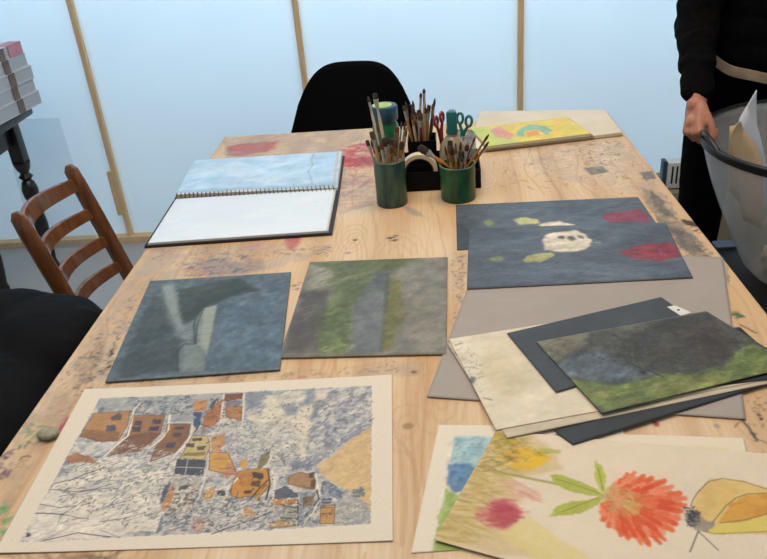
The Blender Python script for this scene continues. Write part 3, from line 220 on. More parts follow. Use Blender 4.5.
                  ('poly', '545872', 0.95, 2, [(68.4, 248.4), (82.3, 249.8), (86.8, 235.3), (71.4, 234.0)]), ('poly', '4d4c57', 0.95, 1, [(110.3, 257.6), (121.7, 256.8), (124.4, 247.0), (112.2, 245.4)]), ('poly', '4a5166', 0.95, 1, [(111.3, 243.1), (125.1, 244.5), (125.9, 230.3), (113.1, 231.2)]), ('poly', '4d4c57', 0.95, 1, [(138.9, 258.0), (151.2, 259.6), (154.3, 247.3), (139.8, 248.3)]),
                  ('poly', '4a4d5c', 0.95, 1, [(138.6, 241.3), (154.0, 242.6), (153.9, 230.8), (138.0, 231.9)]), ('poly', '534b4e', 0.95, 1, [(178.5, 238.6), (192.8, 237.6), (193.9, 232.8), (180.2, 231.4)]), ('poly', '534b4e', 0.95, 1, [(180.3, 224.4), (192.9, 223.6), (193.5, 214.4), (181.0, 215.2)]), ('poly', '465069', 0.95, 1, [(175.1, 202.1), (188.4, 203.4), (188.6, 190.1), (176.3, 190.9)]),
                  ('poly', 'b5683f', 0.8, 3, [(28.6, 178.1), (42.5, 190.3), (68.9, 175.7), (82.4, 162.1), (53.4, 168.1), (36.5, 164.8)]), ('mottle', ['c3c6c8', '9fa8b2', 'e5ddd0'], 7, 0.9, 1.5, 0.3, [(32.8, 217.9), (67.0, 208.9), (97.9, 209.2), (85.2, 181.2), (68.9, 175.7), (39.4, 190.5), (33.2, 182.2)]),
                  ('line', 'e6dbca', 1, 3.4, [(106.3, 300.4), (100.7, 285.5), (106.6, 248.2), (109.5, 222.1), (97.6, 200.2), (86.7, 176.8)]), ('line', 'e6dbca', 1, 3.4, [(163.3, 268.5), (169.1, 232.1), (165.9, 213.9), (151.7, 192.4)]), ('line', 'e0d6c6', 0.9, 2, [(168.1, 248.8), (199.6, 249.0)]), ('line', 'e6dbca', 1, 3.6, [(204.4, 248.7), (208.5, 215.7), (202.9, 193.6), (192.8, 172.6)]),
                  ('dabs', ['e9e1d3', 'c9c7c4', '8e8f98'], 240, 5, 1.3, 0.6, 0.5, 0.9, [(86.0, 179.0), (107.5, 213.1), (151.7, 192.4), (192.3, 181.2), (182.5, 160.5), (102.0, 156.8)]), ('poly', 'd08f52', 1, 1.5, [(194.4, 301.6), (217.0, 302.5), (219.0, 277.0), (200.6, 273.3)]),
                  ('poly', 'b8764c', 1, 1.5, [(225.5, 276.5), (239.6, 303.4), (247.0, 255.3), (239.6, 236.8), (221.7, 233.3), (218.8, 262.2)]), ('poly', '4f4a4b', 0.9, 1, [(223.5, 294.3), (234.8, 311.5), (231.2, 296.3), (229.8, 278.7), (222.8, 281.7)]), ('poly', '8a5640', 1, 1, [(242.1, 316.2), (271.5, 316.6), (272.5, 300.9), (243.9, 297.9)]),
                  ('poly', '7d8290', 1, 1, [(247.2, 297.6), (271.3, 298.4), (272.2, 283.1), (250.0, 282.2)]), ('poly', 'be8253', 1, 1, [(250.0, 282.2), (275.4, 282.9), (279.9, 245.9), (254.1, 259.7)]), ('line', 'b5683f', 0.9, 1.2, [(252.7, 267.1), (278.3, 265.3)]), ('line', 'ddd3c4', 1, 3, [(240.5, 316.3), (244.9, 275.1), (247.9, 250.5)]),
                  ('line', 'ddd3c4', 1, 3, [(273.2, 316.5), (282.7, 248.1)]), ('line', '5a4845', 0.9, 1.5, [(222.6, 266.8), (233.4, 268.5)]), ('line', '5a4845', 0.8, 1.2, [(222.0, 254.7), (241.5, 267.9)]), ('poly', '405580', 0.9, 2.5, [(198.9, 273.4), (213.5, 272.4), (215.5, 247.9), (214.9, 229.1), (208.1, 238.9)]), ('line', 'c9ccc9', 0.8, 2, [(195.2, 268.7), (207.0, 258.1)]),
                  ('line', '433b45', 0.9, 1.6, [(212.7, 224.6), (216.5, 243.1), (237.4, 232.2)]), ('poly', 'cdb77c', 1, 1.2, [(210.1, 215.6), (234.9, 214.0), (243.5, 186.7), (239.7, 161.3), (202.9, 167.7), (207.0, 189.0)]), ('poly', '4b4648', 0.95, 1, [(211.1, 211.0), (226.6, 210.0), (228.0, 203.2), (212.6, 204.1)]),
                  ('poly', '4b4648', 0.95, 1, [(204.9, 197.9), (218.2, 199.3), (218.7, 190.5), (206.4, 191.2)]), ('poly', '5d5043', 0.9, 1, [(223.2, 190.2), (236.5, 191.5), (235.3, 182.9), (224.7, 183.5)]), ('poly', '8e7a4a', 0.9, 1, [(206.4, 178.2), (239.2, 178.3), (238.0, 169.9), (206.4, 171.7)]), ('poly', '4f5662', 1, 1, [(198.9, 165.8), (242.7, 161.1), (245.2, 128.3), (202.0, 134.7)]),
                  ('line', 'c8c6c0', 0.9, 1.5, [(200.0, 149.1), (243.2, 144.6)]), ('line', 'b9bab8', 0.9, 1.5, [(215.4, 164.8), (218.6, 131.8)]), ('line', 'ddd3c4', 1, 2.6, [(235.5, 218.5), (246.7, 177.9), (248.9, 124.1), (247.9, 82.2)]), ('mottle', ['b9b6ac', '9aa09f', 'cfc5b2'], 7, 0.9, 1, 0.2, [(200.1, 130.8), (244.6, 124.4), (249.1, 64.0), (210.5, 65.8)]),
                  ('poly', '55585c', 0.9, 1.5, [(215.0, 110.3), (230.3, 111.5), (229.2, 103.8), (215.4, 102.6)]), ('dabs', ['3c4048', 'c07b4d', '5d5a58', 'e2d8c6'], 110, 4, 2, 0.2, 1, 0.9, [(199.3, 94.0), (245.9, 104.9), (248.3, 67.6), (208.6, 62.3)]), ('poly', 'c9824f', 0.7, 3, [(200.2, 107.3), (209.7, 114.5), (211.5, 84.0), (205.9, 62.4), (199.4, 66.3)]),
                  ('poly', '4a5a78', 0.9, 2.5, [(193.4, 111.5), (198.7, 119.0), (202.1, 99.5), (198.4, 81.0), (197.0, 75.5), (193.1, 96.2)]), ('poly', 'cf9156', 0.9, 2, [(241.1, 213.6), (258.8, 217.0), (266.0, 194.1), (257.2, 177.2), (245.8, 182.2)]), ('poly', 'dca344', 1, 2, [(245.2, 178.0), (272.6, 174.2), (286.3, 146.2), (292.0, 129.7), (277.6, 130.5), (251.4, 140.0)]),
                  ('poly', 'cf8a66', 0.9, 2, [(276.1, 155.0), (286.3, 146.2), (292.8, 133.7), (282.3, 120.4), (271.9, 130.8)]), ('line', '7a4a38', 0.9, 1.3, [(265.6, 141.2), (282.7, 142.3)]), ('line', '9a6a3a', 0.9, 1.3, [(254.2, 162.5), (277.9, 161.1)]), ('poly', 'dca24c', 0.95, 1.5, [(293.3, 156.1), (301.1, 161.9), (307.9, 147.0), (302.2, 137.1), (295.4, 143.6)]),
                  ('poly', 'd28e36', 1, 1.5, [(294.2, 133.6), (310.6, 138.7), (336.3, 139.2), (343.4, 107.4), (334.8, 88.9), (305.6, 83.0), (292.4, 87.4), (289.8, 110.2)]), ('poly', 'c27a3a', 0.7, 3, [(298.1, 127.4), (314.4, 132.4), (314.0, 116.7), (302.4, 101.9)]), ('poly', '4a4238', 0.95, 1, [(314.4, 132.4), (330.5, 129.6), (332.2, 117.6), (317.7, 120.4)]),
                  ('poly', '4f4438', 0.95, 1, [(317.2, 114.6), (329.9, 113.9), (330.1, 102.3), (315.8, 105.0)]), ('poly', '5b3a30', 0.95, 1, [(308.9, 95.9), (319.8, 97.2), (319.3, 91.6), (309.9, 90.2)]), ('line', '4a4038', 1, 2, [(319.9, 78.6), (328.2, 96.8), (339.5, 115.3)]), ('line', '4a4038', 1, 2.4, [(336.5, 137.2), (343.4, 107.4), (341.9, 77.5)]),
                  ('line', 'd2a24a', 0.95, 4, [(328.2, 78.2), (338.8, 100.0)]), ('poly', '8a7c5a', 0.95, 1, [(322.9, 173.2), (333.8, 179.0), (335.5, 155.7), (327.6, 139.7), (320.4, 140.2)]), ('poly', '4b443d', 0.95, 1, [(327.9, 179.4), (333.5, 181.2), (335.0, 170.4), (327.9, 168.7)]), ('line', 'e2d8c6', 1, 2.2, [(339.7, 168.0), (335.1, 147.4), (327.9, 137.7)]),
                  ('poly', '4b443d', 0.95, 1.5, [(344.1, 167.7), (352.6, 169.3), (363.3, 139.7), (358.8, 142.0), (352.7, 156.7)]), ('line', 'e2d8c6', 1, 3, [(289.8, 110.2), (296.3, 121.6), (282.7, 102.9), (266.5, 100.0)]), ('line', 'e2d8c6', 1, 3, [(342.5, 134.9), (350.4, 107.0), (351.1, 69.8)]), ('poly', 'cf9450', 0.9, 3, [(251.7, 96.9), (265.7, 103.8), (269.5, 84.8), (256.3, 81.8)]),
                  ('poly', '4c5356', 0.95, 1, [(271.1, 97.8), (282.0, 99.2), (284.1, 87.8), (272.9, 88.3)]), ('line', '6a6c5c', 0.9, 1.6, [(289.7, 102.6), (289.6, 80.1)]),
                  ('dabs', ['8a94a3', 'd9d1c4', '6f7b8d', 'b9bbbd', 'a3a9b0', 'e4dccb'], 900, 4.5, 1.7, 0.5, 1.5, 0.85, [(262.9, 203.2), (285.1, 252.7), (313.9, 236.4), (378.0, 178.4), (381.5, 142.7), (348.3, 134.5), (337.6, 172.3), (307.0, 161.5), (287.1, 158.5), (263.2, 176.9)]),
                  ('dabs', ['6f7a88', 'dcd3c3', 'a7adb3', '5b6270', 'c9c5bc'], 800, 6, 1.7, 0.3, 0.9, 0.85, [(207.3, 62.4), (250.7, 82.1), (306.2, 79.3), (354.2, 76.9), (351.3, 28.1), (211.2, 20.8)]), ('poly', 'd29c50', 0.8, 2.5, [(311.3, 64.6), (321.7, 67.6), (329.3, 53.1), (320.2, 43.1), (311.0, 50.4)]), ('poly', 'bd8068', 0.6, 4, [(247.6, 46.4), (265.8, 49.0), (267.4, 28.4), (252.2, 25.7)]),
                  ('line', '3f444e', 0.9, 1.5, [(279.4, 21.2), (313.3, 36.5), (340.5, 49.1), (356.5, 58.8)]), ('line', '3f444e', 0.8, 1.2, [(295.0, 65.3), (300.7, 79.6), (300.9, 94.4)]), ('line', '3f444e', 0.8, 1.2, [(290.8, 58.4), (290.3, 76.4), (294.5, 83.5)]),
                  ('poly', 'dcb980', 1, 2.5, [(480.6, 220.5), (484.0, 49.3), (474.5, 63.8), (463.2, 82.4), (441.0, 94.6), (426.3, 110.6), (414.6, 119.0), (407.1, 143.3), (423.4, 154.6), (443.5, 183.0), (458.9, 199.5)]),
                  ('dabs', ['8b95a8', '7b869b', '9aa3b2'], 160, 7, 2, 0.7, 0.3, 0.8, [(366.5, 149.7), (408.0, 168.1), (458.4, 212.9), (480.3, 234.4), (480.7, 218.3), (436.4, 179.1), (404.6, 139.4), (383.3, 124.6), (368.7, 129.4)]), ('mottle', ['7f8ba0', '949db0', '6f7b92'], 6, 0.9, 1.4, 0.2, [(366.0, 153.9), (398.2, 147.9), (399.6, 131.6), (371.1, 133.3)]),
                  ('poly', 'b08556', 1, 1.5, [(368.2, 121.5), (382.9, 128.6), (400.4, 121.7), (407.0, 109.7), (404.3, 92.8), (368.5, 106.0)]), ('poly', '6b4d3a', 0.95, 1, [(399.9, 112.0), (406.7, 113.6), (407.0, 92.7), (401.2, 96.7)]), ('poly', '4e4a48', 0.95, 1, [(395.8, 125.9), (402.7, 127.5), (403.7, 115.7), (396.7, 116.1)]),
                  ('line', 'e2d8c6', 1, 2.5, [(405.9, 123.4), (408.8, 103.9), (414.7, 81.2), (409.0, 52.8), (392.8, 29.6)]), ('poly', '5c6576', 1, 2, [(351.8, 95.5), (366.2, 102.3), (384.4, 86.4), (383.8, 79.1), (352.6, 78.8)]), ('poly', 'c67f46', 1, 1, [(350.1, 77.1), (384.0, 77.2), (384.9, 68.1), (352.9, 66.1)]),
                  ('poly', '9a9a92', 1, 1, [(364.8, 67.3), (386.4, 66.3), (387.5, 29.8), (366.6, 30.8)]), ('line', '454340', 1, 1.6, [(367.8, 65.4), (387.0, 60.9)]), ('line', '454340', 1, 1.4, [(369.0, 54.7), (387.9, 52.1)]), ('line', '454340', 1, 1.8, [(366.3, 44.4), (387.6, 41.7)]), ('line', '454340', 1, 1.6, [(385.5, 75.3), (390.2, 29.7)]),
                  ('poly', 'c49a58', 0.9, 1.5, [(352.8, 36.5), (368.0, 40.9), (387.5, 29.8), (353.9, 28.0)]), ('mottle', ['68748a', 'a9aeb2', '8591a2'], 5, 0.95, 1, 0, [(386.8, 90.0), (409.0, 85.1), (406.3, 52.9), (395.4, 29.5), (390.2, 29.7)]), ('poly', '8a6a50', 0.9, 1.5, [(391.8, 80.5), (406.6, 81.6), (405.4, 63.6), (394.8, 62.3)]),
                  ('line', '4a4648', 1, 2, [(409.7, 92.5), (413.8, 75.7), (408.1, 63.4)]), ('poly', '5d6472', 1, 1, [(417.8, 75.5), (431.2, 76.7), (430.6, 65.9), (417.2, 66.6)]), ('line', 'c9c7c2', 1, 1, [(418.1, 71.9), (431.5, 71.2)]), ('poly', 'cf9a4e', 1, 1.5, [(417.4, 63.0), (436.0, 63.9), (436.7, 31.0), (418.5, 31.8)]), ('line', '5a4c42', 0.9, 1.5, [(418.5, 48.9), (434.2, 49.9)]),
                  ('line', '5a4c42', 0.9, 1.3, [(417.7, 59.4), (433.7, 58.7)]), ('mottle', ['6b7891', '8c96a8', '5b6880'], 5, 0.9, 1, 0.3, [(414.1, 107.4), (423.5, 110.7), (444.1, 87.0), (445.0, 68.8), (428.3, 80.5), (415.8, 84.8)]),
                  ('dabs', ['9a9ca0', 'b9b4a8', '868b95', 'cfc5b2', 'a5a4a2'], 420, 5, 1.6, 0.3, 1.5, 0.85, [(438.6, 65.5), (449.5, 86.7), (463.5, 75.1), (481.1, 63.4), (483.1, 30.6), (436.9, 27.6)]), ('dabs', ['5f6c84', '8b95a6', '6e7686'], 60, 5, 1.8, 0.3, 1.5, 0.85, [(457.5, 90.0), (470.9, 93.1), (474.1, 78.2), (460.8, 75.2)]),
                  ('line', '4d5058', 0.95, 1.7, [(32.3, 124.0), (54.7, 130.8), (69.1, 140.1), (94.3, 153.1)]), ('line', '5a5d64', 0.85, 1, [(57.0, 132.7), (71.9, 131.9), (82.9, 125.3)]), ('dabs', ['3c3a3c', '5a4640'], 90, 5, 1.6, 0.2, 1.5, 0.8, [(195.5, 304.1), (276.1, 308.4), (281.9, 224.6), (222.5, 214.8), (296.5, 137.5), (384.5, 112.9), (435.5, 72.8), (431.5, 31.2), (338.8, 42.2)]),
                  ('tone', 9, 0.07, 1.5, 0.5, [(26.0, 17.0), (483.1, 28.9), (480.3, 318.8), (34.4, 318.9)]), ('tone', 3.5, 0.07, 1.6, 0.5, [(26.0, 17.0), (483.1, 28.9), (480.3, 318.8), (34.4, 318.9)]), ('line', '5a5d64', 0.9, 1.3, [(29.5, 112.3), (50.9, 109.3), (66.3, 106.5), (91.3, 109.1), (116.7, 119.5)]), ('line', '5a5d64', 0.8, 1, [(57.5, 107.0), (69.8, 96.8)]),
                  ('line', '4d5058', 0.95, 1.7, [(27.3, 67.3), (47.2, 66.4), (67.8, 63.6)]), ('line', '5a5d64', 0.85, 1.1, [(64.9, 63.7), (77.3, 75.9), (88.5, 92.1)]), ('line', '5a5d64', 0.85, 1.1, [(67.8, 63.6), (89.5, 57.2), (104.1, 54.8)]), ('line', '5a5d64', 0.7, 1, [(64.9, 63.7), (65.4, 47.7)]),
                  ('line', '4d5058', 0.95, 1.5, [(57.5, 19.0), (74.6, 23.3), (98.8, 30.7), (119.1, 26.5), (144.6, 22.0)]), ('line', '5a5d64', 0.7, 1, [(97.7, 124.5), (128.9, 126.7), (144.8, 121.9)]), ('line', '5a5d64', 0.7, 1, [(127.2, 34.6), (152.2, 23.3)]), ('poly', '343e5e', 0.95, 1.5, [(29.2, 32.0), (32.7, 33.6), (36.9, 26.6), (32.1, 25.1)]),
                  ('poly', '6f7b92', 0.9, 2, [(204.0, 48.4), (205.9, 62.4), (211.2, 30.9), (205.0, 24.4)]), ('line', '6a4a38', 0.7, 1.3, [(37.2, 280.0), (59.7, 280.9), (94.8, 283.4), (101.8, 248.5), (97.2, 211.5), (68.7, 213.3), (33.6, 224.8), (37.2, 280.0)]),
                  ('line', '6a4a38', 0.7, 1.3, [(103.4, 270.3), (155.1, 269.1), (158.9, 223.5), (149.3, 201.4), (104.1, 188.8), (107.0, 220.0), (103.4, 270.3)]), ('line', '6a4a38', 0.7, 1.3, [(165.5, 246.6), (200.7, 244.2), (204.4, 213.7), (193.8, 181.1), (159.9, 161.8), (159.8, 196.3), (169.5, 218.2), (165.5, 246.6)]),
                  ('line', '6a4a38', 0.7, 1.3, [(250.0, 282.2), (275.4, 282.9), (279.9, 245.9), (254.1, 259.7), (250.0, 282.2)]), ('line', '6a4a38', 0.7, 1.3, [(210.1, 215.6), (234.9, 214.0), (243.5, 186.7), (239.7, 161.3), (202.9, 167.7), (207.0, 189.0), (210.1, 215.6)]),
                  ('line', '6a4a38', 0.7, 1.3, [(245.2, 178.0), (272.6, 174.2), (286.3, 146.2), (292.0, 129.7), (277.6, 130.5), (251.4, 140.0), (245.2, 178.0)]), ('line', '6a4a38', 0.7, 1.3, [(294.2, 133.6), (310.6, 138.7), (336.3, 139.2), (343.4, 107.4), (334.8, 88.9), (305.6, 83.0), (292.4, 87.4), (289.8, 110.2), (294.2, 133.6)]),
                  ('line', '6a4a38', 0.7, 1.3, [(368.2, 121.5), (382.9, 128.6), (400.4, 121.7), (407.0, 109.7), (404.3, 92.8), (368.5, 106.0), (368.2, 121.5)]), ('line', '6a4a38', 0.7, 1.3, [(352.8, 36.5), (368.0, 40.9), (387.5, 29.8), (353.9, 28.0), (352.8, 36.5)]), ('line', '6a4a38', 0.7, 1.3, [(417.4, 63.0), (436.0, 63.9), (436.7, 31.0), (418.5, 31.8), (417.4, 63.0)]),
                  ('dabs', ['f2ebdd', 'dfe0de'], 200, 4, 1.5, 0.5, 1.4, 0.85, [(201.7, 84.5), (238.2, 140.8), (319.9, 78.6), (388.2, 75.2), (418.5, 31.8), (222.8, 27.0)]), ('dabs', ['3a3a40', '4e4440'], 120, 4.5, 1.3, 0.2, 1.5, 0.8, [(199.1, 122.9), (240.0, 132.6), (306.2, 79.3), (388.2, 75.2), (443.1, 54.7), (431.5, 31.2), (222.0, 30.4)]),
                  ('dabs', ['8f5a3c', 'c08a54', '7d5a48'], 70, 6, 2.2, 0.2, 1.3, 0.7, [(203.8, 303.5), (272.8, 308.6), (278.0, 248.4), (220.6, 224.1)]), ('line', 'efe8da', 0.95, 2.5, [(86.7, 176.8), (97.6, 200.2), (109.5, 222.1), (106.6, 248.2)]), ('line', '4d4a4a', 0.8, 1.3, [(49.4, 97.8), (83.2, 107.6), (116.3, 111.7)]), ('line', '4a4d55', 0.8, 1.3, [(26.3, 83.9), (57.3, 76.8), (78.8, 79.5)]),
                  ('line', '4a4d55', 0.75, 1.2, [(102.5, 67.4), (129.4, 78.8), (152.1, 87.0)]), ('line', '4a4d55', 0.75, 1.2, [(122.6, 48.6), (156.3, 54.1), (180.9, 63.6)])],
          'quad': [(-0.5928, 0.6701), (-0.0818, 0.681), (-0.0974, 1.0275), (-0.611, 1.0143)],
          'res': 1.15,
          'sat': 0.78,
          'w': 512.4,
          'z': 0.7515},
 'under': {'base': 'e6dac5', 'gain': (0.95, 0.925, 0.88), 'h': 189.0, 'ops': [('poly', 'ddd3a0', 0.9, 2, [(163.6, 168.0), (223.3, 167.3), (222.2, 157.2), (193.1, 159.5)])], 'quad': [(0.1, 0.7), (0.36, 0.665), (0.3975, 0.8531), (0.165, 0.8745)], 'res': 3, 'sat': 1, 'w': 247.9, 'z': 0.7518},
 'wc': {'base': 'e6dcc9',
        'gain': (0.95, 0.925, 0.88),
        'h': 223.0,
        'ops': [('poly', '9fc3cc', 0.95, 2, [(27.9, 200.2), (94.1, 198.2), (97.8, 131.8), (56.8, 132.9), (27.4, 148.7)]), ('mottle', ['8fb6c4', 'aacbd0', '7fa9ba'], 9, 0.8, 1.3, 0.4, [(28.2, 198.1), (94.2, 196.1), (94.9, 135.7), (56.7, 134.8), (29.7, 152.5)]), ('poly', '4d7fb0', 0.9, 3, [(26.5, 144.9), (55.7, 144.3), (65.1, 132.7), (50.2, 93.4), (41.4, 90.3), (27.2, 108.4)]),
                ('mottle', ['3f70a6', '6795bd'], 8, 0.8, 1, 0.4, [(28.3, 141.1), (53.1, 142.5), (57.8, 123.6), (45.0, 93.6), (28.1, 111.9)]), ('poly', 'a9c06c', 0.95, 2, [(28.2, 101.3), (48.4, 86.5), (62.1, 79.0), (129.0, -19.9), (24.9, -0.5)]), ('mottle', ['9cb45a', 'b9cd80', '8fae50'], 12, 0.8, 1.4, 0.8, [(28.2, 101.3), (48.4, 86.5), (129.0, -19.9), (24.7, 0.9)]),
                ('dabs', ['4f7480', '6f96a0'], 26, 5, 1, 0.3, 1.2, 0.6, [(31.7, 181.9), (57.3, 185.8), (59.6, 161.7), (37.0, 162.0)]), ('tone', 10, 0.1, 1.3, 0.5, [(20.6, 200.2), (123.1, 198.2), (129.0, -19.9), (22.5, -0.4)])],
        'quad': [(-0.0591, 0.6622), (0.22, 0.68), (0.24, 0.885), (-0.0232, 0.8996)],
        'res': 2.2,
        'sat': 0.85,
        'w': 271.6,
        'z': 0.7512},
 'white1': {'base': 'ddd3c0',
            'gain': (0.95, 0.93, 0.88),
            'h': 245.7,
            'ops': [('mottle', ['e2d9c8', 'd3c7b0', 'dccfb8'], 30, 0.6, 1.6, 0.6, None), ('dabs', ['8a97a0', '6d7a88', 'a9b2b2', '9aa29a'], 60, 6, 2, 0.6, 1.2, 0.6, [(-0.9, 236.4), (26.0, 235.3), (31.8, 172.0), (25.3, 103.5), (0.1, 84.5), (1.5, 151.6)]), ('poly', '5a6674', 0.8, 2, [(2.9, 134.4), (10.3, 126.8), (2.6, 112.7), (-1.8, 119.3)]),
                    ('line', '6f7c88', 0.7, 2, [(-3.1, 158.6), (13.2, 156.9), (20.8, 149.0)]), ('line', '55606c', 0.7, 2, [(6.5, 224.8), (18.2, 227.9)]), ('line', '4f5a68', 0.8, 2, [(6.4, 75.0), (16.2, 67.1)]), ('line', '7a8794', 0.5, 1.5, [(16.7, 200.3), (32.3, 183.8)]), ('poly', 'cdbf9d', 0.5, 8, [(31.8, 172.0), (73.0, 190.4), (87.9, 98.8), (55.3, 55.7), (28.4, 89.3)]),
                    ('tone', 30, 0.06, 1.5, 0.3, None), ('tone', 8, 0.04, 1.5, 0.3, None)],
            'quad': [(0.0595, 0.876), (0.478, 0.975), (0.385, 1.2), (-0.0025, 1.1161)],
            'res': 2,
            'sat': 1,
            'w': 413.3,
            'z': 0.7587},
 'white2': {'base': 'c9bda9',
            'gain': (0.95, 0.93, 0.88),
            'h': 255.4,
            'ops': [('mottle', ['d2c6b2', 'bfb39f'], 30, 0.5, 1.5, 0.3, None), ('dabs', ['7c8690', '4d5660'], 40, 5, 1.5, 0.3, 1.5, 0.8, [(0.0, 255.4), (13.3, 251.5), (3.9, 16.9), (-7.2, 6.9)]), ('tone', 30, 0.06, 1.5, 0.3, None), ('tone', 8, 0.04, 1.5, 0.3, None)],
            'quad': [(0.0737, 0.8596), (0.492, 0.972), (0.375, 1.195), (-0.0062, 1.106)],
            'res': 3,
            'sat': 1,
            'w': 412.3,
            'z': 0.7574}}
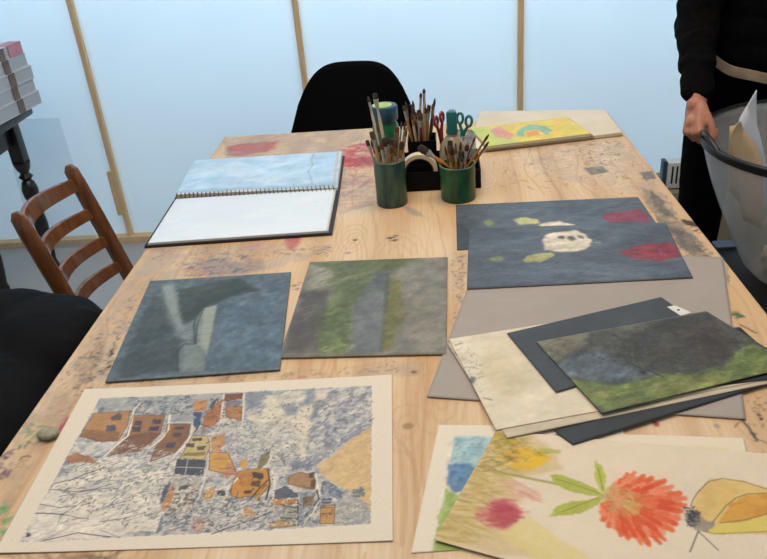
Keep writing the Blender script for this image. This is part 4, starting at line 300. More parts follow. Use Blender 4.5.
TABLE_MARKS = [('rings', 'ae8a62', 0.28, 3.2, 45, 95, [(590.1, 600.7)]), ('rings', 'ae8a62', 0.32, 5, 50, 150, [(398.9, 1286.5)]), ('rings', 'ae8a62', 0.32, 4, 45, 90, [(462.6, 1248.5)]), ('rings', 'b49068', 0.3, 5, 70, 160, [(570.0, 1132.5)]), ('rings', 'ae8a62', 0.32, 4, 40, 100, [(937.8, 1627.3)]), ('rings', 'b49068', 0.3, 4, 60, 150, [(1015.4, 1448.1)]),
 ('rings', 'ae8a62', 0.3, 4, 50, 110, [(637.6, 660.3)]), ('rings', 'ae8a62', 0.28, 4, 60, 120, [(33.4, 691.1)]), ('rings', 'ae8a62', 0.3, 5, 60, 120, [(766.6, 1575.5)]), ('rings', 'ae8a62', 0.28, 4, 55, 110, [(40.2, 902.4)]), ('blob', '8a6840', 0.75, 8, 7, 0, [(590.1, 600.7)]), ('blob', '8a6444', 0.8, 6, 6, 0, [(1143.0, 877.1)]), ('blob', '8a6444', 0.6, 6, 6, 0, [(598.7, 735.8)]),
 ('blob', '9a6a40', 0.6, 6, 7, 0, [(395.5, 1318.9)]), ('line', 'b48a5c', 0.6, 5, [(579.1, 570.0), (598.7, 523.2), (603.8, 450.8), (598.7, 375.6)]), ('line', 'b48a5c', 0.45, 5, [(566.7, 615.6), (579.4, 548.6), (586.0, 451.3), (584.5, 375.9)]), ('line', 'c09a70', 0.5, 4, [(117.3, 393.7), (113.3, 464.8), (117.3, 523.9), (105.0, 612.8)]),
 ('mottle', ['8f8880', 'a39688'], 26, 0.4, 1.6, 0.3, [(7.3, 1247.3), (263.6, 1240.0), (417.4, 1213.7), (361.3, 1144.2), (287.6, 1106.9), (159.1, 1101.6), (62.7, 1072.0), (13.4, 976.7)]), ('mottle', ['9a8c7c', 'b0a08c'], 18, 0.4, 1.3, 1.2, [(18.7, 1211.5), (63.8, 1173.7), (58.6, 1085.1), (91.0, 737.1), (71.5, 743.8), (7.1, 940.2)]),
 ('mottle', ['a8967e', '8a7868'], 22, 0.35, 1.3, 1.2, [(2.6, 549.1), (6.0, 969.8), (84.5, 731.9), (63.8, 689.6), (58.1, 525.9), (60.6, 429.5)]), ('mottle', ['8a8074', '9f9484', '6f6c66'], 20, 0.5, 1.4, 0.9, [(1134.8, 1462.5), (1173.4, 1396.1), (1169.1, 954.9), (1183.7, 1062.6), (1134.1, 1093.0), (1129.8, 1222.8)]),
 ('mottle', ['9a8a78', 'b09c84'], 24, 0.35, 1.3, 0.3, [(835.7, 1758.9), (1169.7, 1800.2), (1170.8, 1426.4), (1117.9, 1397.7), (957.7, 1520.3)]), ('mottle', ['9d8f80', 'b39f8a', 'a88a80'], 26, 0.45, 1.4, 0.2, [(3.2, 2008.1), (467.1, 2029.7), (507.5, 1424.7), (420.1, 1377.1), (394.4, 1816.3), (46.6, 1823.2)]),
 ('mottle', ['a08c78'], 16, 0.35, 1.3, 0.3, [(677.4, 1167.1), (712.8, 1140.5), (681.0, 856.2), (659.9, 841.6)]), ('mottle', ['a5957f', '93816c'], 22, 0.3, 1.5, 0.1, [(68.2, 730.0), (380.9, 748.6), (575.8, 771.2), (616.5, 762.9), (608.1, 727.0), (67.2, 710.8)]),
 ('poly', '8a4e54', 0.5850000000000001, 10, [(31.1, 1929.3), (89.7, 1946.4), (176.2, 1949.7), (171.7, 1870.4), (91.0, 1824.3), (43.6, 1848.8)]), ('dabs', ['b8524f', 'a8504c', 'c46a5e'], 80, 40.0, 8.05, 0.05, 1.2, 0.52, [(31.1, 1929.3), (177.8, 1940.2), (177.9, 1869.3), (73.6, 1835.5)]),
 ('dabs', ['b23a40', 'c2504c', 'a83a40'], 126, 48.0, 9.2, 0.08, 1.2, 0.52, [(392.9, 1867.6), (481.2, 1869.8), (490.0, 1689.7), (405.5, 1687.7)]), ('dabs', ['a05a60', '94888c'], 46, 48.0, 6.9, 0.1, 1.2, 0.39, [(393.0, 1674.7), (496.9, 1658.8), (501.2, 1455.9), (391.8, 1470.4)]), ('line', 'b8706a', 0.4, 6, [(394.9, 1439.2), (496.9, 1444.2)]),
 ('dabs', ['5a6a80'], 13, 24.0, 4.6, 0.8, 1.2, 0.52, [(406.3, 1586.6), (465.6, 1557.6), (461.7, 1461.2), (414.6, 1492.6)]), ('poly', 'ac4654', 0.7150000000000001, 8, [(314.2, 1259.8), (348.7, 1271.3), (349.6, 1230.8), (331.5, 1203.4), (317.4, 1224.3)]), ('poly', 'b8707a', 0.39, 8, [(215.2, 1235.2), (261.7, 1250.3), (258.2, 1220.8), (228.4, 1214.1)]),
 ('poly', '6a6a72', 0.39, 14, [(141.1, 1138.6), (169.3, 1191.4), (231.3, 1157.1), (276.0, 1171.1), (286.0, 1115.8), (184.8, 1082.1)]), ('dabs', ['5c6070', '7a707a', 'a05a60', '4a5060'], 103, 12.8, 5.75, 0.4, 1.5, 0.52, [(97.8, 1170.3), (164.7, 1211.1), (276.0, 1171.1), (277.4, 1116.7), (139.9, 1094.8)]),
 ('dabs', ['6a6a70', '8a6a6a', '50505a'], 80, 8.0, 3.45, 0.4, 1.5, 0.52, [(10.6, 1236.9), (122.5, 1245.1), (269.0, 1209.9), (417.4, 1213.7), (422.2, 1165.6), (187.2, 1161.5), (38.6, 1148.5)]), ('dabs', ['4a4444', '6a4a44', '5a5a60'], 126, 8.0, 2.07, 1.3, 1.2, 0.7150000000000001, [(13.4, 976.7), (55.9, 1093.8), (49.9, 1147.4), (82.4, 1009.6), (99.1, 747.9), (60.7, 758.8), (50.3, 690.3)]),
 ('dabs', ['6a5a50', '8a6a50'], 69, 9.600000000000001, 1.84, 1.2, 1.2, 0.65, [(28.2, 526.9), (20.7, 903.8), (102.7, 728.1), (65.3, 614.5), (58.1, 525.9)]), ('poly', '963248', 0.95, 5, [(62.1, 614.6), (64.0, 648.6), (71.7, 653.2), (72.9, 618.9), (72.2, 597.8)]),
 ('dabs', ['3f7a55', '5a9068', '2f5a48', '4a8a5a'], 29, 7.2, 4.02, 0.5, 1.5, 0.78, [(10.5, 631.3), (51.1, 629.5), (56.3, 591.5), (28.1, 565.6), (14.4, 581.8)]), ('dabs', ['3f8a55', '4a9a5a'], 25, 11.200000000000001, 2.88, 1.2, 1.2, 0.78, [(38.8, 474.5), (75.6, 438.1), (92.1, 385.9), (81.6, 386.1)]),
 ('dabs', ['5a3a5a', '4a3038', '6a4a60'], 18, 7.2, 4.6, 0.5, 1.5, 0.78, [(-2.8, 560.2), (10.4, 570.7), (33.1, 516.4), (21.3, 510.7)]), ('line', '5a4028', 0.85, 3, [(33.2, 548.0), (33.2, 554.4), (39.8, 556.4), (45.4, 554.0)]), ('dabs', ['3a6a45'], 6, 11.200000000000001, 6.9, 0.2, 1.2, 0.9, [(1142.6, 880.4), (1151.4, 873.1), (1143.6, 860.6), (1136.4, 867.7)]),
 ('line', '2a2422', 0.9, 4, [(1050.7, 593.3), (1053.7, 575.7), (1053.7, 554.6)]), ('line', '2a2422', 0.8, 2, [(1055.5, 552.4), (1065.0, 543.8)]), ('poly', '2a2422', 0.95, 2, [(1051.9, 567.2), (1058.3, 567.0), (1057.2, 550.3), (1051.9, 546.4)]), ('blob', '2a2422', 0.9, 3, 3, 0, [(1077.1, 603.2)]), ('blob', '2a2422', 0.9, 3, 3, 0, [(1076.4, 594.3)]),
 ('blob', '9a2c2c', 0.9, 4, 6, 0, [(934.2, 589.8)]), ('line', '8a3a2a', 0.7, 3, [(1045.3, 589.1), (1036.3, 578.6)]), ('blob', '6a6a70', 0.5, 4, 5, 0, [(1013.6, 581.8)]), ('dabs', ['8a4438', '5a3a34'], 20, 6.4, 2.3, 0.5, 1.5, 0.78, [(1070.9, 638.1), (1105.0, 648.3), (1075.2, 570.5), (1054.7, 582.2)]), ('line', '3a3230', 0.8, 4, [(1137.3, 838.7), (1151.5, 813.0)]),
 ('dabs', ['6a625c', '8a7a6a', '4a4644'], 138, 11.200000000000001, 3.45, 1.2, 1.2, 0.5850000000000001, [(1112.2, 1255.1), (1167.1, 1198.9), (1180.2, 1062.9), (1131.5, 1084.7), (1110.6, 1176.6)]), ('poly', '5a5856', 0.52, 12, [(1119.5, 1244.0), (1167.1, 1198.9), (1174.3, 1123.8), (1139.3, 1109.8), (1122.9, 1184.7)]),
 ('poly', '7a7058', 0.65, 8, [(1133.6, 1431.6), (1159.9, 1428.0), (1138.0, 1348.8), (1116.9, 1351.5)]), ('poly', '55585a', 0.7150000000000001, 5, [(1154.5, 1537.9), (1185.8, 1546.8), (1180.2, 1500.9), (1154.2, 1491.7)]), ('poly', '5c5e5c', 0.65, 6, [(1027.4, 1591.9), (1074.6, 1591.6), (1081.4, 1555.8), (1040.8, 1548.3)]),
 ('poly', '6a6a64', 0.52, 6, [(1127.2, 1390.5), (1149.6, 1336.0), (1148.5, 1287.2), (1115.9, 1307.4)]), ('dabs', ['5a4a44', '7a5a4a', '8a4a40', '4a4a50'], 172, 11.200000000000001, 2.53, 0.3, 1.5, 0.5850000000000001, [(808.8, 1763.5), (1169.7, 1800.2), (1182.9, 1554.0), (1154.7, 1369.4), (1037.9, 1444.9), (813.6, 1541.3)]),
 ('dabs', ['8a5a48', '6a5044', 'a0705a'], 57, 24.0, 2.3, 0.25, 1.2, 0.65, [(996.8, 1747.8), (1165.7, 1784.1), (1168.2, 1457.7), (1127.0, 1432.5)]), ('dabs', ['4a3a34'], 9, 6.4, 5.75, 0.5, 1.5, 0.9, [(541.7, 1249.8), (559.2, 1252.9), (559.8, 1222.8), (542.5, 1224.7)]), ('blob', '4a3a34', 0.9, 5, 5, 0, [(470.0, 1237.6)]), ('blob', '5a5a60', 0.6, 6, 5, 0, [(459.5, 1175.8)]),
 ('dabs', ['5a5a5c', '6a625a'], 29, 9.600000000000001, 3.45, 0.3, 1.2, 0.78, [(287.0, 1208.0), (416.9, 1218.6), (422.2, 1165.6), (296.3, 1178.4)]), ('dabs', ['5a5048', '6a7078', '4a4a4c'], 69, 7.2, 2.88, 1, 1.5, 0.78, [(676.4, 1144.2), (708.8, 1140.9), (689.7, 888.6), (665.4, 890.4)]),
 ('dabs', ['5a5a5a'], 9, 6.4, 3.45, 0.3, 1.2, 0.78, [(360.8, 1057.8), (373.0, 1056.7), (373.4, 1024.3), (361.4, 1025.3)]), ('dabs', ['8a3a34', '5a4038', '6a5a50'], 57, 6.4, 2.07, 0.2, 1.2, 0.78, [(67.2, 710.8), (149.5, 739.4), (364.2, 749.6), (575.8, 771.2), (576.4, 737.1), (88.6, 720.6)]), ('blob', '6a3a30', 0.8, 4, 3, 0, [(598.7, 735.8)]),
 ('dabs', ['7a6a60', '9a7a6a', '6a7078'], 138, 11.200000000000001, 2.3, 0.2, 1.5, 0.39, [(7.9, 1988.4), (467.6, 2019.8), (495.4, 1816.1), (398.8, 1832.3), (46.6, 1823.2)]), ('dabs', ['5a4a3a', '7a4a3a'], 46, 32.0, 3.45, 0.05, 1.2, 0.39, [(105.5, 363.0), (241.8, 370.0), (246.6, 355.8), (107.7, 358.2)]),
 ('poly', '57707a', 0.45499999999999996, 10, [(565.3, 1411.3), (593.8, 1401.7), (621.3, 1335.6), (594.0, 1350.1)]), ('poly', '2a2624', 0.95, 2, [(1169.2, 1258.5), (1185.6, 1251.4), (1198.6, 1234.6), (1190.1, 1220.7), (1169.6, 1233.1)]), ('dabs', ['3a2a26', '8a2f3a', '2a2422'], 29, 6.4, 3.45, 0.3, 1.4, 0.9, [(1168.2, 1269.0), (1201.8, 1244.4), (1192.6, 1167.4), (1178.6, 1197.5)]),
 ('dabs', ['4a3c34', '5a4a44'], 34, 12.8, 3.45, 0.2, 1.5, 0.9, [(1007.9, 1812.1), (1139.8, 1788.7), (1141.4, 1631.5), (1048.6, 1610.0)]), ('dabs', ['3c3430'], 16, 12.8, 3.45, 1.2, 1.2, 0.9, [(68.4, 834.1), (63.2, 880.3), (85.7, 766.0), (78.6, 766.4)]), ('dabs', ['4a423c', '76685a'], 69, 9.600000000000001, 2.88, 0.5, 1.5, 0.78, [(9.9, 747.3), (20.7, 903.8), (80.4, 766.3), (67.2, 689.4)]),
 ('mottle', ['4f4c48', '5c5a56'], 10, 0.6, 1.6, 0.1, [(1027.4, 1591.9), (1076.2, 1598.5), (1086.1, 1555.1), (1039.4, 1541.7)]), ('mottle', ['4f5054', '5c5e60'], 9, 0.6, 1.4, 0.3, [(1154.5, 1537.9), (1188.1, 1546.4), (1180.7, 1494.3), (1152.5, 1485.4)]),
 ('mottle', ['5c564c', '6e675a', '4c4844'], 14, 0.55, 1.4, 1.0, [(1149.0, 1429.5), (1159.0, 1368.8), (1165.9, 1064.3), (1144.4, 1066.5), (1117.6, 1166.4), (1121.9, 1290.5)]), ('dabs', ['9a5a3c', '7a4a34', 'b0704a'], 57, 20.8, 2.88, 0.2, 1.3, 0.78, [(808.8, 1763.5), (1113.8, 1793.3), (1127.0, 1432.5), (808.3, 1489.6)])]

# ------------------------------------------------------------------ materials
def hexc(h):
    return np.array([int(h[i:i+2], 16) / 255 for i in (0, 2, 4)])
def lin(c):
    c = np.asarray(c, float)
    return np.where(c <= .04045, c / 12.92, ((c + .055) / 1.055) ** 2.4)
def L4(h):
    return (*[float(x) for x in lin(hexc(h))], 1.0)

def new_mat(name):
    m = bpy.data.materials.new(name); m.use_nodes = True
    nt = m.node_tree; b = nt.nodes['Principled BSDF']
    return m, nt, b
def mat(name, c, rough=.6, metal=0, c2=None, scale=20, bump=0, bscale=60, spec=.5, stretch=(1, 1, 1), sheen=0):
    """procedural material: two tones mixed by noise, with optional bump"""
    m, nt, b = new_mat(name)
    b.inputs['Roughness'].default_value = rough
    b.inputs['Metallic'].default_value = metal
    b.inputs['Specular IOR Level'].default_value = spec
    if sheen: b.inputs['Sheen Weight'].default_value = sheen
    tc = nt.nodes.new('ShaderNodeTexCoord')
    mp = nt.nodes.new('ShaderNodeMapping'); mp.inputs['Scale'].default_value = stretch
    nt.links.new(tc.outputs['Object'], mp.inputs[0])
    n = nt.nodes.new('ShaderNodeTexNoise'); n.inputs['Scale'].default_value = scale; n.inputs['Detail'].default_value = 5
    nt.links.new(mp.outputs[0], n.inputs['Vector'])
    r = nt.nodes.new('ShaderNodeValToRGB')
    r.color_ramp.elements[0].position = .35; r.color_ramp.elements[1].position = .65
    r.color_ramp.elements[0].color = L4(c); r.color_ramp.elements[1].color = L4(c2 or c)
    nt.links.new(n.outputs[0], r.inputs[0]); nt.links.new(r.outputs[0], b.inputs['Base Color'])
    if bump:
        n2 = nt.nodes.new('ShaderNodeTexNoise'); n2.inputs['Scale'].default_value = bscale; n2.inputs['Detail'].default_value = 4
        nt.links.new(mp.outputs[0], n2.inputs['Vector'])
        bp = nt.nodes.new('ShaderNodeBump'); bp.inputs['Strength'].default_value = bump; bp.inputs['Distance'].default_value = .004
        nt.links.new(n2.outputs[0], bp.inputs['Height']); nt.links.new(bp.outputs[0], b.inputs['Normal'])
    return m

def art_material(name, rough, bump, spec=.3):
    """painted paper: pigment comes from the sheet's colour attribute, tooth from noise"""
    m, nt, b = new_mat(name)
    at = nt.nodes.new('ShaderNodeAttribute'); at.attribute_name = 'pigment'
    tc = nt.nodes.new('ShaderNodeTexCoord')
    n = nt.nodes.new('ShaderNodeTexNoise'); n.inputs['Scale'].default_value = 260; n.inputs['Detail'].default_value = 3
    nt.links.new(tc.outputs['Object'], n.inputs['Vector'])
    mr = nt.nodes.new('ShaderNodeMapRange'); mr.inputs[3].default_value = .94; mr.inputs[4].default_value = 1.06
    nt.links.new(n.outputs[0], mr.inputs[0])
    mx = nt.nodes.new('ShaderNodeVectorMath'); mx.operation = 'SCALE'
    nt.links.new(at.outputs['Color'], mx.inputs[0]); nt.links.new(mr.outputs[0], mx.inputs['Scale'])
    nt.links.new(mx.outputs[0], b.inputs['Base Color'])
    bp = nt.nodes.new('ShaderNodeBump'); bp.inputs['Strength'].default_value = bump; bp.inputs['Distance'].default_value = .001
    nt.links.new(n.outputs[0], bp.inputs['Height']); nt.links.new(bp.outputs[0], b.inputs['Normal'])
    b.inputs['Roughness'].default_value = rough; b.inputs['Specular IOR Level'].default_value = spec
    return m

def plywood_material():
    m, nt, b = new_mat('plywood')
    N = nt.nodes.new; Lk = nt.links.new
    tc = N('ShaderNodeTexCoord')
    mp = N('ShaderNodeMapping'); mp.inputs['Scale'].default_value = (1, .16, 1)
    Lk(tc.outputs['Object'], mp.inputs[0])
    wv = N('ShaderNodeTexWave'); wv.wave_type = 'BANDS'; wv.bands_direction = 'X'
    wv.inputs['Scale'].default_value = 2.4; wv.inputs['Distortion'].default_value = 9; wv.inputs['Detail'].default_value = 2.5
    wv.inputs['Detail Scale'].default_value = 1.3; wv.inputs['Detail Roughness'].default_value = .5
    Lk(mp.outputs[0], wv.inputs['Vector'])
    mp2 = N('ShaderNodeMapping'); mp2.inputs['Scale'].default_value = (60, 3, 1); Lk(tc.outputs['Object'], mp2.inputs[0])
    fine = N('ShaderNodeTexNoise'); fine.inputs['Scale'].default_value = 3; fine.inputs['Detail'].default_value = 4; Lk(mp2.outputs[0], fine.inputs['Vector'])
    big = N('ShaderNodeTexNoise'); big.inputs['Scale'].default_value = 2.2; big.inputs['Detail'].default_value = 2; Lk(tc.outputs['Object'], big.inputs['Vector'])
    r = N('ShaderNodeValToRGB'); e = r.color_ramp.elements
    e[0].position = 0; e[0].color = (.70, .61, .48, 1); e[1].position = 1; e[1].color = (.60, .475, .34, 1)
    k = e.new(.6); k.color = L4('d3c3ab')
    Lk(wv.outputs['Color'], r.inputs[0])
    r2 = N('ShaderNodeValToRGB'); r2.color_ramp.elements[0].position = .3; r2.color_ramp.elements[1].position = .7
    r2.color_ramp.elements[0].color = L4('f6ead8'); r2.color_ramp.elements[1].color = L4('ffffff')
    Lk(fine.outputs[0], r2.inputs[0])
    m1 = N('ShaderNodeMix'); m1.data_type = 'RGBA'; m1.blend_type = 'MULTIPLY'; m1.inputs[0].default_value = 1
    Lk(r.outputs[0], m1.inputs[6]); Lk(r2.outputs[0], m1.inputs[7])
    r3 = N('ShaderNodeValToRGB'); r3.color_ramp.elements[0].position = .35; r3.color_ramp.elements[1].position = .65
    r3.color_ramp.elements[0].color = L4('fff4e6'); r3.color_ramp.elements[1].color = L4('f4dcbb')
    Lk(big.outputs[0], r3.inputs[0])
    m2 = N('ShaderNodeMix'); m2.data_type = 'RGBA'; m2.blend_type = 'MULTIPLY'; m2.inputs[0].default_value = 1
    Lk(m1.outputs[2], m2.inputs[6]); Lk(r3.outputs[0], m2.inputs[7])
    at = N('ShaderNodeAttribute'); at.attribute_name = 'pigment'
    m3 = N('ShaderNodeMix'); m3.data_type = 'RGBA'
    Lk(at.outputs['Alpha'], m3.inputs[0]); Lk(m2.outputs[2], m3.inputs[6]); Lk(at.outputs['Color'], m3.inputs[7])
    Lk(m3.outputs[2], b.inputs['Base Color'])
    bp = N('ShaderNodeBump'); bp.inputs['Strength'].default_value = .12; bp.inputs['Distance'].default_value = .002
    Lk(fine.outputs[0], bp.inputs['Height']); Lk(bp.outputs[0], b.inputs['Normal'])
    b.inputs['Roughness'].default_value = .5; b.inputs['Specular IOR Level'].default_value = .35
    return m

def glassy(name, c, alpha, rough=.25, dv=.1):
    """thin translucent plastic: part see-through, part milky"""
    m, nt, b = new_mat(name)
    N = nt.nodes.new; Lk = nt.links.new
    tr = N('ShaderNodeBsdfTransparent'); tr.inputs[0].default_value = (.96, .965, .97, 1)
    n = N('ShaderNodeTexNoise'); n.inputs['Scale'].default_value = 9; n.inputs['Detail'].default_value = 3
    tc = N('ShaderNodeTexCoord'); Lk(tc.outputs['Object'], n.inputs['Vector'])
    mr = N('ShaderNodeMapRange'); mr.inputs[3].default_value = alpha - dv; mr.inputs[4].default_value = alpha + dv; Lk(n.outputs[0], mr.inputs[0])
    b.inputs['Base Color'].default_value = L4(c); b.inputs['Roughness'].default_value = rough
    ms = N('ShaderNodeMixShader'); Lk(mr.outputs[0], ms.inputs[0]); Lk(tr.outputs[0], ms.inputs[1]); Lk(b.outputs[0], ms.inputs[2])
    Lk(ms.outputs[0], nt.nodes['Material Output'].inputs[0])
    return m

def panel_material(name, c_low, c_high, strength_t=.62):
    """milky sheet that lets the daylight behind it through"""
    m, nt, b = new_mat(name)
    N = nt.nodes.new; Lk = nt.links.new
    tc = N('ShaderNodeTexCoord'); n = N('ShaderNodeTexNoise'); n.inputs['Scale'].default_value = 1.4; n.inputs['Detail'].default_value = 2
    Lk(tc.outputs['Object'], n.inputs['Vector'])
    r = N('ShaderNodeValToRGB'); r.color_ramp.elements[0].color = L4(c_low); r.color_ramp.elements[1].color = L4(c_high)
    r.color_ramp.elements[0].position = .3; r.color_ramp.elements[1].position = .7
    Lk(n.outputs[0], r.inputs[0])
    t = N('ShaderNodeBsdfTranslucent'); Lk(r.outputs[0], t.inputs[0]); Lk(r.outputs[0], b.inputs['Base Color'])
    b.inputs['Roughness'].default_value = .55
    ms = N('ShaderNodeMixShader'); ms.inputs[0].default_value = strength_t
    Lk(b.outputs[0], ms.inputs[1]); Lk(t.outputs[0], ms.inputs[2]); Lk(ms.outputs[0], nt.nodes['Material Output'].inputs[0])
    return m

M = dict(
    art=art_material('painted_paper', .62, .15), artgloss=art_material('painted_board', .5, .25, .35),
    plywood=plywood_material(),
    ply_edge=mat('plywood_edge', 'b98f60', .7, c2='8d6640', scale=30, stretch=(1, 1, 14)),
    pine=mat('pine_batten', 'e3c79c', .6, c2='d6b684', scale=14, stretch=(6, 6, .6), bump=.1),
    panel=panel_material('milky_panel', 'eef2f3', 'f4f7f7'),
    shadeblue=glassy('pale_blue_shade', 'b4cfe2', .07, .4, .02),
    floor=mat('grey_floor', 'a0a3a2', .45, c2='a9abaa', scale=3, bump=.05, bscale=20),
    orange_wood=mat('varnished_wood', '7a4c2a', .22, c2='5e3a20', scale=9, stretch=(7, 7, 1), bump=.05),
    dark_wood=mat('dark_stained_wood', '15110f', .3, c2='1f1916', scale=12, stretch=(5, 5, 1)),
    black_plastic=mat('black_moulded_plastic', '030304', .75, c2='040405', scale=8, spec=.1),
    black_metal=mat('black_painted_metal', '0d0d0e', .4, c2='141415', scale=8),
    black_cloth=mat('black_knit', '050505', .95, c2='0a0a0b', scale=60, bump=.4, bscale=220, spec=.05),
    coat=mat('black_coat_cloth', '050506', .8, c2='0a0a0c', scale=12, bump=.5, bscale=25, spec=.15),
    skin=mat('skin', 'b47c60', .5, c2='a66c52', scale=30, bump=.1, bscale=180),
    hair=mat('dark_brown_hair', '2a1c12', .6, c2='3a281a', scale=30, stretch=(8, 8, 1), bump=.3),
    eye=mat('eye_white', 'e8e4de', .3), iris=mat('iris_brown', '3a2414', .3), lips=mat('lips', '9c5a4c', .5),
    beige=mat('beige_cloth', '9d8b72', .9, c2='8a7861', scale=30, bump=.3, bscale=160),
    tub=glassy('milky_grey_plastic', 'c6c8c6', .34),
    rim=mat('black_rubber_rim', '101114', .4, c2='16171a', scale=10),
    kraft=mat('kraft_paper', 'bd9f78', .8, c2='cdb28c', scale=7, bump=.2, bscale=20),
    white_paper=mat('white_paper', 'd9dde0', .7, c2='cfd5da', scale=6),
    cream=mat('cream_paper', 'd9ccb5', .75, c2='cdbea4', scale=6),
    page=mat('page_edges', 'd8d5cc', .8, c2='c4c0b6', scale=80, stretch=(.2, .2, 8)),
    bookgrey=mat('grey_magazine_edges', 'b9bcc0', .7, c2='a9adb2', scale=60, stretch=(.3, .3, 10)),
    bookwhite=mat('white_magazine_cover', 'd2d5d8', .5, c2='c4c8cc', scale=20),
    pink=mat('pink_book_cover', 'c98a98', .5, c2='bf7f8e', scale=20),
    strap=mat('brown_strap', '7a6a60', .7, c2='695a52', scale=30),
    brass=mat('brass_wire', '9a7b45', .35, 1, c2='7d6236', scale=40),
    cover=mat('black_book_cloth', '17191c', .6, c2='1e2024', scale=40),
    green_tin=mat('green_painted_tin', '0a3a1e', .35, c2='1c5a34', scale=50, bump=.25, bscale=60, stretch=(1, 1, .5)),
    teal_tin=mat('teal_painted_tin', '0a333c', .35, c2='3b5a44', scale=55, bump=.25, bscale=70, stretch=(1, 1, .3)),
    tin_in=mat('tin_inside', '3b4440', .5), dregs=mat('dried_paint_rim', '2f5244', .6, c2='6a7a60', scale=60),
    tray=mat('black_tray_plastic', '050506', .6, c2='070708', scale=10, spec=.15),
    wood_handle=mat('brush_handle_wood', 'c9a97c', .5, c2='ab8a60', scale=40, stretch=(1, 1, .2)),
    pale_handle=mat('brush_handle_pale', 'c9bb9f', .5, c2='a89a80', scale=40, stretch=(1, 1, .2)),
    orange_handle=mat('brush_handle_orange', 'b5762c', .4, c2='9a6226', scale=40, stretch=(1, 1, .2)),
    red_handle=mat('brush_handle_red', '7c1f22', .35, c2='6a1a1e', scale=30),
    dark_handle=mat('brush_handle_dark', '241b18', .35, c2='33261f', scale=30),
    ferrule=mat('brush_ferrule', 'b5b0a4', .4, .5, c2='9a958a', scale=30),
    copper=mat('copper_ferrule', 'a87c48', .4, .5, c2='7a5a34', scale=30),
    bristle=mat('dark_bristle', '2b2320', .9, c2='4a3c32', scale=120, stretch=(4, 4, .3)),
    bristle_brown=mat('brown_bristle', '6d4b2c', .9, c2='4c3420', scale=120, stretch=(4, 4, .3)),
    tape=mat('masking_tape', 'd3c3a2', .6, c2='c6b592', scale=30), tape_core=mat('tape_core', '5e4a38', .8, c2='4a3a2c', scale=30),
    teal=mat('teal_plastic', '0f5a56', .3, c2='136963', scale=10), red_plastic=mat('red_plastic', '8a1c28', .3, c2='7a1824', scale=10),
    green_plastic=mat('green_plastic', '2d7a68', .3, c2='256b5b', scale=10), steel=mat('steel', 'a8adb0', .25, 1, c2='989da0', scale=20),
    bottle=mat('cloudy_bottle', 'a08e72', .3, c2='84705a', scale=30), clear=glassy('clear_glass', '9fb0b0', .35, .1),
    jar_green=mat('green_paint', '165a3a', .3, c2='1a6a44', scale=14), jar_blue=mat('blue_lid', '153c50', .35, c2='1c4c62', scale=12),
    jar_yellow=mat('yellow_paint_skin', 'b9c04a', .5, c2='8fb050', scale=30),
    heater=mat('cream_enamel', 'cfd0c8', .4, c2='c6c7be', scale=10), heater_side=mat('blue_grey_enamel', '33475a', .45, c2='2b3d4e', scale=10),
    slot=mat('dark_slot', '101316', .8), card=mat('cardboard', '9c8d6f', .85, c2='8f8064', scale=9, bump=.1),
    clay=mat('paint_stained_eraser', 'a09a80', .85, c2='7a8068', scale=120, bump=.5, bscale=160),
    blue_cover=mat('blue_folder', '56697c', .6, c2='66788a', scale=8), pinkish=mat('crimson_scrap', '8a2f44', .6, c2='a04a5a', scale=20),
    tag=mat('white_label', 'd6d2c4', .6, c2='cac5b5', scale=30),
)

# ------------------------------------------------------------------ object helpers
def link(name, me, m, parent=None):
    o = bpy.data.objects.new(name, me); col.objects.link(o)
    if m is not None: me.materials.append(m)
    if parent is not None: o.parent = parent
    return o
def obj(name, bm, m, parent=None, smooth=True, origin=None):
    bmesh.ops.recalc_face_normals(bm, faces=bm.faces[:])
    me = bpy.data.meshes.new(name)
    if origin is not None:
        bmesh.ops.translate(bm, verts=bm.verts[:], vec=-Vector(origin))
    bm.to_mesh(me); bm.free()
    o = link(name, me, m, parent)
    if origin is not None: o.location = origin
    if smooth:
        for p in me.polygons: p.use_smooth = True
        try: me.set_sharp_from_angle(angle=R(38))
        except Exception: pass
    return o
def thing(name, label, cat, loc=(0, 0, 0), rz=0, group=None):
    o = bpy.data.objects.new(name, None); col.objects.link(o)
    o.location = loc; o.rotation_euler = (0, 0, rz); o.empty_display_size = .05
    return tag(o, label, cat, group)
def tag(o, label, cat, group=None, kind=None):
    o['label'] = label; o['category'] = cat
    if group: o['group'] = group
    if kind: o['kind'] = kind
    return o
def struct(name, bm, m, label, cat, smooth=False):
    o = obj(name, bm, m, None, smooth); o['kind'] = 'structure'; o['label'] = label; o['category'] = cat
    return o
def box(bm, x0, x1, y0, y1, z0, z1, mtx=None, bev=0):
    r = bmesh.ops.create_cube(bm, size=1)
    vs = r['verts']
    for v in vs:
        v.co = Vector((x0 + (v.co.x + .5) * (x1 - x0), y0 + (v.co.y + .5) * (y1 - y0), z0 + (v.co.z + .5) * (z1 - z0)))
    if bev:
        es = list({e for v in vs for e in v.link_edges})
        g = bmesh.ops.bevel(bm, geom=es, offset=bev, segments=2, affect='EDGES', profile=.6)
        vs = list({v for f in g['faces'] for v in f.verts} | {v for v in vs if v.is_valid})
    if mtx is not None:
        for v in vs: v.co = mtx @ v.co
    return vs
def frame(d):
    d = Vector(d).normalized()
    a = Vector((0, 0, 1)) if abs(d.z) < .9 else Vector((1, 0, 0))
    u = d.cross(a).normalized(); return u, d.cross(u).normalized()
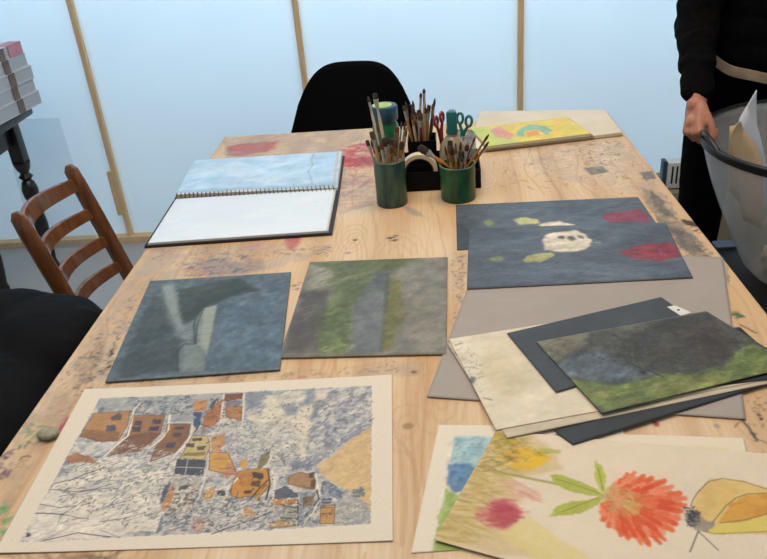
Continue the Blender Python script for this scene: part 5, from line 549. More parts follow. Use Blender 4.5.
def tube(bm, pts, rad, seg=10, cap=True, sx=1, sy=1, up=None):
    """swept tube through pts with one radius per point"""
    pts = [Vector(p) for p in pts]
    if not hasattr(rad, '__len__'): rad = [rad] * len(pts)
    rings = []; pu = None
    for i, p in enumerate(pts):
        d = (pts[min(i + 1, len(pts) - 1)] - pts[max(i - 1, 0)])
        if pu is None:
            if up is not None:
                pu = (Vector(up) - d.normalized() * Vector(up).dot(d.normalized())).normalized()
            else: pu = frame(d)[0]
        else:
            pu = (pu - d.normalized() * pu.dot(d.normalized())).normalized()
        v = d.normalized().cross(pu)
        rings.append([bm.verts.new(p + pu * math.cos(2 * math.pi * k / seg) * rad[i] * sx + v * math.sin(2 * math.pi * k / seg) * rad[i] * sy) for k in range(seg)])
    for a, b in zip(rings, rings[1:]):
        for k in range(seg): bm.faces.new((a[k], a[(k + 1) % seg], b[(k + 1) % seg], b[k]))
    if cap: bm.faces.new(rings[0][::-1]); bm.faces.new(rings[-1])
    return rings
def lathe(bm, prof, seg=28, mtx=None, close=False):
    """prof: (r, z) list"""
    rings = []
    for r, z in prof:
        if r < 1e-6:
            v = bm.verts.new((0, 0, z)); rings.append([v])
        else: rings.append([bm.verts.new((r * math.cos(2 * math.pi * k / seg), r * math.sin(2 * math.pi * k / seg), z)) for k in range(seg)])
    for a, b in zip(rings, rings[1:]):
        for k in range(seg):
            q = [a[k % len(a)], a[(k + 1) % len(a)], b[(k + 1) % len(b)], b[k % len(b)]]
            u = []
            for v in q:
                if v not in u: u.append(v)
            if len(u) > 2: bm.faces.new(u)
    if mtx is not None:
        for rg in rings:
            for v in rg: v.co = mtx @ v.co
    return rings
def torus(bm, c, r, rr, seg=28, s2=8, mtx=None):
    pts = []
    rings = []
    for i in range(seg):
        a = 2 * math.pi * i / seg
        rings.append([bm.verts.new(Vector(((r + rr * math.cos(2 * math.pi * k / s2)) * math.cos(a), (r + rr * math.cos(2 * math.pi * k / s2)) * math.sin(a), rr * math.sin(2 * math.pi * k / s2)))) for k in range(s2)])
    for i in range(seg):
        a, b = rings[i], rings[(i + 1) % seg]
        for k in range(s2): bm.faces.new((a[k], b[k], b[(k + 1) % s2], a[(k + 1) % s2]))
    for rg in rings:
        for v in rg: v.co = (mtx @ v.co if mtx is not None else v.co) + Vector(c)
def B(): return bmesh.new()

# blobs joined and remeshed into one continuous skin
def ball(bm, c, r, s=(1, 1, 1), rot=None):
    g = bmesh.ops.create_icosphere(bm, subdivisions=3, radius=1)
    for v in g['verts']:
        p = Vector((v.co.x * r * s[0], v.co.y * r * s[1], v.co.z * r * s[2]))
        if rot is not None: p = rot @ p
        v.co = p + Vector(c)
def limb(bm, p0, r0, p1, r1, n=6, flat=1, up=None):
    p0, p1 = Vector(p0), Vector(p1)
    ball(bm, p0, r0); ball(bm, p1, r1)
    tube(bm, [p0.lerp(p1, i / n) for i in range(n + 1)], [r0 + (r1 - r0) * i / n for i in range(n + 1)], 16)
def fuse(name, bm, voxel, m, parent=None, smooth=4, folds=None):
    me = bpy.data.meshes.new(name + '_raw'); bm.to_mesh(me); bm.free()
    o = bpy.data.objects.new(name + '_raw', me); col.objects.link(o)
    md = o.modifiers.new('r', 'REMESH'); md.mode = 'VOXEL'; md.voxel_size = voxel; md.use_smooth_shade = True
    if smooth:
        ms = o.modifiers.new('s', 'SMOOTH'); ms.iterations = smooth; ms.factor = .5
    dg = bpy.context.evaluated_depsgraph_get(); dg.update()
    me2 = bpy.data.meshes.new_from_object(o.evaluated_get(dg))
    bpy.data.objects.remove(o); bpy.data.meshes.remove(me)
    me2.name = name
    if folds is not None:
        n = len(me2.vertices); co = np.empty(n * 3); me2.vertices.foreach_get('co', co); co = co.reshape(-1, 3)
        no = np.empty(n * 3); me2.vertex_normals.foreach_get('vector', no); no = no.reshape(-1, 3)
        co = co + no * folds(co)[:, None]
        me2.vertices.foreach_set('co', co.ravel()); me2.update()
    me2.materials.clear()
    for p in me2.polygons: p.use_smooth = True
    return link(name, me2, m, parent)

# ------------------------------------------------------------------ the painter
def vnoise(x, y, seed):
    rs = np.random.RandomState(seed); T = rs.rand(256, 256)
    xi = np.floor(x).astype(int); yi = np.floor(y).astype(int)
    fx = x - xi; fy = y - yi; fx = fx * fx * (3 - 2 * fx); fy = fy * fy * (3 - 2 * fy)
    a = T[xi & 255, yi & 255]; b = T[(xi + 1) & 255, yi & 255]; c = T[xi & 255, (yi + 1) & 255]; d = T[(xi + 1) & 255, (yi + 1) & 255]
    return (a * (1 - fx) + b * fx) * (1 - fy) + (c * (1 - fx) + d * fx) * fy
def fbm(x, y, seed, o=4):
    s = 0; a = 1; t = 0
    for i in range(o):
        s = s + a * vnoise(x * 2 ** i + 17.3 * i, y * 2 ** i + 9.1 * i, seed + i); t += a; a *= .55
    return s / t
class Canvas:
    def __init__(s, w, h, res, base=None):
        s.nx = int(w / res) + 1; s.ny = int(h / res) + 1
        s.X, s.Y = np.meshgrid(np.linspace(0, w, s.nx), np.linspace(0, h, s.ny))
        s.C = np.zeros((s.ny, s.nx, 3)); s.A = np.zeros((s.ny, s.nx)); s.w, s.h, s.res = w, h, res
        s.seed = 11
        if base:
            s.C[:] = hexc(base); s.A[:] = 1
    def sub(s, x0, x1, y0, y1):
        i0 = max(0, int(x0 / s.w * (s.nx - 1))); i1 = min(s.nx, int(x1 / s.w * (s.nx - 1)) + 2)
        j0 = max(0, int(y0 / s.h * (s.ny - 1))); j1 = min(s.ny, int(y1 / s.h * (s.ny - 1)) + 2)
        if i1 <= i0 or j1 <= j0: return None
        return np.s_[j0:j1, i0:i1]
    def put(s, sl, c, a):
        a = np.clip(a, 0, 1)
        c = hexc(c) if isinstance(c, str) else c
        A0 = s.A[sl]; An = a + A0 * (1 - a)
        with np.errstate(divide='ignore', invalid='ignore'):
            w = np.where(An > 0, a / An, 0)[..., None]
        s.C[sl] = s.C[sl] * (1 - w) + c * w; s.A[sl] = An
    def inside(s, sl, pts, warp=0):
        X, Y = s.X[sl], s.Y[sl]
        if warp:
            s.seed += 3; k = max(warp * 2.2, 3)
            X = X + (fbm(X / k, Y / k, s.seed, 3) - .5) * 2 * warp; Y = Y + (fbm(X / k + 50, Y / k, s.seed + 1, 3) - .5) * 2 * warp
        m = np.zeros(X.shape, bool); n = len(pts)
        for i in range(n):
            x0, y0 = pts[i]; x1, y1 = pts[(i + 1) % n]
            if y0 == y1: continue
            c = ((y0 > Y) != (y1 > Y)) & (X < (x1 - x0) * (Y - y0) / (y1 - y0) + x0)
            m ^= c
        return m
    def bb(s, pts, pad=0):
        xs = [p[0] for p in pts]; ys = [p[1] for p in pts]
        return s.sub(min(xs) - pad, max(xs) + pad, min(ys) - pad, max(ys) + pad)
    def poly(s, c, a, warp, pts):
        sl = s.bb(pts, warp + 2)
        if sl is None: return
        m = s.inside(sl, pts, warp).astype(float)
        if a < 1:
            q = np.pad(m, 1, mode='edge')
            m = (q[:-2, 1:-1] + q[2:, 1:-1] + q[1:-1, :-2] + q[1:-1, 2:] + 2 * m) / 6
            if warp > 3:
                for _ in range(int(warp / s.res)):
                    q = np.pad(m, 1, mode='edge'); m = (q[:-2, 1:-1] + q[2:, 1:-1] + q[1:-1, :-2] + q[1:-1, 2:] + m) / 5
            s.seed += 1
            m = m * (.75 + .5 * fbm(s.X[sl] / 9, s.Y[sl] / 9, s.seed, 3))
        s.put(sl, c, m * a)
    def line(s, c, a, w, pts):
        sl = s.bb(pts, w + 1)
        if sl is None: return
        X, Y = s.X[sl], s.Y[sl]; d = np.full(X.shape, 1e9)
        L = 0; tot = sum(math.dist(pts[i], pts[i + 1]) for i in range(len(pts) - 1)) or 1
        for (x0, y0), (x1, y1) in zip(pts, pts[1:]):
            dx, dy = x1 - x0, y1 - y0; l2 = dx * dx + dy * dy or 1e-9
            t = np.clip(((X - x0) * dx + (Y - y0) * dy) / l2, 0, 1)
            d = np.minimum(d, np.hypot(X - x0 - t * dx, Y - y0 - t * dy))
        s.put(sl, c, a * np.clip((w * .5 + s.res * .5 - d) / s.res, 0, 1))
    def blob(s, c, a, rx, ry, ang, pt):
        x, y = pt[0]; sl = s.sub(x - 2 * rx, x + 2 * rx, y - 2 * ry, y + 2 * ry)
        if sl is None: return
        X, Y = s.X[sl] - x, s.Y[sl] - y
        q = (X / rx) ** 2 + (Y / ry) ** 2
        s.put(sl, c, a * np.clip(1.6 - q, 0, 1))
    def mottle(s, cols, scale, a, stretch, ang, pts):
        sl = s.bb(pts) if pts else np.s_[:, :]
        if sl is None: return
        m = s.inside(sl, pts, scale * .5).astype(float) if pts else 1.0
        ca, sa = math.cos(ang), math.sin(ang); X, Y = s.X[sl], s.Y[sl]
        U = (X * ca + Y * sa) / (scale * stretch); V = (-X * sa + Y * ca) / scale
        for i, c in enumerate(cols):
            s.seed += 5
            n = fbm(U + 31 * i, V, s.seed, 4)
            s.put(sl, c, m * a * np.clip((n - .5) * 3.6 + .42, 0, 1))
    def dabs(s, cols, n, ln, wd, ang, spread, a, pts):
        if not pts: pts = [(0, 0), (s.w, 0), (s.w, s.h), (0, s.h)]
        r = random.Random(len(pts) * 101 + n)
        x0, x1 = min(p[0] for p in pts), max(p[0] for p in pts); y0, y1 = min(p[1] for p in pts), max(p[1] for p in pts)
        k = 0; tries = 0
        while k < n and tries < n * 8:
            tries += 1
            x, y = r.uniform(x0, x1), r.uniform(y0, y1)
            ins = False
            for i in range(len(pts)):
                (ax, ay), (bx, by) = pts[i], pts[(i + 1) % len(pts)]
                if (ay > y) != (by > y) and x < (bx - ax) * (y - ay) / (by - ay) + ax: ins = not ins
            if not ins: continue
            k += 1
            t = ang + r.uniform(-spread, spread); l = ln * r.uniform(.4, 1.3) / 2; q = r.uniform(-.5, .5)
            p = [(x - l * math.cos(t), y - l * math.sin(t)), (x + q * l * .4, y + q * l * .4), (x + l * math.cos(t), y + l * math.sin(t))]
            s.line(r.choice(cols), a * r.uniform(.6, 1), wd * r.uniform(.6, 1.3), p)
    def rings(s, c, a, n, rx, ry, pt):
        x, y = pt[0]
        sl = s.sub(x - rx * 1.2, x + rx * 1.2, y - ry * 1.2, y + ry * 1.2)
        if sl is None: return
        X, Y = s.X[sl], s.Y[sl]; s.seed += 2
        w = (fbm(X / 30, Y / 60, s.seed, 3) - .5)
        q = np.sqrt(((X - x) / rx) ** 2 + ((Y - y) / ry) ** 2) + w * .35
        g = np.clip(np.cos(q * n * 2 * math.pi) * 1.6 - .6, 0, 1) * np.clip((1 - q) * 4, 0, 1)
        s.put(sl, c, a * g)
    def tone(s, scale, amp, stretch, ang, pts):
        """uneven pigment load: lighter and darker passages of the same paint"""
        sl = s.bb(pts, 2) if pts else np.s_[:, :]
        if sl is None: return
        s.seed += 7; ca, sa = math.cos(ang), math.sin(ang); X, Y = s.X[sl], s.Y[sl]
        n = fbm((X * ca + Y * sa) / (scale * stretch), (-X * sa + Y * ca) / scale, s.seed, 5) - .5
        m = s.inside(sl, pts, scale * .3).astype(float) if pts else 1.0
        s.C[sl] = np.clip(s.C[sl] * (1 + amp * 2.4 * n * m)[..., None], 0, 1)
    def soften(s, n, pts):
        """wet blending: neighbouring paint runs together"""
        for _ in range(n):
            q = np.pad(s.C, ((1, 1), (1, 1), (0, 0)), mode='edge')
            s.C = (q[:-2, 1:-1] + q[2:, 1:-1] + q[1:-1, :-2] + q[1:-1, 2:] + 2 * s.C) / 6
    def run(s, ops):
        for o in ops: getattr(s, o[0])(*o[1:])

def pigment(me, cv, extra):
    """write the canvas into the mesh colour attribute (grid vertices first)"""
    ca = me.color_attributes.new('pigment', 'FLOAT_COLOR', 'POINT')
    rgba = np.ones((cv.ny * cv.nx + extra, 4))
    rgba[:cv.ny * cv.nx, :3] = lin(np.clip(cv.C, 0, 1)).reshape(-1, 3)
    rgba[:cv.ny * cv.nx, 3] = cv.A.ravel()
    if extra:
        base = rgba[:cv.ny * cv.nx, :3].mean(0) if cv.A.min() > .5 else np.array(L4('c9a878')[:3])
        rgba[cv.ny * cv.nx:, :3] = base; rgba[cv.ny * cv.nx:, 3] = 1 if cv.A.min() > .5 else 0
    ca.data.foreach_set('color', rgba.ravel())

def sheet_mesh(name, cv, quad, top, thick, m, parent=None, bend=None, wav=.0006, seed=1):
    """a sheet with painted top, real edges and underside. quad: world xy BL,BR,TR,TL"""
    q = [np.array(p, float) for p in quad]; c = sum(q) / 4
    U = cv.X / cv.w; V = cv.Y / cv.h
    P = [(1 - U) * (1 - V) * q[0][i] + U * (1 - V) * q[1][i] + U * V * q[2][i] + (1 - U) * V * q[3][i] - c[i] for i in (0, 1)]
    Z = (fbm(cv.X / 90, cv.Y / 90, seed, 2) - .3) * wav
    if bend is not None: Z = Z + bend(U, V)
    ny, nx = cv.ny, cv.nx
    top_v = np.stack([P[0], P[1], Z], -1).reshape(-1, 3)
    idx = np.arange(ny * nx).reshape(ny, nx)
    per = np.concatenate([idx[0, :], idx[1:, -1], idx[-1, -2::-1], idx[-2:0:-1, 0]])
    bot = top_v.copy(); bot[:, 2] -= thick
    n0 = ny * nx; npers = len(per)
    verts = np.concatenate([top_v, bot])
    quads = np.stack([idx[:-1, :-1], idx[:-1, 1:], idx[1:, 1:], idx[1:, :-1]], -1).reshape(-1, 4)
    k = np.arange(npers); k2 = (k + 1) % npers
    side = np.stack([per[k2], per[k], n0 + per[k], n0 + per[k2]], -1)
    quads = np.concatenate([quads, n0 + quads[:, ::-1]])
    nq = len(quads) + len(side); nl = nq * 4
    me = bpy.data.meshes.new(name)
    me.vertices.add(len(verts)); me.vertices.foreach_set('co', verts.astype(np.float32).ravel())
    me.loops.add(nl); me.polygons.add(nq)
    me.loops.foreach_set('vertex_index', np.concatenate([quads.ravel(), side.ravel()]).astype(np.int32))
    ls = (np.arange(nq) * 4).astype(np.int32)
    me.polygons.foreach_set('loop_start', ls)
    me.update(calc_edges=True); me.validate()
    pigment(me, cv, ny * nx)
    o = link(name, me, m, parent)
    if parent is None: o.location = (c[0], c[1], top)
    else:
        o.location = Vector((c[0], c[1], top)) - parent.location
    return o

def paint(key):
    a = ART[key]
    cv = Canvas(a['w'], a['h'], a['res'], a['base']); cv.run(a['ops'])
    g = cv.C.mean(-1, keepdims=True); cv.C = (g + (cv.C - g) * a.get('sat', 1)) * np.array(a.get('gain', (1, 1, 1)))
    return cv, a
def sheet(key, name, label, cat, group=None, thick=.0011, m='art', bend=None, wav=.0006):
    cv, a = paint(key)
    o = sheet_mesh(name, cv, a['quad'], a['z'], thick, M[m], None, bend, wav, len(key))
    return tag(o, label, cat, group)

# ================================================================== SETTING
WY = 3.19
bm = B(); box(bm, -2.9, 2.6, -1.6, 4.6, -.06, 0)
struct('floor', bm, M['floor'], 'grey painted floor seen behind the ladder back chair', 'floor')
# partition of milky panels between pine battens
bm = B()
bx = [-3.2, -2.355, -1.46, -.555, .33, 1.225, 2.12, 2.9]
for a, b_ in zip(bx, bx[1:]):
    box(bm, a + .004, b_ - .004, WY + .012, WY + .018, .03, 2.6)
struct('wall_back', bm, M['panel'], 'milky white panels of the back partition glowing pale blue', 'wall')
for i, x in enumerate(bx[1:-1]):
    bm = B(); box(bm, x - .011, x + .011, WY - .01, WY + .03, .028, 2.6, bev=.001)
    if i == 1:
        box(bm, x - .034, x - .011, WY - .006, WY + .011, .13, .34, bev=.001)
    lab = ['pine batten of the partition far left', 'pine batten of the partition behind the ladder back chair, with a short offcut beside it', 'pine batten of the partition behind the black shell chair',
           'pine batten of the partition above the drawing pad', 'pine batten of the partition behind the standing person', 'pine batten of the partition far right'][i]
    struct('trim_%d' % (i + 1), bm, M['pine'], lab, 'batten')
bm = B(); box(bm, -3.2, 2.9, WY - .025, WY + .03, 0, .027, bev=.001)
struct('baseboard_back', bm, M['pine'], 'long pine rail along the foot of the milky partition', 'rail')

# added faint blue sheet, stands for shade of something behind the panel
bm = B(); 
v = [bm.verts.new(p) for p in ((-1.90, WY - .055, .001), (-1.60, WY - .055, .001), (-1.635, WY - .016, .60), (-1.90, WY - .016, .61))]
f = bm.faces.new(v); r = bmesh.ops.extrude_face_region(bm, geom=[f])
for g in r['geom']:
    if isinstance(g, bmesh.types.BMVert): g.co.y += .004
o = obj('shade_sheet', bm, M['shadeblue'], smooth=False)
tag(o, 'thin pale blue sheet added as the shade on the partition behind the dark turned leg', 'sheet')

# ================================================================== BIG TABLE
TX0, TX1, TY0, TY1, TZ = -.678, .512, .30, 2.318, .75
t = thing('work_table', 'large plywood work table covered with paint stains and artwork', 'table', ((TX0 + TX1) / 2, (TY0 + TY1) / 2, 0))
cv = Canvas((TX1 - TX0) * 1000, (TY1 - TY0) * 1000, 2.6)
rr = random.Random(8)
for k in range(60):      # veneer grain running along the board
    x = rr.uniform(10, 1180); y = rr.uniform(0, 1700); L = rr.uniform(250, 800); ph = rr.uniform(0, 6); am = rr.uniform(4, 22)
    cv.line(rr.choice(['b98a5e', 'b4824f', 'a87a52']), rr.uniform(.25, .55), rr.uniform(2.5, 6),
            [(x + am * math.sin(ph + i / 13 * 5) + am * .4 * math.sin(ph * 2 + i), y + L * i / 13) for i in range(14)])
for k in range(16):      # nested pointed loops of the veneer
    x = rr.uniform(60, 1130); y = rr.uniform(300, 1950); w0 = rr.uniform(24, 60); h0 = rr.uniform(120, 340)
    for q in range(3):
        w_ = w0 * (1 - .28 * q); h_ = h0 * (1 - .22 * q)
        cv.line('b4824f', rr.uniform(.3, .5), rr.uniform(3, 5), [(x + w_ * math.sin(i * math.pi / 12) * (1 - .25 * math.cos(i * math.pi / 12)), y + h_ * .5 * math.cos(i * math.pi / 12) + 6 * math.sin(i * math.pi / 4)) for i in range(25)])
cv.run(TABLE_MARKS)
o = sheet_mesh('tabletop', cv, [(-.680, TY0), (.573, TY0), (.505, TY1), (-.678, TY1)], TZ, .024, M['plywood'], t, None, 0)
for nm, dims in (('apron', None),):
    for sx in (-1, 1):
        bm = B(); box(bm, sx * .50 - .012, sx * .50 + .012, -.9, .9, .63, TZ - .0245, bev=.002); obj('apron', bm, M['ply_edge'], t, False)
for sx in (-1, 1):
    for sy in (-1, 1):
        bm = B(); box(bm, sx * .50 - .03, sx * .50 + .03, sy * .88 - .03, sy * .88 + .03, 0, .63, bev=.003); obj('leg', bm, M['ply_edge'], t, False)

# ================================================================== ARTWORK ON THE TABLE
G1 = None
sheet('town', 'town_painting', 'large white sheet painted with orange and yellow hillside houses and snowy trees', 'painting', bend=lambda u, v: .002 * (1 - u) ** 8 + .001 * u ** 10)
sheet('blue', 'dark_blue_painting', 'square dark blue abstract painting with a dark wing shape and pale strip', 'painting', thick=.002, m='artgloss')
sheet('green', 'green_grey_painting', 'square green and grey abstract landscape painting with an ochre patch', 'painting', thick=.0038, m='artgloss')
sheet('stillA', 'flower_still_life', 'dark slate floral still life lying behind and partly covered by its twin', 'painting', m='artgloss', thick=.0012)
sheet('stillB', 'flower_still_life', 'dark slate floral still life with white blossom fully visible, in front of its twin', 'painting', m='artgloss', thick=.0018)
sheet('grey', 'grey_board', 'large plain grey card under the painting pile at the right', 'card', thick=.0014)
sheet('dark2', 'black_card', 'black card whose lowest corner pokes out between cream sheets and flower watercolour', 'card')
sheet('white2', 'cream_sheet', 'cream sheet peeking out just below the splattered sheet in the pile', 'paper')
sheet('white1', 'splattered_sheet', 'cream sheet with blue grey paint splatters on its left edge in the pile', 'paper')
sheet('dark3', 'black_card', 'black card directly under the green meadow painting, a thin strip showing at its right', 'card')
d1 = sheet('dark1', 'slate_card', 'slate black card with a small white label, lying on the splattered cream sheet', 'card')
sheet('land', 'meadow_painting', 'dark tree and bright green meadow painting on top of the right hand pile', 'painting', m='artgloss', thick=.0016)
sheet('wc', 'blue_green_watercolour', 'white sheet with a pale blue and green watercolour, partly under the flower watercolour', 'painting')
sheet('under', 'plain_sheet', 'plain white sheet with a pale yellow mark, edge showing above the flower watercolour', 'paper', thick=.0005)
sheet('flowers', 'flower_watercolour', 'cream watercolour of an orange thistle flower and a yellow butterfly', 'painting', bend=lambda u, v: .003 * np.exp(-u * 9))
# paper label on the slate card
q = [(.381, 1.184), (.407, 1.188), (.392, 1.210), (.368, 1.203)]
q = [(0.3949, 1.1548), (0.4144, 1.1648), (0.3942, 1.1897), (0.3795, 1.1858)]
bm = B(); vs = [bm.verts.new((x, y, .7624)) for x, y in q]; f = bm.faces.new(vs)
r = bmesh.ops.extrude_face_region(bm, geom=[f])
for g in r['geom']:
    if isinstance(g, bmesh.types.BMVert): g.co.z += .0005
cx_, cy_ = sum(p[0] for p in q) / 4, sum(p[1] for p in q) / 4
bmesh.ops.translate(bm, verts=bm.verts[:], vec=-d1.location)
lb = obj('paper_label', bm, M['tag'], d1, False); lb['label'] = 'small white paper label with a punched hole'
bm = B(); lathe(bm, [(0, 0), (.0025, 0), (.0025, .0003), (0, .0003)], 12); bmesh.ops.translate(bm, verts=bm.verts[:], vec=Vector((cx_, cy_, .76295)) - d1.location)
obj('hole', bm, M['slot'], lb, False)

# --- spiral sketchbook
sl = ART['sklow']['quad']; su = ART['skup']['quad']  # page colours carry blue light reflected off the wall
t = thing('sketchbook', 'open spiral bound sketchbook with pages tinted by blue wall light and black covers', 'sketchbook', (-.48, 1.85, .75))
def slab(name, quad, z0, z1, m, parent, grow=0, bev=.001):
    c = [sum(p[i] for p in quad) / 4 for i in (0, 1)]
    bm = B()
    vs = []
    for p in quad:
        d = Vector((p[0] - c[0], p[1] - c[1])); l = d.length
        d = d * ((l + grow) / l); vs.append(bm.verts.new((c[0] + d.x, c[1] + d.y, z0)))
    f = bm.faces.new(vs); r = bmesh.ops.extrude_face_region(bm, geom=[f])
    for g in r['geom']:
        if isinstance(g, bmesh.types.BMVert): g.co.z = z1
    bmesh.ops.translate(bm, verts=bm.verts[:], vec=-Vector(parent.location))
    return obj(name, bm, m, parent, False)
slab('cover', sl, .7503, .7560, M['cover'], t, .010)
slab('cover', su, .7503, .7525, M['cover'], t, .007)
slab('page_block', sl, .7561, .7600, M['page'], t, .0005)
slab('page_block', su, .7526, .7636, M['page'], t, .001)
cv, a = paint('sklow'); o = sheet_mesh('page', cv, sl, .7611, .0006, M['art'], t, lambda u, v: -.0000 * u, .0004); o['label'] = 'nearer page, off white'
cv, a = paint('skup'); o = sheet_mesh('page', cv, su, .7650, .0006, M['art'], t, lambda u, v: .004 * np.clip((.25 - v) * 4, 0, 1) * -1 + .002, .0012); o['label'] = 'far page tinted pale blue with wall light'
bm = B(); p0 = Vector((*[(sl[3][i] + su[0][i]) / 2 for i in (0, 1)], .7625)); p1 = Vector((*[(sl[2][i] + su[1][i]) / 2 for i in (0, 1)], .7625))
pts = []
n = 38
for i in range(n * 8 + 1):
    a_ = 2 * math.pi * i / 8; c = p0.lerp(p1, i / (n * 8))
    pts.append(c + Vector((0, math.cos(a_) * .0105, math.sin(a_) * .0085)) - Vector(t.location))
tube(bm, pts, .0011, 5); obj('spiral_binding', bm, M['brass'], t)

# --- drawing pad with a painted sheet on it
pad = ART['padbase']['quad']
t = thing('drawing_pad', 'large white drawing pad with a card back at the far right corner of the table', 'drawing pad', (sum(p[0] for p in pad) / 4, sum(p[1] for p in pad) / 4, .75))
slab('backing_board', pad, .7502, .7530, M['card'], t, .004)
slab('page_block', pad, .7531, .7610, M['cream'], t, 0)
sheet('padartbase', 'card_mount', 'brown edged card lying on the drawing pad under the yellow painting', 'card', thick=.0018)
sheet('padart', 'yellow_painting', 'yellow painting with pink, orange and teal shapes lying on the drawing pad', 'painting', thick=.0014)

# --- eraser and ring by the left edge
bm = B(); ball(bm, (-.6215, .897, .7585), .0150, (1.15, .85, .52)); 
for v in bm.verts: v.co += Vector((rng.uniform(-.0008, .0008), rng.uniform(-.0008, .0008), rng.uniform(-.0005, .0005)))
o = obj('kneaded_eraser', bm, M['clay'], origin=(-.6235, .893, .75)); tag(o, 'lumpy grey green kneaded eraser near the left table edge', 'eraser')

# ================================================================== TINS, BRUSHES AND TRAY
def tin(name, label, x, y, r, h, body, rz=0):
    t = thing(name, label, 'tin', (x, y, TZ), rz)
    bm = B(); lathe(bm, [(0, .0005), (r * .96, .0005), (r, .003), (r * 1.0, .008), (r * .985, h * .33), (r * 1.0, h * .36), (r * .985, h * .6), (r * 1.0, h * .64), (r * 1.0, h - .003), (r * .99, h), (r * .93, h), (r * .93, .004), (0, .004)], 36)
    obj('can', bm, body, t)
    bm = B(); torus(bm, (0, 0, h), r * .985, .0022, 36, 8); obj('rim', bm, M['dregs'], t)
    return t
def brush(label, base, tip, hw, group, handle='wood_handle', fer='ferrule', br='bristle', flat=1.0, bl=.022, fl=.024):
    """bristles up; base is where the handle end stands"""
    base, tip = Vector(base), Vector(tip); d = (tip - base); L = d.length; dn = d.normalized()
    t = bpy.data.objects.new('paintbrush', None); col.objects.link(t); t.location = base; t.empty_display_size = .02
    t.rotation_mode = 'QUATERNION'; t.rotation_quaternion = Vector((0, 0, 1)).rotation_difference(dn)
    tag(t, label, 'paintbrush', group)
    bm = B(); e = L - bl - fl
    lathe(bm, [(0, 0), (hw * .45, .001), (hw * .6, .01), (hw * .8, e * .5), (hw * 1.15, e * .85), (hw * .85, e), (0, e)], 10); obj('handle', bm, M[handle], t)
    bm = B(); rg = lathe(bm, [(0, e), (hw * .9, e), (hw * .95, e + fl * .3), (hw * .9, e + fl * .35), (hw * (1.0 if flat == 1 else 1.2), e + fl), (0, e + fl)], 12)
    if flat != 1:
        for v in bm.verts:
            k = (v.co.z - e) / fl; v.co.x *= 1 + (flat - 1) * k; v.co.y *= 1 - .45 * k
    obj('ferrule', bm, M[fer], t)
    bm = B(); lathe(bm, [(0, e + fl * .9), (hw * .95, e + fl), (hw * 1.15, e + fl + bl * .45), (hw * (.5 if flat == 1 else 1.0), e + fl + bl * .9), (0, e + fl + bl)], 12)
    if flat != 1:
        for v in bm.verts: v.co.x *= flat; v.co.y *= .55
    obj('bristles', bm, M[br], t)
    return t

tin('brush_tin', 'tall tin smeared with teal and grey green paint, left of the black tray', -.126, 1.733, .0375, .112, M['teal_tin'])
tin('brush_tin', 'short dark green painted tin in front of the right end of the black tray', .034, 1.745, .042, .086, M['green_tin'])
GL = 'brushes in the left tin'
c = Vector((-.126, 1.733, .758))
spec = [(-.052, -.02, .165, 'dark_handle', 'wood_handle'), (-.040, .005, .150, 0, 0), (-.048, .02, .158, 0, 0)]
r2 = random.Random(3)
hs = ['pale_handle', 'wood_handle', 'pale_handle', 'pale_handle', 'wood_handle']
def ring_brushes(c, rin, n, hmin, hmax, group, place, seed, spread, handles, top_r):
    r = random.Random(seed)
    for k in range(n):
        a = 2 * math.pi * k / n + r.uniform(-.2, .2); q = (.5 + .5 * (k % 2)) * r.uniform(.92, 1)
        b0 = c + Vector((math.cos(a) * rin * .32 * q, math.sin(a) * rin * .32 * q, 0))
        h = r.uniform(hmin, hmax)
        tp = c + Vector((math.cos(a) * top_r * q * spread, math.sin(a) * top_r * q * .8, h))
        nm = {'wood_handle': 'plain wood', 'pale_handle': 'pale wood', 'dark_handle': 'dark', 'orange_handle': 'orange', 'red_handle': 'red'}
        hd = handles[k % len(handles)]
        side = ['right', 'back right', 'back', 'back left', 'left', 'front left', 'front', 'front right'][int(((a + math.pi / 8) % (2 * math.pi)) / (math.pi / 4))]
        depth = 'outermost' if k % 2 else 'inner'
        size = 'taller' if h > (hmin + hmax) / 2 else 'shorter'
        brush(f'{size} {nm[hd]} handled brush, {depth} at the {side} side {place}', b0, tp, r.uniform(.0024, .0036), group, hd, r.choice(['ferrule', 'ferrule', 'copper']), r.choice(['bristle', 'bristle', 'bristle_brown']), r.choice([1, 1, 1.5]), r.uniform(.014, .024), r.uniform(.016, .026))
ring_brushes(c, .034, 22, .140, .192, GL, 'of the left tin', 5, 1.0, hs, .050)
brush('long thin brush with a pale handle leaning left, second tallest in the left tin', (-.126, 1.735, .758), (-.163, 1.742, 1.012), .0030, GL, 'pale_handle', 'ferrule', 'bristle', 1, .014, .02)
brush('tallest flat headed brush rising from the left tin', (-.118, 1.731, .758), (-.146, 1.728, 1.022), .0034, GL, 'pale_handle', 'ferrule', 'bristle', 1.6, .014, .028)
GR = 'brushes in the green tin'
c2 = Vector((.034, 1.745, .758))
ring_brushes(c2, .034, 14, .105, .135, GR, 'of the green tin', 9, .9, ['orange_handle', 'wood_handle', 'orange_handle', 'dark_handle'], .032)
brush('slim dark tipped brush leaning far right out of the green tin', (.012, 1.750, .758), (.108, 1.715, .915), .0028, GR, 'orange_handle', 'copper', 'bristle', 1, .02, .026)
brush('brush with red handle leaning right in the green tin', (.020, 1.738, .758), (.078, 1.735, .905), .0026, GR, 'red_handle', 'copper', 'bristle_brown', 1, .016, .02)
brush('brush with dark ferrule leaning right behind the red handled one in the green tin', (.026, 1.760, .758), (.110, 1.752, .885), .0030, GR, 'orange_handle', 'copper', 'bristle', 1, .018, .024)
brush('wide flat yellow handled brush leaning left out of the green tin', (.066, 1.741, .790), (-.056, 1.752, .882), .0044, GR, 'orange_handle', 'ferrule', 'bristle', 2.0, .026, .02)

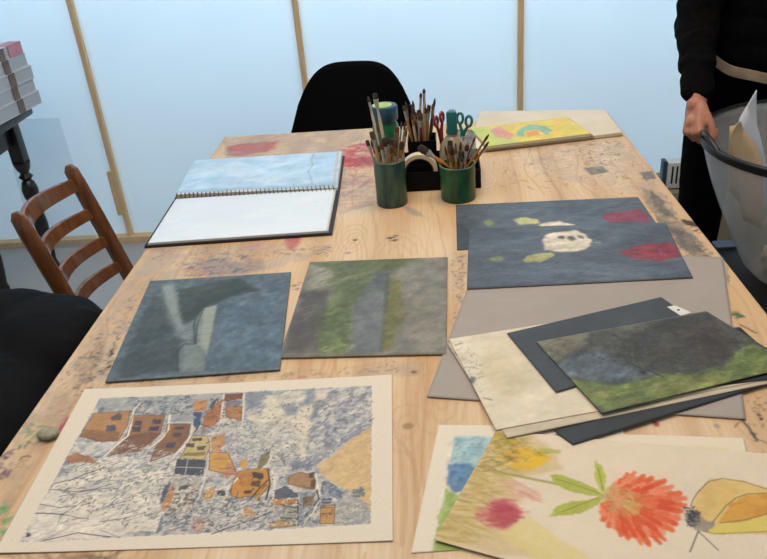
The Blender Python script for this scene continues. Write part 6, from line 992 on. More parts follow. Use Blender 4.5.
# black open tray
TRX0, TRX1, TRY0, TRY1, TRH = -.108, .092, 1.795, 1.945, .050
t = thing('desk_tray', 'black open desk tray holding jars, tape and scissors between the tins', 'tray', ((TRX0 + TRX1) / 2, (TRY0 + TRY1) / 2, TZ))
w, d = (TRX1 - TRX0) / 2, (TRY1 - TRY0) / 2
bm = B(); box(bm, -w, w, -d, d, .0004, .004, bev=.001); obj('base', bm, M['tray'], t)
for nm, b4 in (('wall', (-w, w, -d, -d + .003)), ('wall', (-w, w, d - .003, d)), ('wall', (-w, -w + .003, -d + .003, d - .003)), ('wall', (w - .003, w, -d + .003, d - .003))):
    bm = B(); box(bm, *b4, .004, TRH, bev=.0008); obj(nm, bm, M['tray'], t)
bm = B(); box(bm, -w + .003, w - .003, -.002, .001, .004, TRH - .008, bev=.0008); obj('divider', bm, M['tray'], t)

# roll of tape standing in the tray
t = thing('tape_roll', 'roll of masking tape standing on edge at the left of the black tray', 'tape', (-.058, 1.818, TZ + .0045))
RT = .045
mt = Matrix.Translation((0, -.010, RT)) @ Matrix.Rotation(R(90), 4, 'X') @ Matrix.Translation((0, 0, -.011))
bm = B(); lathe(bm, [(RT * .80, 0), (RT, 0), (RT, .022), (RT * .80, .022), (RT * .80, 0)], 40, mt); obj('tape', bm, M['tape'], t)
bm = B(); lathe(bm, [(RT * .74, 0), (RT * .795, 0), (RT * .795, .022), (RT * .74, .022), (RT * .74, 0)], 40, mt); obj('core', bm, M['tape_core'], t)

# black pot with brushes
t = thing('brush_pot', 'square black pot of brushes standing in the tray behind the tape', 'pot', (-.050, 1.905, TZ + .0045))
bm = B(); 
for (a, b_, c_, d_) in ((-.036, .036, -.033, -.030), (-.036, .036, .030, .033), (-.036, -.033, -.030, .030), (.033, .036, -.030, .030)):
    box(bm, a, b_, c_, d_, 0, .098)
box(bm, -.036, .036, -.033, .033, 0, .003)
obj('body', bm, M['tray'], t)
GP = 'brushes in the black pot'
c3 = Vector((-.050, 1.905, .760))
ring_brushes(c3, .036, 17, .150, .190, GP, 'of the black pot', 21, 1.15, ['wood_handle', 'dark_handle', 'orange_handle', 'dark_handle', 'pale_handle', 'wood_handle', 'red_handle'], .040)
brush('tall pale handled brush upright at the centre of the black pot', (-.048, 1.900, .760), (-.038, 1.90, .978), .0036, GP, 'pale_handle', 'ferrule', 'bristle', 1, .012, .02)
brush('tall pale brush leaning left of the tallest one in the black pot', (-.066, 1.895, .760), (-.046, 1.893, .970), .0034, GP, 'wood_handle', 'ferrule', 'bristle', 1, .012, .02)
t = thing('marker_pen', 'thick black marker pen standing at the left of the black pot', 'pen', (-.074, 1.912, .760))
bm = B(); lathe(bm, [(0, 0), (.006, 0), (.006, .12), (0, .12)], 16); obj('barrel', bm, M['dark_handle'], t)
bm = B(); lathe(bm, [(0, .12), (.007, .12), (.0068, .172), (.005, .175), (0, .175)], 16); obj('cap', bm, M['black_plastic'], t)

# bottle with teal cap
t = thing('glue_bottle', 'squat cloudy bottle with a tall teal cap in the black tray', 'bottle', (.026, 1.828, TZ + .0045))
bm = B(); lathe(bm, [(0, 0), (.030, 0), (.033, .004), (.033, .088), (.031, .098), (.022, .115), (.0135, .124), (.0135, .130), (0, .130)], 32); obj('body', bm, M['bottle'], t)
bm = B(); lathe(bm, [(0, .1302), (.0145, .1302), (.0145, .138), (.0130, .144), (.0130, .178), (.011, .184), (0, .185)], 24); obj('cap', bm, M['teal'], t)
bm = B(); lathe(bm, [(0, .1852), (.0065, .1852), (.006, .189), (0, .190)], 20); obj('tip', bm, M['clear'], t)['label'] = 'pale tip'

# glass jar with scissors
t = thing('glass_jar', 'greenish glass jar holding scissors at the right of the black tray', 'jar', (.054, 1.909, TZ + .0045))
bm = B(); lathe(bm, [(0, 0), (.031, 0), (.033, .005), (.033, .085), (.029, .094), (.029, .102), (.027, .102), (.027, .094), (.031, .083), (.031, .005), (0, .003)], 32); obj('glass', bm, M['clear'], t)
bm = B(); torus(bm, (0, 0, .098), .0295, .002, 32, 8); obj('rim', bm, M['clear'], t)
def scissors(label, loc, rz, m, lean, w=.017, h=.105):
    t = thing('scissors', label, 'scissors', loc, rz)
    t.rotation_euler = (0, lean, rz)
    for s in (-1, 1):
        bm = B(); tube(bm, [(s * .001, s * .001, .004), (s * .004, s * .001, h * .4), (-s * .002, s * .001, h * .8)], [.001, .0045, .005], 8, sy=.3); obj('blade', bm, M['steel'], t)
        bm = B(); c = Vector((-s * .013, 0, h + .026)); pts = []
        for k in range(21):
            a = 2 * math.pi * k / 20
            pts.append((c.x + math.cos(a) * w * .62, s * .001, c.z + math.sin(a) * w))
        tube(bm, pts, .0036, 8, cap=False)
        tube(bm, [(-s * .002, s * .001, h * .76), (-s * .004, s * .001, h * .95), (c.x + s * .001, s * .001, c.z - w)], [.004, .0045, .0036], 8)
        obj('handle', bm, m, t)
    bm = B(); tube(bm, [(0, -.003, h * .7), (0, .003, h * .7)], .003, 10); obj('pivot', bm, M['steel'], t)
    return t
scissors('scissors with red handles standing in the tray left of the teal cap', (.006, 1.890, TZ + .0045), R(60), M['red_plastic'], R(-8), .0125, .128)
scissors('scissors with green handles standing in the glass jar', (.040, 1.905, TZ + .010), R(-30), M['green_plastic'], R(9), .0135, .110)

# green paint jar with blue lid behind the tray
t = thing('paint_jar', 'green paint jar with a blue lid smeared yellow, behind the left tin', 'jar', (-.150, 2.03, TZ)); JS = .86
bm = B(); lathe(bm, [(0, .0005), (.038, .0005), (.041, .004), (.041, .098), (.036, .108), (.036, .116), (0, .116)], 36, Matrix.Diagonal((JS, JS, 1, 1))); obj('body', bm, M['jar_green'], t)
bm = B(); lathe(bm, [(0, .1162), (.0405, .1162), (.0420, .119), (.0420, .150), (.040, .154), (.036, .155), (0, .155)], 36, Matrix.Diagonal((JS, JS, 1, 1))); obj('lid', bm, M['jar_blue'], t)
bm = B(); lathe(bm, [(0, .1551), (.030, .1551), (.031, .1562), (0, .1568)], 24)
for v in bm.verts: v.co.x = v.co.x * .85 - .004; v.co.y = v.co.y * .8 - .004
obj('paint_skin', bm, M['jar_yellow'], t)['label'] = 'yellow paint smear on the lid'

# ================================================================== LADDER BACK CHAIR
t = thing('ladder_back_chair', 'varnished wooden ladder back chair standing left of the table', 'chair', (-.751, 1.715, 0))
W = lambda x, y, z: Vector((x + .74, y - 1.71, z))
y0, y1 = 1.553, 1.851
def postx(z): return -.955 + (.85 - z) * .25 if z > .40 else -.8425 - (.40 - z) * .10
for yy in (y0, y1):
    bm = B(); zs = [0, .1, .25, .40, .5, .6, .7, .8, .835, .85]
    pr = [.016, .017, .019, .020, .020, .020, .020, .019, .017, .008]
    tube(bm, [W(postx(z), yy, z) for z in zs], pr, 14, sx=.72, sy=1.15, up=(0, 1, 0)); obj('back_post', bm, M['orange_wood'], t)
for z, hh in ((.798, .019), (.716, .0155), (.634, .0155), (.556, .0155)):
    bm = B(); n = 14
    rg = []
    for i in range(n + 1):
        u = i / n; yy = y0 + (y1 - y0) * u; bow = -.052 * math.sin(math.pi * u); hz = hh * (.8 + .25 * math.sin(math.pi * u))
        th = .006
        q = []
        for (dx, dz) in ((-th, -hz), (th, -hz), (th * 1.1, 0), (th, hz), (0, hz + .002), (-th, hz), (-th * 1.1, 0)):
            zz = z + dz; q.append(bm.verts.new(W(postx(zz) + bow + dx, yy, zz)))
        rg.append(q)
    for a, b_ in zip(rg, rg[1:]):
        for k in range(7): bm.faces.new((a[k], a[(k + 1) % 7], b_[(k + 1) % 7], b_[k]))
    bm.faces.new(rg[0][::-1]); bm.faces.new(rg[-1])
    obj('back_slat', bm, M['orange_wood'], t)
bm = B(); vs = box(bm, -.85, -.50, 1.54, 1.88, .425, .447, bev=.006)
for v in bm.verts: v.co = W(*v.co)
obj('seat', bm, M['orange_wood'], t)
for yy in (1.56, 1.86):
    bm = B(); tube(bm, [W(-.53, yy, 0), W(-.53, yy, .2), W(-.53, yy, .424)], [.013, .017, .018], 12); obj('front_leg', bm, M['orange_wood'], t)
    bm = B(); tube(bm, [W(-.53, yy, .2), W(-.865, yy + (.0), .2)], .009, 10); obj('stretcher', bm, M['orange_wood'], t)
bm = B(); tube(bm, [W(-.53, 1.56, .26), W(-.53, 1.86, .26)], .009, 10); obj('stretcher', bm, M['orange_wood'], t)

# ================================================================== BLACK SHELL CHAIR (far end)
t = thing('shell_chair', 'black moulded shell chair pushed up to the far end of the table', 'chair', (-.318, 2.50, 0), R(-7))
bm = B(); nu, nv = 28, 30
prof = [(-.20, .452), (-.14, .432), (-.05, .420), (.04, .424), (.11, .455), (.15, .52), (.172, .60), (.188, .70), (.200, .79), (.208, .86), (.212, .893)]
def pv(t_):
    f_ = t_ * (len(prof) - 1); i = min(int(f_), len(prof) - 2); k = f_ - i
    return [prof[i][j] * (1 - k) + prof[i + 1][j] * k for j in (0, 1)]
grid = []
for j in range(nv + 1):
    v_ = j / nv; yy, zz = pv(v_)
    if v_ < .12: hw = .19 + .04 * math.sin(v_ / .12 * math.pi / 2)
    elif v_ < .5: hw = .23 + .032 * min(1, max(0, (v_ - .3) / .2))
    else: hw = .232 - .015 * ((v_ - .5) / .5) ** 1 
    row = []
    for i in range(nu + 1):
        u = -1 + 2 * i / nu
        if v_ > .5:
            k = (v_ - .5) / .5
                        # rounded shoulders: height of this column limited by a superellipse
            a = abs(u); top = .56 + .308 * (1 - a ** 4.2) ** (1 / 2.4) if a < 1 else .56
            zz2 = .56 + (top - .56) * k; kk = (zz2 - .56) / .333
            yb = .158 + .054 * kk
            hw2 = .262 - .080 * kk ** .8
            row.append(Vector((u * hw2, yb - .055 * a ** 2.4, zz2)))
        else:
            lift = .05 * abs(u) ** 3 * min(1, v_ * 4)
            row.append(Vector((u * hw, yy - .055 * abs(u) ** 2.4 * max(0, (v_ - .35) / .15) if v_ > .35 else yy, zz + lift + (.06 * abs(u) ** 3 if v_ > .38 else 0))))
    grid.append(row)
vg = [[bm.verts.new(p) for p in row] for row in grid]
for j in range(nv):
    for i in range(nu): bm.faces.new((vg[j][i], vg[j][i + 1], vg[j + 1][i + 1], vg[j + 1][i]))
bmesh.ops.remove_doubles(bm, verts=bm.verts[:], dist=.0005)
sh = obj('shell', bm, M['black_plastic'], t)
md = sh.modifiers.new('thickness', 'SOLIDIFY'); md.thickness = .006; md.offset = 0
for sx in (-1, 1):
    for sy in (-1, 1):
        bm = B(); tube(bm, [(sx * .21, sy * .19 , 0), (sx * .10, sy * .08 - .02, .415)], [.011, .015], 12); obj('leg', bm, M['black_metal'], t)
bm = B(); box(bm, -.13, .13, -.13, .08, .395, .416, bev=.004); obj('seat_frame', bm, M['black_metal'], t)

# ================================================================== CHAIR WITH COAT (left foreground)
t = thing('stool', 'dark wooden stool hidden under the black coat at the left table edge', 'stool', (-.98, 1.12, 0))
bm = B(); box(bm, -.20, .20, -.20, .20, .40, .43, bev=.01); obj('seat', bm, M['dark_wood'], t)
for sx, sy in ((-.17, -.17), (-.17, .17), (.17, -.17), (.17, .17)):
    bm = B(); tube(bm, [(sx, sy, 0), (sx, sy, .40)], .015, 10); obj('leg', bm, M['dark_wood'], t)
# puffy coat heaped on that chair
bm = B()
for (c, r, s) in (((-1.03, 1.10, .59), .17, (1.1, 1.9, .9)), ((-.86, 1.33, .628), .12, (1.2, 1.35, .85)), ((-1.06, 1.37, .622), .13, (1.5, 1.15, .88)), ((-.95, 1.37, .625), .13, (1.2, 1.05, .85)), ((-.92, 1.15, .58), .15, (1.2, 1.8, .85)), ((-1.22, 1.2, .56), .12, (.8, 2.0, 1.0)),
                  ((-.95, .85, .55), .12, (1.2, 1.3, .8)), ((-1.12, .90, .56), .13, (1.0, 1.2, .9))):
    ball(bm, c, r, s)
limb(bm, (-1.24, 1.32, .55), .085, (-1.30, 1.36, .22), .06); limb(bm, (-1.26, .95, .54), .08, (-1.30, .92, .2), .055)
def coat_folds(co):
    x, y, z = co.T
    return .010 * (fbm(x * 14 + 9, y * 14 + z * 9, 5, 3) - .5) + .010 * np.sin(y * 62 + 3 * np.sin(x * 9) + z * 30) * np.clip((-.98 - x) * 6, 0, 1) + .003 * (fbm(x * 60, y * 60 + z * 50, 8, 2) - .5)
o = fuse('black_coat', bm, .009, M['coat'], None, 6, coat_folds)
bmv = Vector((-1.03, 1.12, .43)); o.data.transform(Matrix.Translation(-bmv)); o.location = bmv
tag(o, 'padded black coat heaped on a stool at the left table edge', 'coat')

# ================================================================== DARK TURNED LEG TABLE WITH BOOKS
t = thing('side_table', 'dark stained side table with turned legs carrying the books', 'table', (-1.90, 2.775, 0))
bm = B(); box(bm, -.245, .255, -.27, .235, .672, .702, bev=.012); obj('top', bm, M['dark_wood'], t)
for a in ((-.2, .19, -.185, -.165), (-.2, .19, .145, .165), (-.2, -.18, -.16, .14), (.165, .185, -.16, .14)):
    bm = B(); box(bm, *a, .575, .671, bev=.002); obj('apron', bm, M['dark_wood'], t, False)
lp = [(0, 0), (.014, 0), (.018, .02), (.012, .05), (.015, .09), (.012, .11), (.017, .16), (.021, .22), (.018, .27), (.012, .285), (.020, .30), (.012, .315), (.022, .345), (.024, .38), (.018, .41), (.012, .42), (.021, .435), (.012, .45), (.020, .47), (.024, .49), (.024, .50), (0, .50)]
for (lx, ly) in ((.182, .155), (.135, -.165), (-.19, .155), (-.19, -.165)):
    bm = B(); lathe(bm, [(a_ * 1.4, b_) for a_, b_ in lp], 18); box(bm, -.026, .026, -.024, .024, .49, .671, bev=.002)
    bmesh.ops.translate(bm, verts=bm.verts[:], vec=(lx, ly, 0)); obj('leg', bm, M['dark_wood'], t)
bz = .703
names = ['lowest white magazine volume', 'second white volume from the bottom', 'third pale grey volume from the bottom', 'fourth white volume from the bottom', 'fifth volume, with a pink spine corner,', 'small brown notebook']
hts = [.052, .050, .050, .050, .044, .014]
offs = [(0, 0), (-.006, -.004), (-.004, .004), (-.010, -.003), (-.014, -.010), (-.11, -.08)]
for i, (h, (ox, oy)) in enumerate(zip(hts, offs)):
    t = thing('book', names[i] + ' in the stack on the dark side table' if i < 5 else 'small brown notebook lying on top of the stacked volumes on the dark side table', 'book', (-1.79 + ox, 2.93 + oy, bz), R(-8 + [0, 1, -1, .5, 2, 12][i]), 'volumes stacked on the dark side table')
    hw_, hd_ = (.15, .15) if i < 5 else (.09, .07)
    bm = B(); box(bm, -hw_ + .003, hw_ - .003, -hd_ + .003, hd_ - .003, .002, h - .002); obj('pages', bm, M['bookgrey'], t, False)
    cm = M['strap'] if i == 5 else M['bookwhite']
    bm = B(); box(bm, -hw_, hw_, -hd_, hd_, h - .002, h); box(bm, -hw_, hw_, -hd_, hd_, 0, .002); box(bm, -hw_, -hw_ + .002, -hd_, hd_, .002, h - .002); obj('cover', bm, cm, t, False)
    if i < 5:
        bm = B(); box(bm, hw_ - .001, hw_ + .0015, -.005, .032, .0, h, bev=.0004); o = obj('spine_band', bm, M['strap'], t, False); o['label'] = 'brown grey band'
    if i == 4:
        bm = B(); box(bm, hw_ - .001, hw_ + .003, .06, .148, .001, h + .002, bev=.001); box(bm, hw_ - .05, hw_ + .003, .06, .148, h - .0002, h + .002, bev=.0004); o = obj('spine_patch', bm, M['pink'], t, False); o['label'] = 'pink patch'
    bz += h + .0004

# ================================================================== HEATER ON A BOX
t = thing('cardboard_box', 'beige cardboard box on the floor under the slotted heater', 'box', (1.03, 3.0, 0))
bm = B(); box(bm, -.14, .22, -.10, .12, 0, .225, bev=.003); obj('body', bm, M['card'], t, False)
bm = B(); box(bm, -.141, .221, -.141 + .141 - .004, .004, .2251, .2256); obj('tape_strip', bm, M['tape'], t, False)
t = thing('fan_heater', 'small cream heater with dark vertical slots beside the standing person', 'heater', (.934, 2.96, .226))
bm = B(); box(bm, -.052, .10, -.03, .03, .004, .112, bev=.006); obj('casing', bm, M['heater'], t)
bm = B(); box(bm, -.070, -.0531, -.022, .022, .002, .116, bev=.005); o = obj('side_panel', bm, M['heater_side'], t); o['label'] = 'blue grey end panel'
for k in range(7):
    x = -.038 + k * .0175; bm = B(); box(bm, x, x + .007, -.0315, -.029, .026, .098, bev=.0005); obj('slot', bm, M['slot'], t, False)
for x in (-.06, .08):
    bm = B(); box(bm, x - .01, x + .01, -.025, .025, 0, .004); obj('foot', bm, M['slot'], t, False)

# ================================================================== TUB ON BLACK BENCH
t = thing('low_bench', 'low black bench under the plastic tub beside the table', 'bench', (.95, 1.76, 0))
bm = B(); box(bm, -.34, .32, -.38, .33, .388, .418, bev=.008); obj('top', bm, M['black_metal'], t)
for sx in (-.27, .27):
    for sy in (-.32, .27):
        bm = B(); tube(bm, [(sx, sy, 0), (sx, sy, .387)], .018, 12); obj('leg', bm, M['black_metal'], t)
bm = B(); box(bm, .600, .80, 1.93, 1.949, .486, .500, bev=.001); 
bm.free()
bm = B(); box(bm, .775, .835, 2.045, 2.085, .4186, .424, bev=.001)
o = obj('blue_folder', bm, M['blue_cover'], origin=(.805, 2.065, .4186)); tag(o, 'blue folder on the black bench between the table edge and the tub', 'folder')

TC = Vector((.955, 1.887, 0)); RR, RB, Z0, Z1 = .300, .145, .420, .802
t = thing('plastic_tub', 'translucent grey plastic tub with a black rim held by the person', 'tub', (TC.x, TC.y, Z0))
H = Z1 - Z0
def tubr(k): return RB + (RR - RB) * (1 - (1 - k) ** 1.3)
bm = B(); pr = [(0, .0)] + [(tubr(k / 14) - (.0 if k else .012), H * k / 14 + (0 if k else .0)) for k in range(15)]
lathe(bm, pr, 64)
o = obj('wall', bm, M['tub'], t); md = o.modifiers.new('thickness', 'SOLIDIFY'); md.thickness = .002; md.offset = -1
bm = B(); torus(bm, (0, 0, H), RR + .003, .0062, 72, 10)
lathe(bm, [(RR - .002, H - .018), (RR + .0035, H - .018), (RR + .006, H - .004), (RR + .006, H + .003), (RR - .002, H + .003), (RR - .002, H - .018)], 72)
obj('rim', bm, M['rim'], t)
# arched grip at the left side of the rim
a0 = math.atan2(1.90 - TC.y, .655 - TC.x)
bm = B(); pts = []
for k in range(13):
    u = k / 12; a = a0 + .06 + (u - .5) * .40; rr_ = RR + .002 + .006 * math.sin(math.pi * u); pts.append((rr_ * math.cos(a), rr_ * math.sin(a), H + .002 + .022 * math.sin(math.pi * u)))
tube(bm, pts, .0065, 10); obj('grip', bm, M['rim'], t)
bm = B(); pts = []
for k in range(13):
    u = k / 12; a = a0 + math.pi + .5 + (u - .5) * .62; rr_ = RR + .004 + .018 * math.sin(math.pi * u); pts.append((rr_ * math.cos(a), rr_ * math.sin(a), H + .002 + .034 * math.sin(math.pi * u)))
tube(bm, pts, .0065, 10); obj('grip', bm, M['rim'], t)

# papers in the tub
def torn(label, pts3, m, th=.0012, sub=3, crumple=.006, seed=0, nm='paper_piece'):
    bm = B(); vs = [bm.verts.new(p) for p in pts3]; bm.faces.new(vs)
    bmesh.ops.triangulate(bm, faces=bm.faces[:])
    for _ in range(sub): bmesh.ops.subdivide_edges(bm, edges=bm.edges[:], cuts=1, use_grid_fill=True)
    c = sum((v.co for v in bm.verts), Vector()) / len(bm.verts)
    r = random.Random(seed); ph = [r.uniform(0, 6) for _ in range(3)]
    nrm = (Vector(pts3[1]) - Vector(pts3[0])).cross(Vector(pts3[2]) - Vector(pts3[0])).normalized()
    for v in bm.verts:
        v.co += nrm * crumple * (math.sin(v.co.x * 40 + ph[0]) + math.sin(v.co.z * 35 + ph[1]) + math.sin(v.co.y * 38 + ph[2]))
    o = obj(nm, bm, m, origin=c); md = o.modifiers.new('thickness', 'SOLIDIFY'); md.thickness = th
    return tag(o, label, 'paper', 'papers in the tub')
torn('tall pointed white paper sticking up out of the tub', [(.80, 1.86, .60), (.84, 1.86, .62), (.768, 1.86, .775), (.757, 1.855, .85), (.741, 1.85, .938), (.725, 1.85, .90), (.712, 1.85, .870), (.71, 1.85, .78)], M['white_paper'], seed=1, crumple=.0015)
torn('torn brown card leaning at the left inside the tub', [(.785, 1.80, .60), (.765, 1.81, .775), (.745, 1.82, .815), (.712, 1.825, .855), (.703, 1.82, .876), (.694, 1.82, .868), (.682, 1.82, .838), (.70, 1.82, .78), (.74, 1.81, .62)], M['kraft'], seed=2, crumple=.0015)
torn('second torn brown card behind the leaning one inside the tub', [(.79, 1.90, .60), (.78, 1.90, .80), (.745, 1.90, .84), (.71, 1.90, .835), (.73, 1.90, .66)], M['kraft'], seed=3, crumple=.002)
torn('brown card standing toward the right rim of the tub', [(.86, 1.86, .60), (.96, 1.86, .60), (.97, 1.87, .85), (.90, 1.87, .90), (.81, 1.87, .885), (.795, 1.87, .80)], M['kraft'], seed=4, crumple=.002)
torn('white paper sheet standing at the far right inside the tub', [(1.02, 1.80, .60), (1.08, 1.90, .62), (1.11, 1.92, .87), (1.04, 1.82, .90)], M['white_paper'], seed=5, crumple=.003)
r = random.Random(12)
cp = [(.87, 1.80, .545), (.965, 1.775, .535), (1.04, 1.84, .54), (.945, 1.875, .535), (.855, 1.885, .54), (1.03, 1.94, .54), (.93, 1.97, .54), (.93, 1.735, .610), (1.005, 1.73, .61), (.845, 1.78, .62), (.93, 1.81, .625), (1.02, 1.82, .63), (.95, 1.91, .625), (.845, 1.86, .65), (.90, 1.74, .695)]
where = ['near the front left of the tub bottom', 'at the front of the tub bottom', 'at the right of the tub bottom', 'at the middle of the tub bottom', 'at the left of the tub bottom', 'at the back right of the tub bottom', 'at the back left of the tub bottom', 'against the front wall of the tub, second layer', 'at the front right of the tub, second layer', 'at the left front of the tub, second layer', 'in the middle of the tub, second layer', 'at the right of the tub, second layer', 'at the back of the tub, second layer', 'at the far left of the tub, second layer', 'topmost of the heap at the front of the tub']
for i, p in enumerate(cp):
    p = (TC.x + (p[0] - TC.x) * (.84 + .04 * (p[2] > .6)), TC.y + (p[1] - TC.y) * (.84 + .04 * (p[2] > .6)), .468 + (p[2] - .535) * 1.0)
    bm = B(); bmesh.ops.create_icosphere(bm, subdivisions=3, radius=.05)
    ph = [r.uniform(0, 9) for _ in range(6)]
    for v in bm.verts:
        d = v.co.normalized()
        k = 1 + .22 * math.sin(d.x * 7 + ph[0]) * math.sin(d.y * 6 + ph[1]) + .16 * abs(math.sin(d.z * 9 + ph[2] + d.x * 5)) - .12 + r.uniform(-.05, .05)
        v.co = d * .036 * k
        v.co.z *= .85
    o = obj('crumpled_paper', bm, M['cream'] if i % 3 else M['kraft'], origin=(0, 0, 0)); o.location = p
    for q_ in o.data.polygons: q_.use_smooth = False
    tag(o, 'crumpled ' + ('cream' if i % 3 else 'brown') + ' paper ball ' + where[i], 'paper', 'crumpled papers in the tub')

# ================================================================== PERSON
PX, PY = .94, 2.37
t = thing('person', 'person in black sweater and trousers holding the plastic tub by its rim', 'person', (PX, PY, 0))
def body_shapes(bm, g=0.0, parts=('torso', 'arms', 'legs', 'head', 'hands', 'feet')):
    P = lambda x, y, z: (x, y, z)
    if 'torso' in parts:
        for (z, rx, ry, yo) in ((.90, .165, .115, 0), (.97, .160, .110, 0), (1.04, .145, .100, -.004), (1.12, .140, .098, -.008), (1.20, .150, .105, -.012), (1.28, .160, .108, -.015), (1.345, .155, .095, -.012), (1.37, .12, .075, -.008)):
            ball(bm, P(0, yo, z), 1, (rx + g, ry + g, .105 + g * .5))
        limb(bm, P(-.145, -.008, 1.395), .052 + g, P(.145, -.008, 1.395), .052 + g)
    if 'arms' in parts:
        limb(bm, ARM[0], .050 + g, ARM[1], .042 + g); limb(bm, ARM[1], .042 + g, ARM[2] if g == 0 else ARM[1].lerp(ARM[2], .94), (.026 if g == 0 else .038))
        limb(bm, ARM2[0], .050 + g, ARM2[1], .042 + g); limb(bm, ARM2[1], .042 + g, ARM2[2] if g == 0 else ARM2[1].lerp(ARM2[2], 1.0), (.026 if g == 0 else .038))
    if 'legs' in parts:
        for s in (-1, 1):
            limb(bm, P(s * .088, 0, .88), .088 + g, P(s * .115, -.012, .50), .058 + g); limb(bm, P(s * .115, -.012, .50), .055 + g, P(s * .118, .01, .10), .036 + g * 1.6)
            ball(bm, P(s * .085, .035, .88), .09 + g, (1, 1, 1.1))
    if 'feet' in parts:
        for s in (-1, 1):
            limb(bm, P(s * .118, .01, .10), .036, P(s * .120, .02, .05), .036); limb(bm, P(s * .120, .03, .042), .034, P(s * .135, -.13, .034), .028)
# joints, in the person's own space (origin at the feet, x to the picture right, y away)
WR = Vector((.655 - PX, 2.000 - PY, .885))          # right wrist
ARM = [Vector((-.155, -.01, 1.385)), Vector((-.226, -.115, 1.025)), WR]
ARM2 = [Vector((.165, -.01, 1.385)), Vector((.26, -.06, 1.08)), Vector((.262, -.34, .875))]
ALL = ('torso', 'arms', 'legs', 'feet')
bm = B(); body_shapes(bm, 0, ALL)
# neck and head
hc = Vector((0, -.035, 1.585))
limb(bm, (0, 0, 1.43), .055, (0, -.02, 1.53), .05)
ball(bm, hc + Vector((0, .012, .02)), 1, (.074, .092, .098)); ball(bm, hc + Vector((0, -.028, -.045)), 1, (.055, .058, .062)); ball(bm, hc + Vector((0, -.055, -.075)), 1, (.030, .028, .022))
tube(bm, [hc + Vector((0, -.082, .02)), hc + Vector((0, -.098, -.005)), hc + Vector((0, -.105, -.022)), hc + Vector((0, -.085, -.032))], [.007, .009, .012, .010], 12)
for s in (-1, 1):
    ball(bm, hc + Vector((s * .076, .008, -.005)), 1, (.008, .018, .030)); ball(bm, hc + Vector((s * .032, -.058, -.02)), 1, (.026, .026, .024))
    tube(bm, [hc + Vector((s * .048, -.072, .026)), hc + Vector((s * .028, -.084, .032)), hc + Vector((s * .012, -.082, .028))], .006, 8)
ball(bm, hc + Vector((0, -.080, -.052)), 1, (.022, .010, .010))
# hands: palm + fingers.  hand frame: origin wrist, d = towards knuckles, n = back of hand, s = thumb side
def hand(bm, w, d, n, grip, thumb_side, closed=1.0, k_=.90):
    d = Vector(d).normalized(); n = (Vector(n) - d * Vector(n).dot(d)).normalized(); s = d.cross(n).normalized() * thumb_side
    w = Vector(w)
    K = lambda a, b, c: w + (d * a + s * b + n * c) * k_
    limb = lambda bm_, p0, r0, p1, r1: globals()['limb'](bm_, p0, r0 * k_, p1, r1 * k_)
    # palm from four metacarpal rays
    for i, b in enumerate((.027, .010, -.008, -.025)):
        limb(bm, K(.0, b * .5, 0), .017, K(.082 - .004 * i - (0 if i else .003), b, .002), .0125)
    ball(bm, K(.045, .0, -.002), 1.0, (.022, .022, .022))
    limb(bm, K(.010, .018, -.004), .018, K(.048, .030, -.014), .015)
    lens = [(.042, .026, .021), (.046, .030, .022), (.042, .028, .021), (.034, .022, .019)]
    for i, (b, L) in enumerate(zip((.028, .0095, -.009, -.027), lens)):
        p = K(.082 - .004 * i, b, .002); ang = 0; r0 = .0098 - .0006 * i
        for j, l in enumerate(L):
            ang += (62, 78, 52)[j] * closed * math.pi / 180
            dd = d * math.cos(ang) - n * math.sin(ang); q = p + dd * l * k_
            limb(bm, p, r0 - j * .0009, q, r0 - (j + 1) * .0009); p = q
    # thumb leaves the side of the palm near its base
    p = K(.030, .030, -.012)
    for k, (l, td, r0, r1) in enumerate(((.034, d * .85 + s * .28 - n * .34, .0135, .0115), (.030, d * .90 - n * .36 - s * .05, .0112, .0102), (.024, d * .82 - n * .45 - s * .30, .0102, .0085))):
        q = p + td.normalized() * l * k_; limb(bm, p, r0, q, r1); p = q
hd = Vector((-.012, -.040, -.066)).normalized()
HB = B()
hand(HB, ARM[2] + Vector((-.004, -.014, -.020)), hd, Vector((-.92, -.38, .20)), None, -1, .95)
limb(HB, ARM[1].lerp(ARM[2], .8), .027, ARM[2] + Vector((-.003, -.012, -.016)), .0245)
hand(HB, ARM2[2] + Vector((-.004, -.01, -.01)), Vector((-.05, -.75, -.66)), Vector((.75, -.3, .3)), None, 1, .9)
limb(HB, ARM2[1].lerp(ARM2[2], .8), .027, ARM2[2] + Vector((-.004, -.012, -.012)), .0245)
me = bpy.data.meshes.new('h'); HB.to_mesh(me); HB.free(); bm.from_mesh(me); bpy.data.meshes.remove(me)
body = fuse('body', bm, .0034, M['skin'], t, 2)
for s in (-1, 1):
    bm = B(); ball(bm, hc + Vector((s * .030, -.071, .010)), .0112); obj('eye', bm, M['eye'], t)
    bm = B(); ball(bm, hc + Vector((s * .030, -.0795, .009)), .0058, (1, .6, 1)); obj('iris', bm, M['iris'], t)
bm = B(); ball(bm, hc + Vector((0, -.0865, -.052)), 1, (.021, .006, .006)); obj('lips', bm, M['lips'], t)
bm = B(); ball(bm, hc + Vector((0, .025, .035)), 1, (.085, .098, .098)); ball(bm, hc + Vector((0, .065, -.04)), 1, (.07, .05, .10))
for s in (-1, 1): ball(bm, hc + Vector((s * .07, .03, -.03)), 1, (.020, .045, .085))
fuse('hair', bm, .006, M['hair'], t, 3, lambda co: .004 * np.sin(co[:, 0] * 160 + 4 * np.sin(co[:, 2] * 30)))
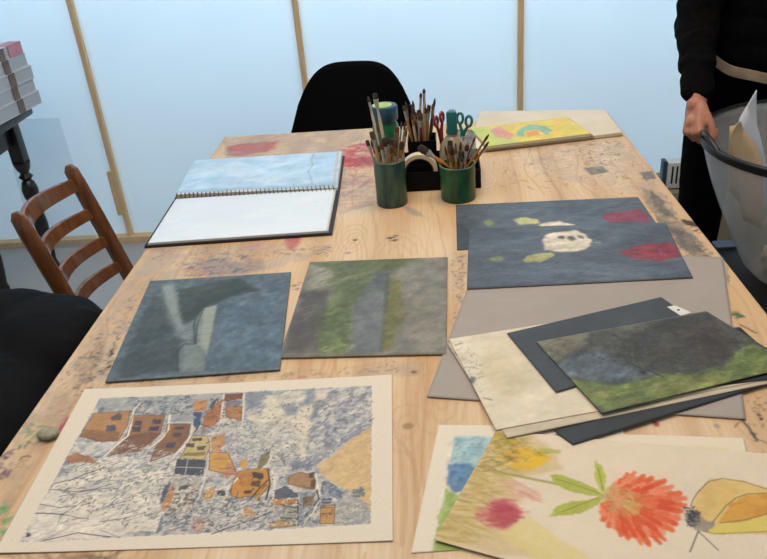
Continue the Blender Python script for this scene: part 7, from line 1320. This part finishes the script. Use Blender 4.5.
# clothes
def swf(co):
    x, y, z = co.T
    return .004 * np.sin(z * 95 + 4 * fbm(x * 12, y * 12, 3, 2) * 3) * np.clip((abs(x) - .14) * 12, 0, 1) + .008 * (fbm(x * 11 + 5, z * 9 + y * 7, 6, 3) - .5)
bm = B()
body_shapes(bm, .020, ('torso',)); body_shapes(bm, .018, ('arms',))
for v in bm.verts: pass
sw = fuse('sweater', bm, .0065, M['black_cloth'], t, 4, swf)
# legs of the trousers
bm = B(); body_shapes(bm, .017, ('legs',)); ball(bm, (0, 0, .90), 1, (.172, .128, .10))
fuse('trousers', bm, .007, M['black_cloth'], t, 4, lambda co: .006 * (fbm(co[:, 0] * 14, co[:, 2] * 9 + co[:, 1] * 9, 9, 3) - .5))
for s in (-1, 1):
    bm = B(); limb(bm, (s * .120, .035, .048), .045, (s * .136, -.135, .040), .037); limb(bm, (s * .118, .012, .10), .046, (s * .12, .03, .05), .046)
    for v in bm.verts: v.co.z = max(v.co.z, .002)
    fuse('shoe', bm, .006, M['black_plastic'], t, 2)
# beige hem of the shirt under the sweater
bm = B(); n = 64; rg = []
for k in range(n):
    a = 2 * math.pi * k / n
    fx, fy = math.cos(a), math.sin(a)
    sag = -.085 * max(0, -fy) ** 1.5 * (1 if fx > -.9 else 0)
    q = []
    for (dr, dz) in ((.000, -.014), (.006, -.014), (.008, 0), (.006, .014), (0, .014)):
        q.append(bm.verts.new((fx * (.196 + dr), fy * (.152 + dr) - .004, .942 + dz + sag + .003 * math.sin(a * 9))))
    rg.append(q)
for i in range(n):
    a, b_ = rg[i], rg[(i + 1) % n]
    for k in range(5): bm.faces.new((a[k], a[(k + 1) % 5], b_[(k + 1) % 5], b_[k]))
o = obj('shirt_hem', bm, M['beige'], t); o['label'] = 'beige shirt hem showing below the black sweater'

# ================================================================== LIGHT
w = bpy.data.worlds.new('daylight'); scn.world = w; w.use_nodes = True
nt = w.node_tree; bg = nt.nodes['Background']
tc = nt.nodes.new('ShaderNodeTexCoord'); sp = nt.nodes.new('ShaderNodeSeparateXYZ'); nt.links.new(tc.outputs['Generated'], sp.inputs[0])
rp = nt.nodes.new('ShaderNodeValToRGB'); e = rp.color_ramp.elements
e[0].position = 0; e[0].color = (.34, .34, .34, 1); e[1].position = 1; e[1].color = (.64, .72, .86, 1)
k = e.new(.5); k.color = (.54, .54, .56, 1); k = e.new(.62); k.color = (.58, .64, .74, 1)
mr = nt.nodes.new('ShaderNodeMapRange'); mr.inputs[1].default_value = -1; mr.inputs[2].default_value = 1
nt.links.new(sp.outputs['Z'], mr.inputs[0]); nt.links.new(mr.outputs[0], rp.inputs[0]); nt.links.new(rp.outputs[0], bg.inputs[0])
bg.inputs[1].default_value = .45
def area(name, loc, rot, size, sy, power, c):
    l = bpy.data.lights.new(name, 'AREA'); l.shape = 'RECTANGLE'; l.size = size; l.size_y = sy; l.energy = power; l.color = c
    o = bpy.data.objects.new(name, l); col.objects.link(o); o.location = loc; o.rotation_euler = rot; return o
area('ceiling_lamp', (-.5, 1.1, 2.75), (0, 0, 0), 1.3, 1.3, 28.5, (1, .91, .83))
area('ceiling_lamp', (.45, 1.9, 2.5), (0, 0, 0), .6, .6, 14, (1, .79, .56))
area('window_daylight', (0, 4.3, 2.3), (R(-68), 0, 0), 5.5, 1.2, 205, (.50, .765, 1.0))

# ================================================================== CAMERA
cd = bpy.data.cameras.new('camera'); co = bpy.data.objects.new('camera', cd); col.objects.link(co)
cd.sensor_fit = 'HORIZONTAL'; cd.sensor_width = 36; cd.lens = 776.72 / 767 * 36; cd.clip_start = .02
Rm = [[0.995637, -0.043587, -0.082506], [0.05086, -0.487821, 0.871461], [-0.078232, -0.871855, -0.483476]]
X_, Yd, F = [Vector([Rm[i][j] for i in range(3)]) for j in range(3)]
co.matrix_world = Matrix(((X_.x, -Yd.x, -F.x, 0), (X_.y, -Yd.y, -F.y, 0), (X_.z, -Yd.z, -F.z, 1.5), (0, 0, 0, 1)))
scn.camera = co
scn.view_settings.view_transform = 'Standard'; scn.view_settings.look = 'None'
scn.view_settings.exposure = 0; scn.view_settings.gamma = 1; scn.view_settings.use_curve_mapping = False
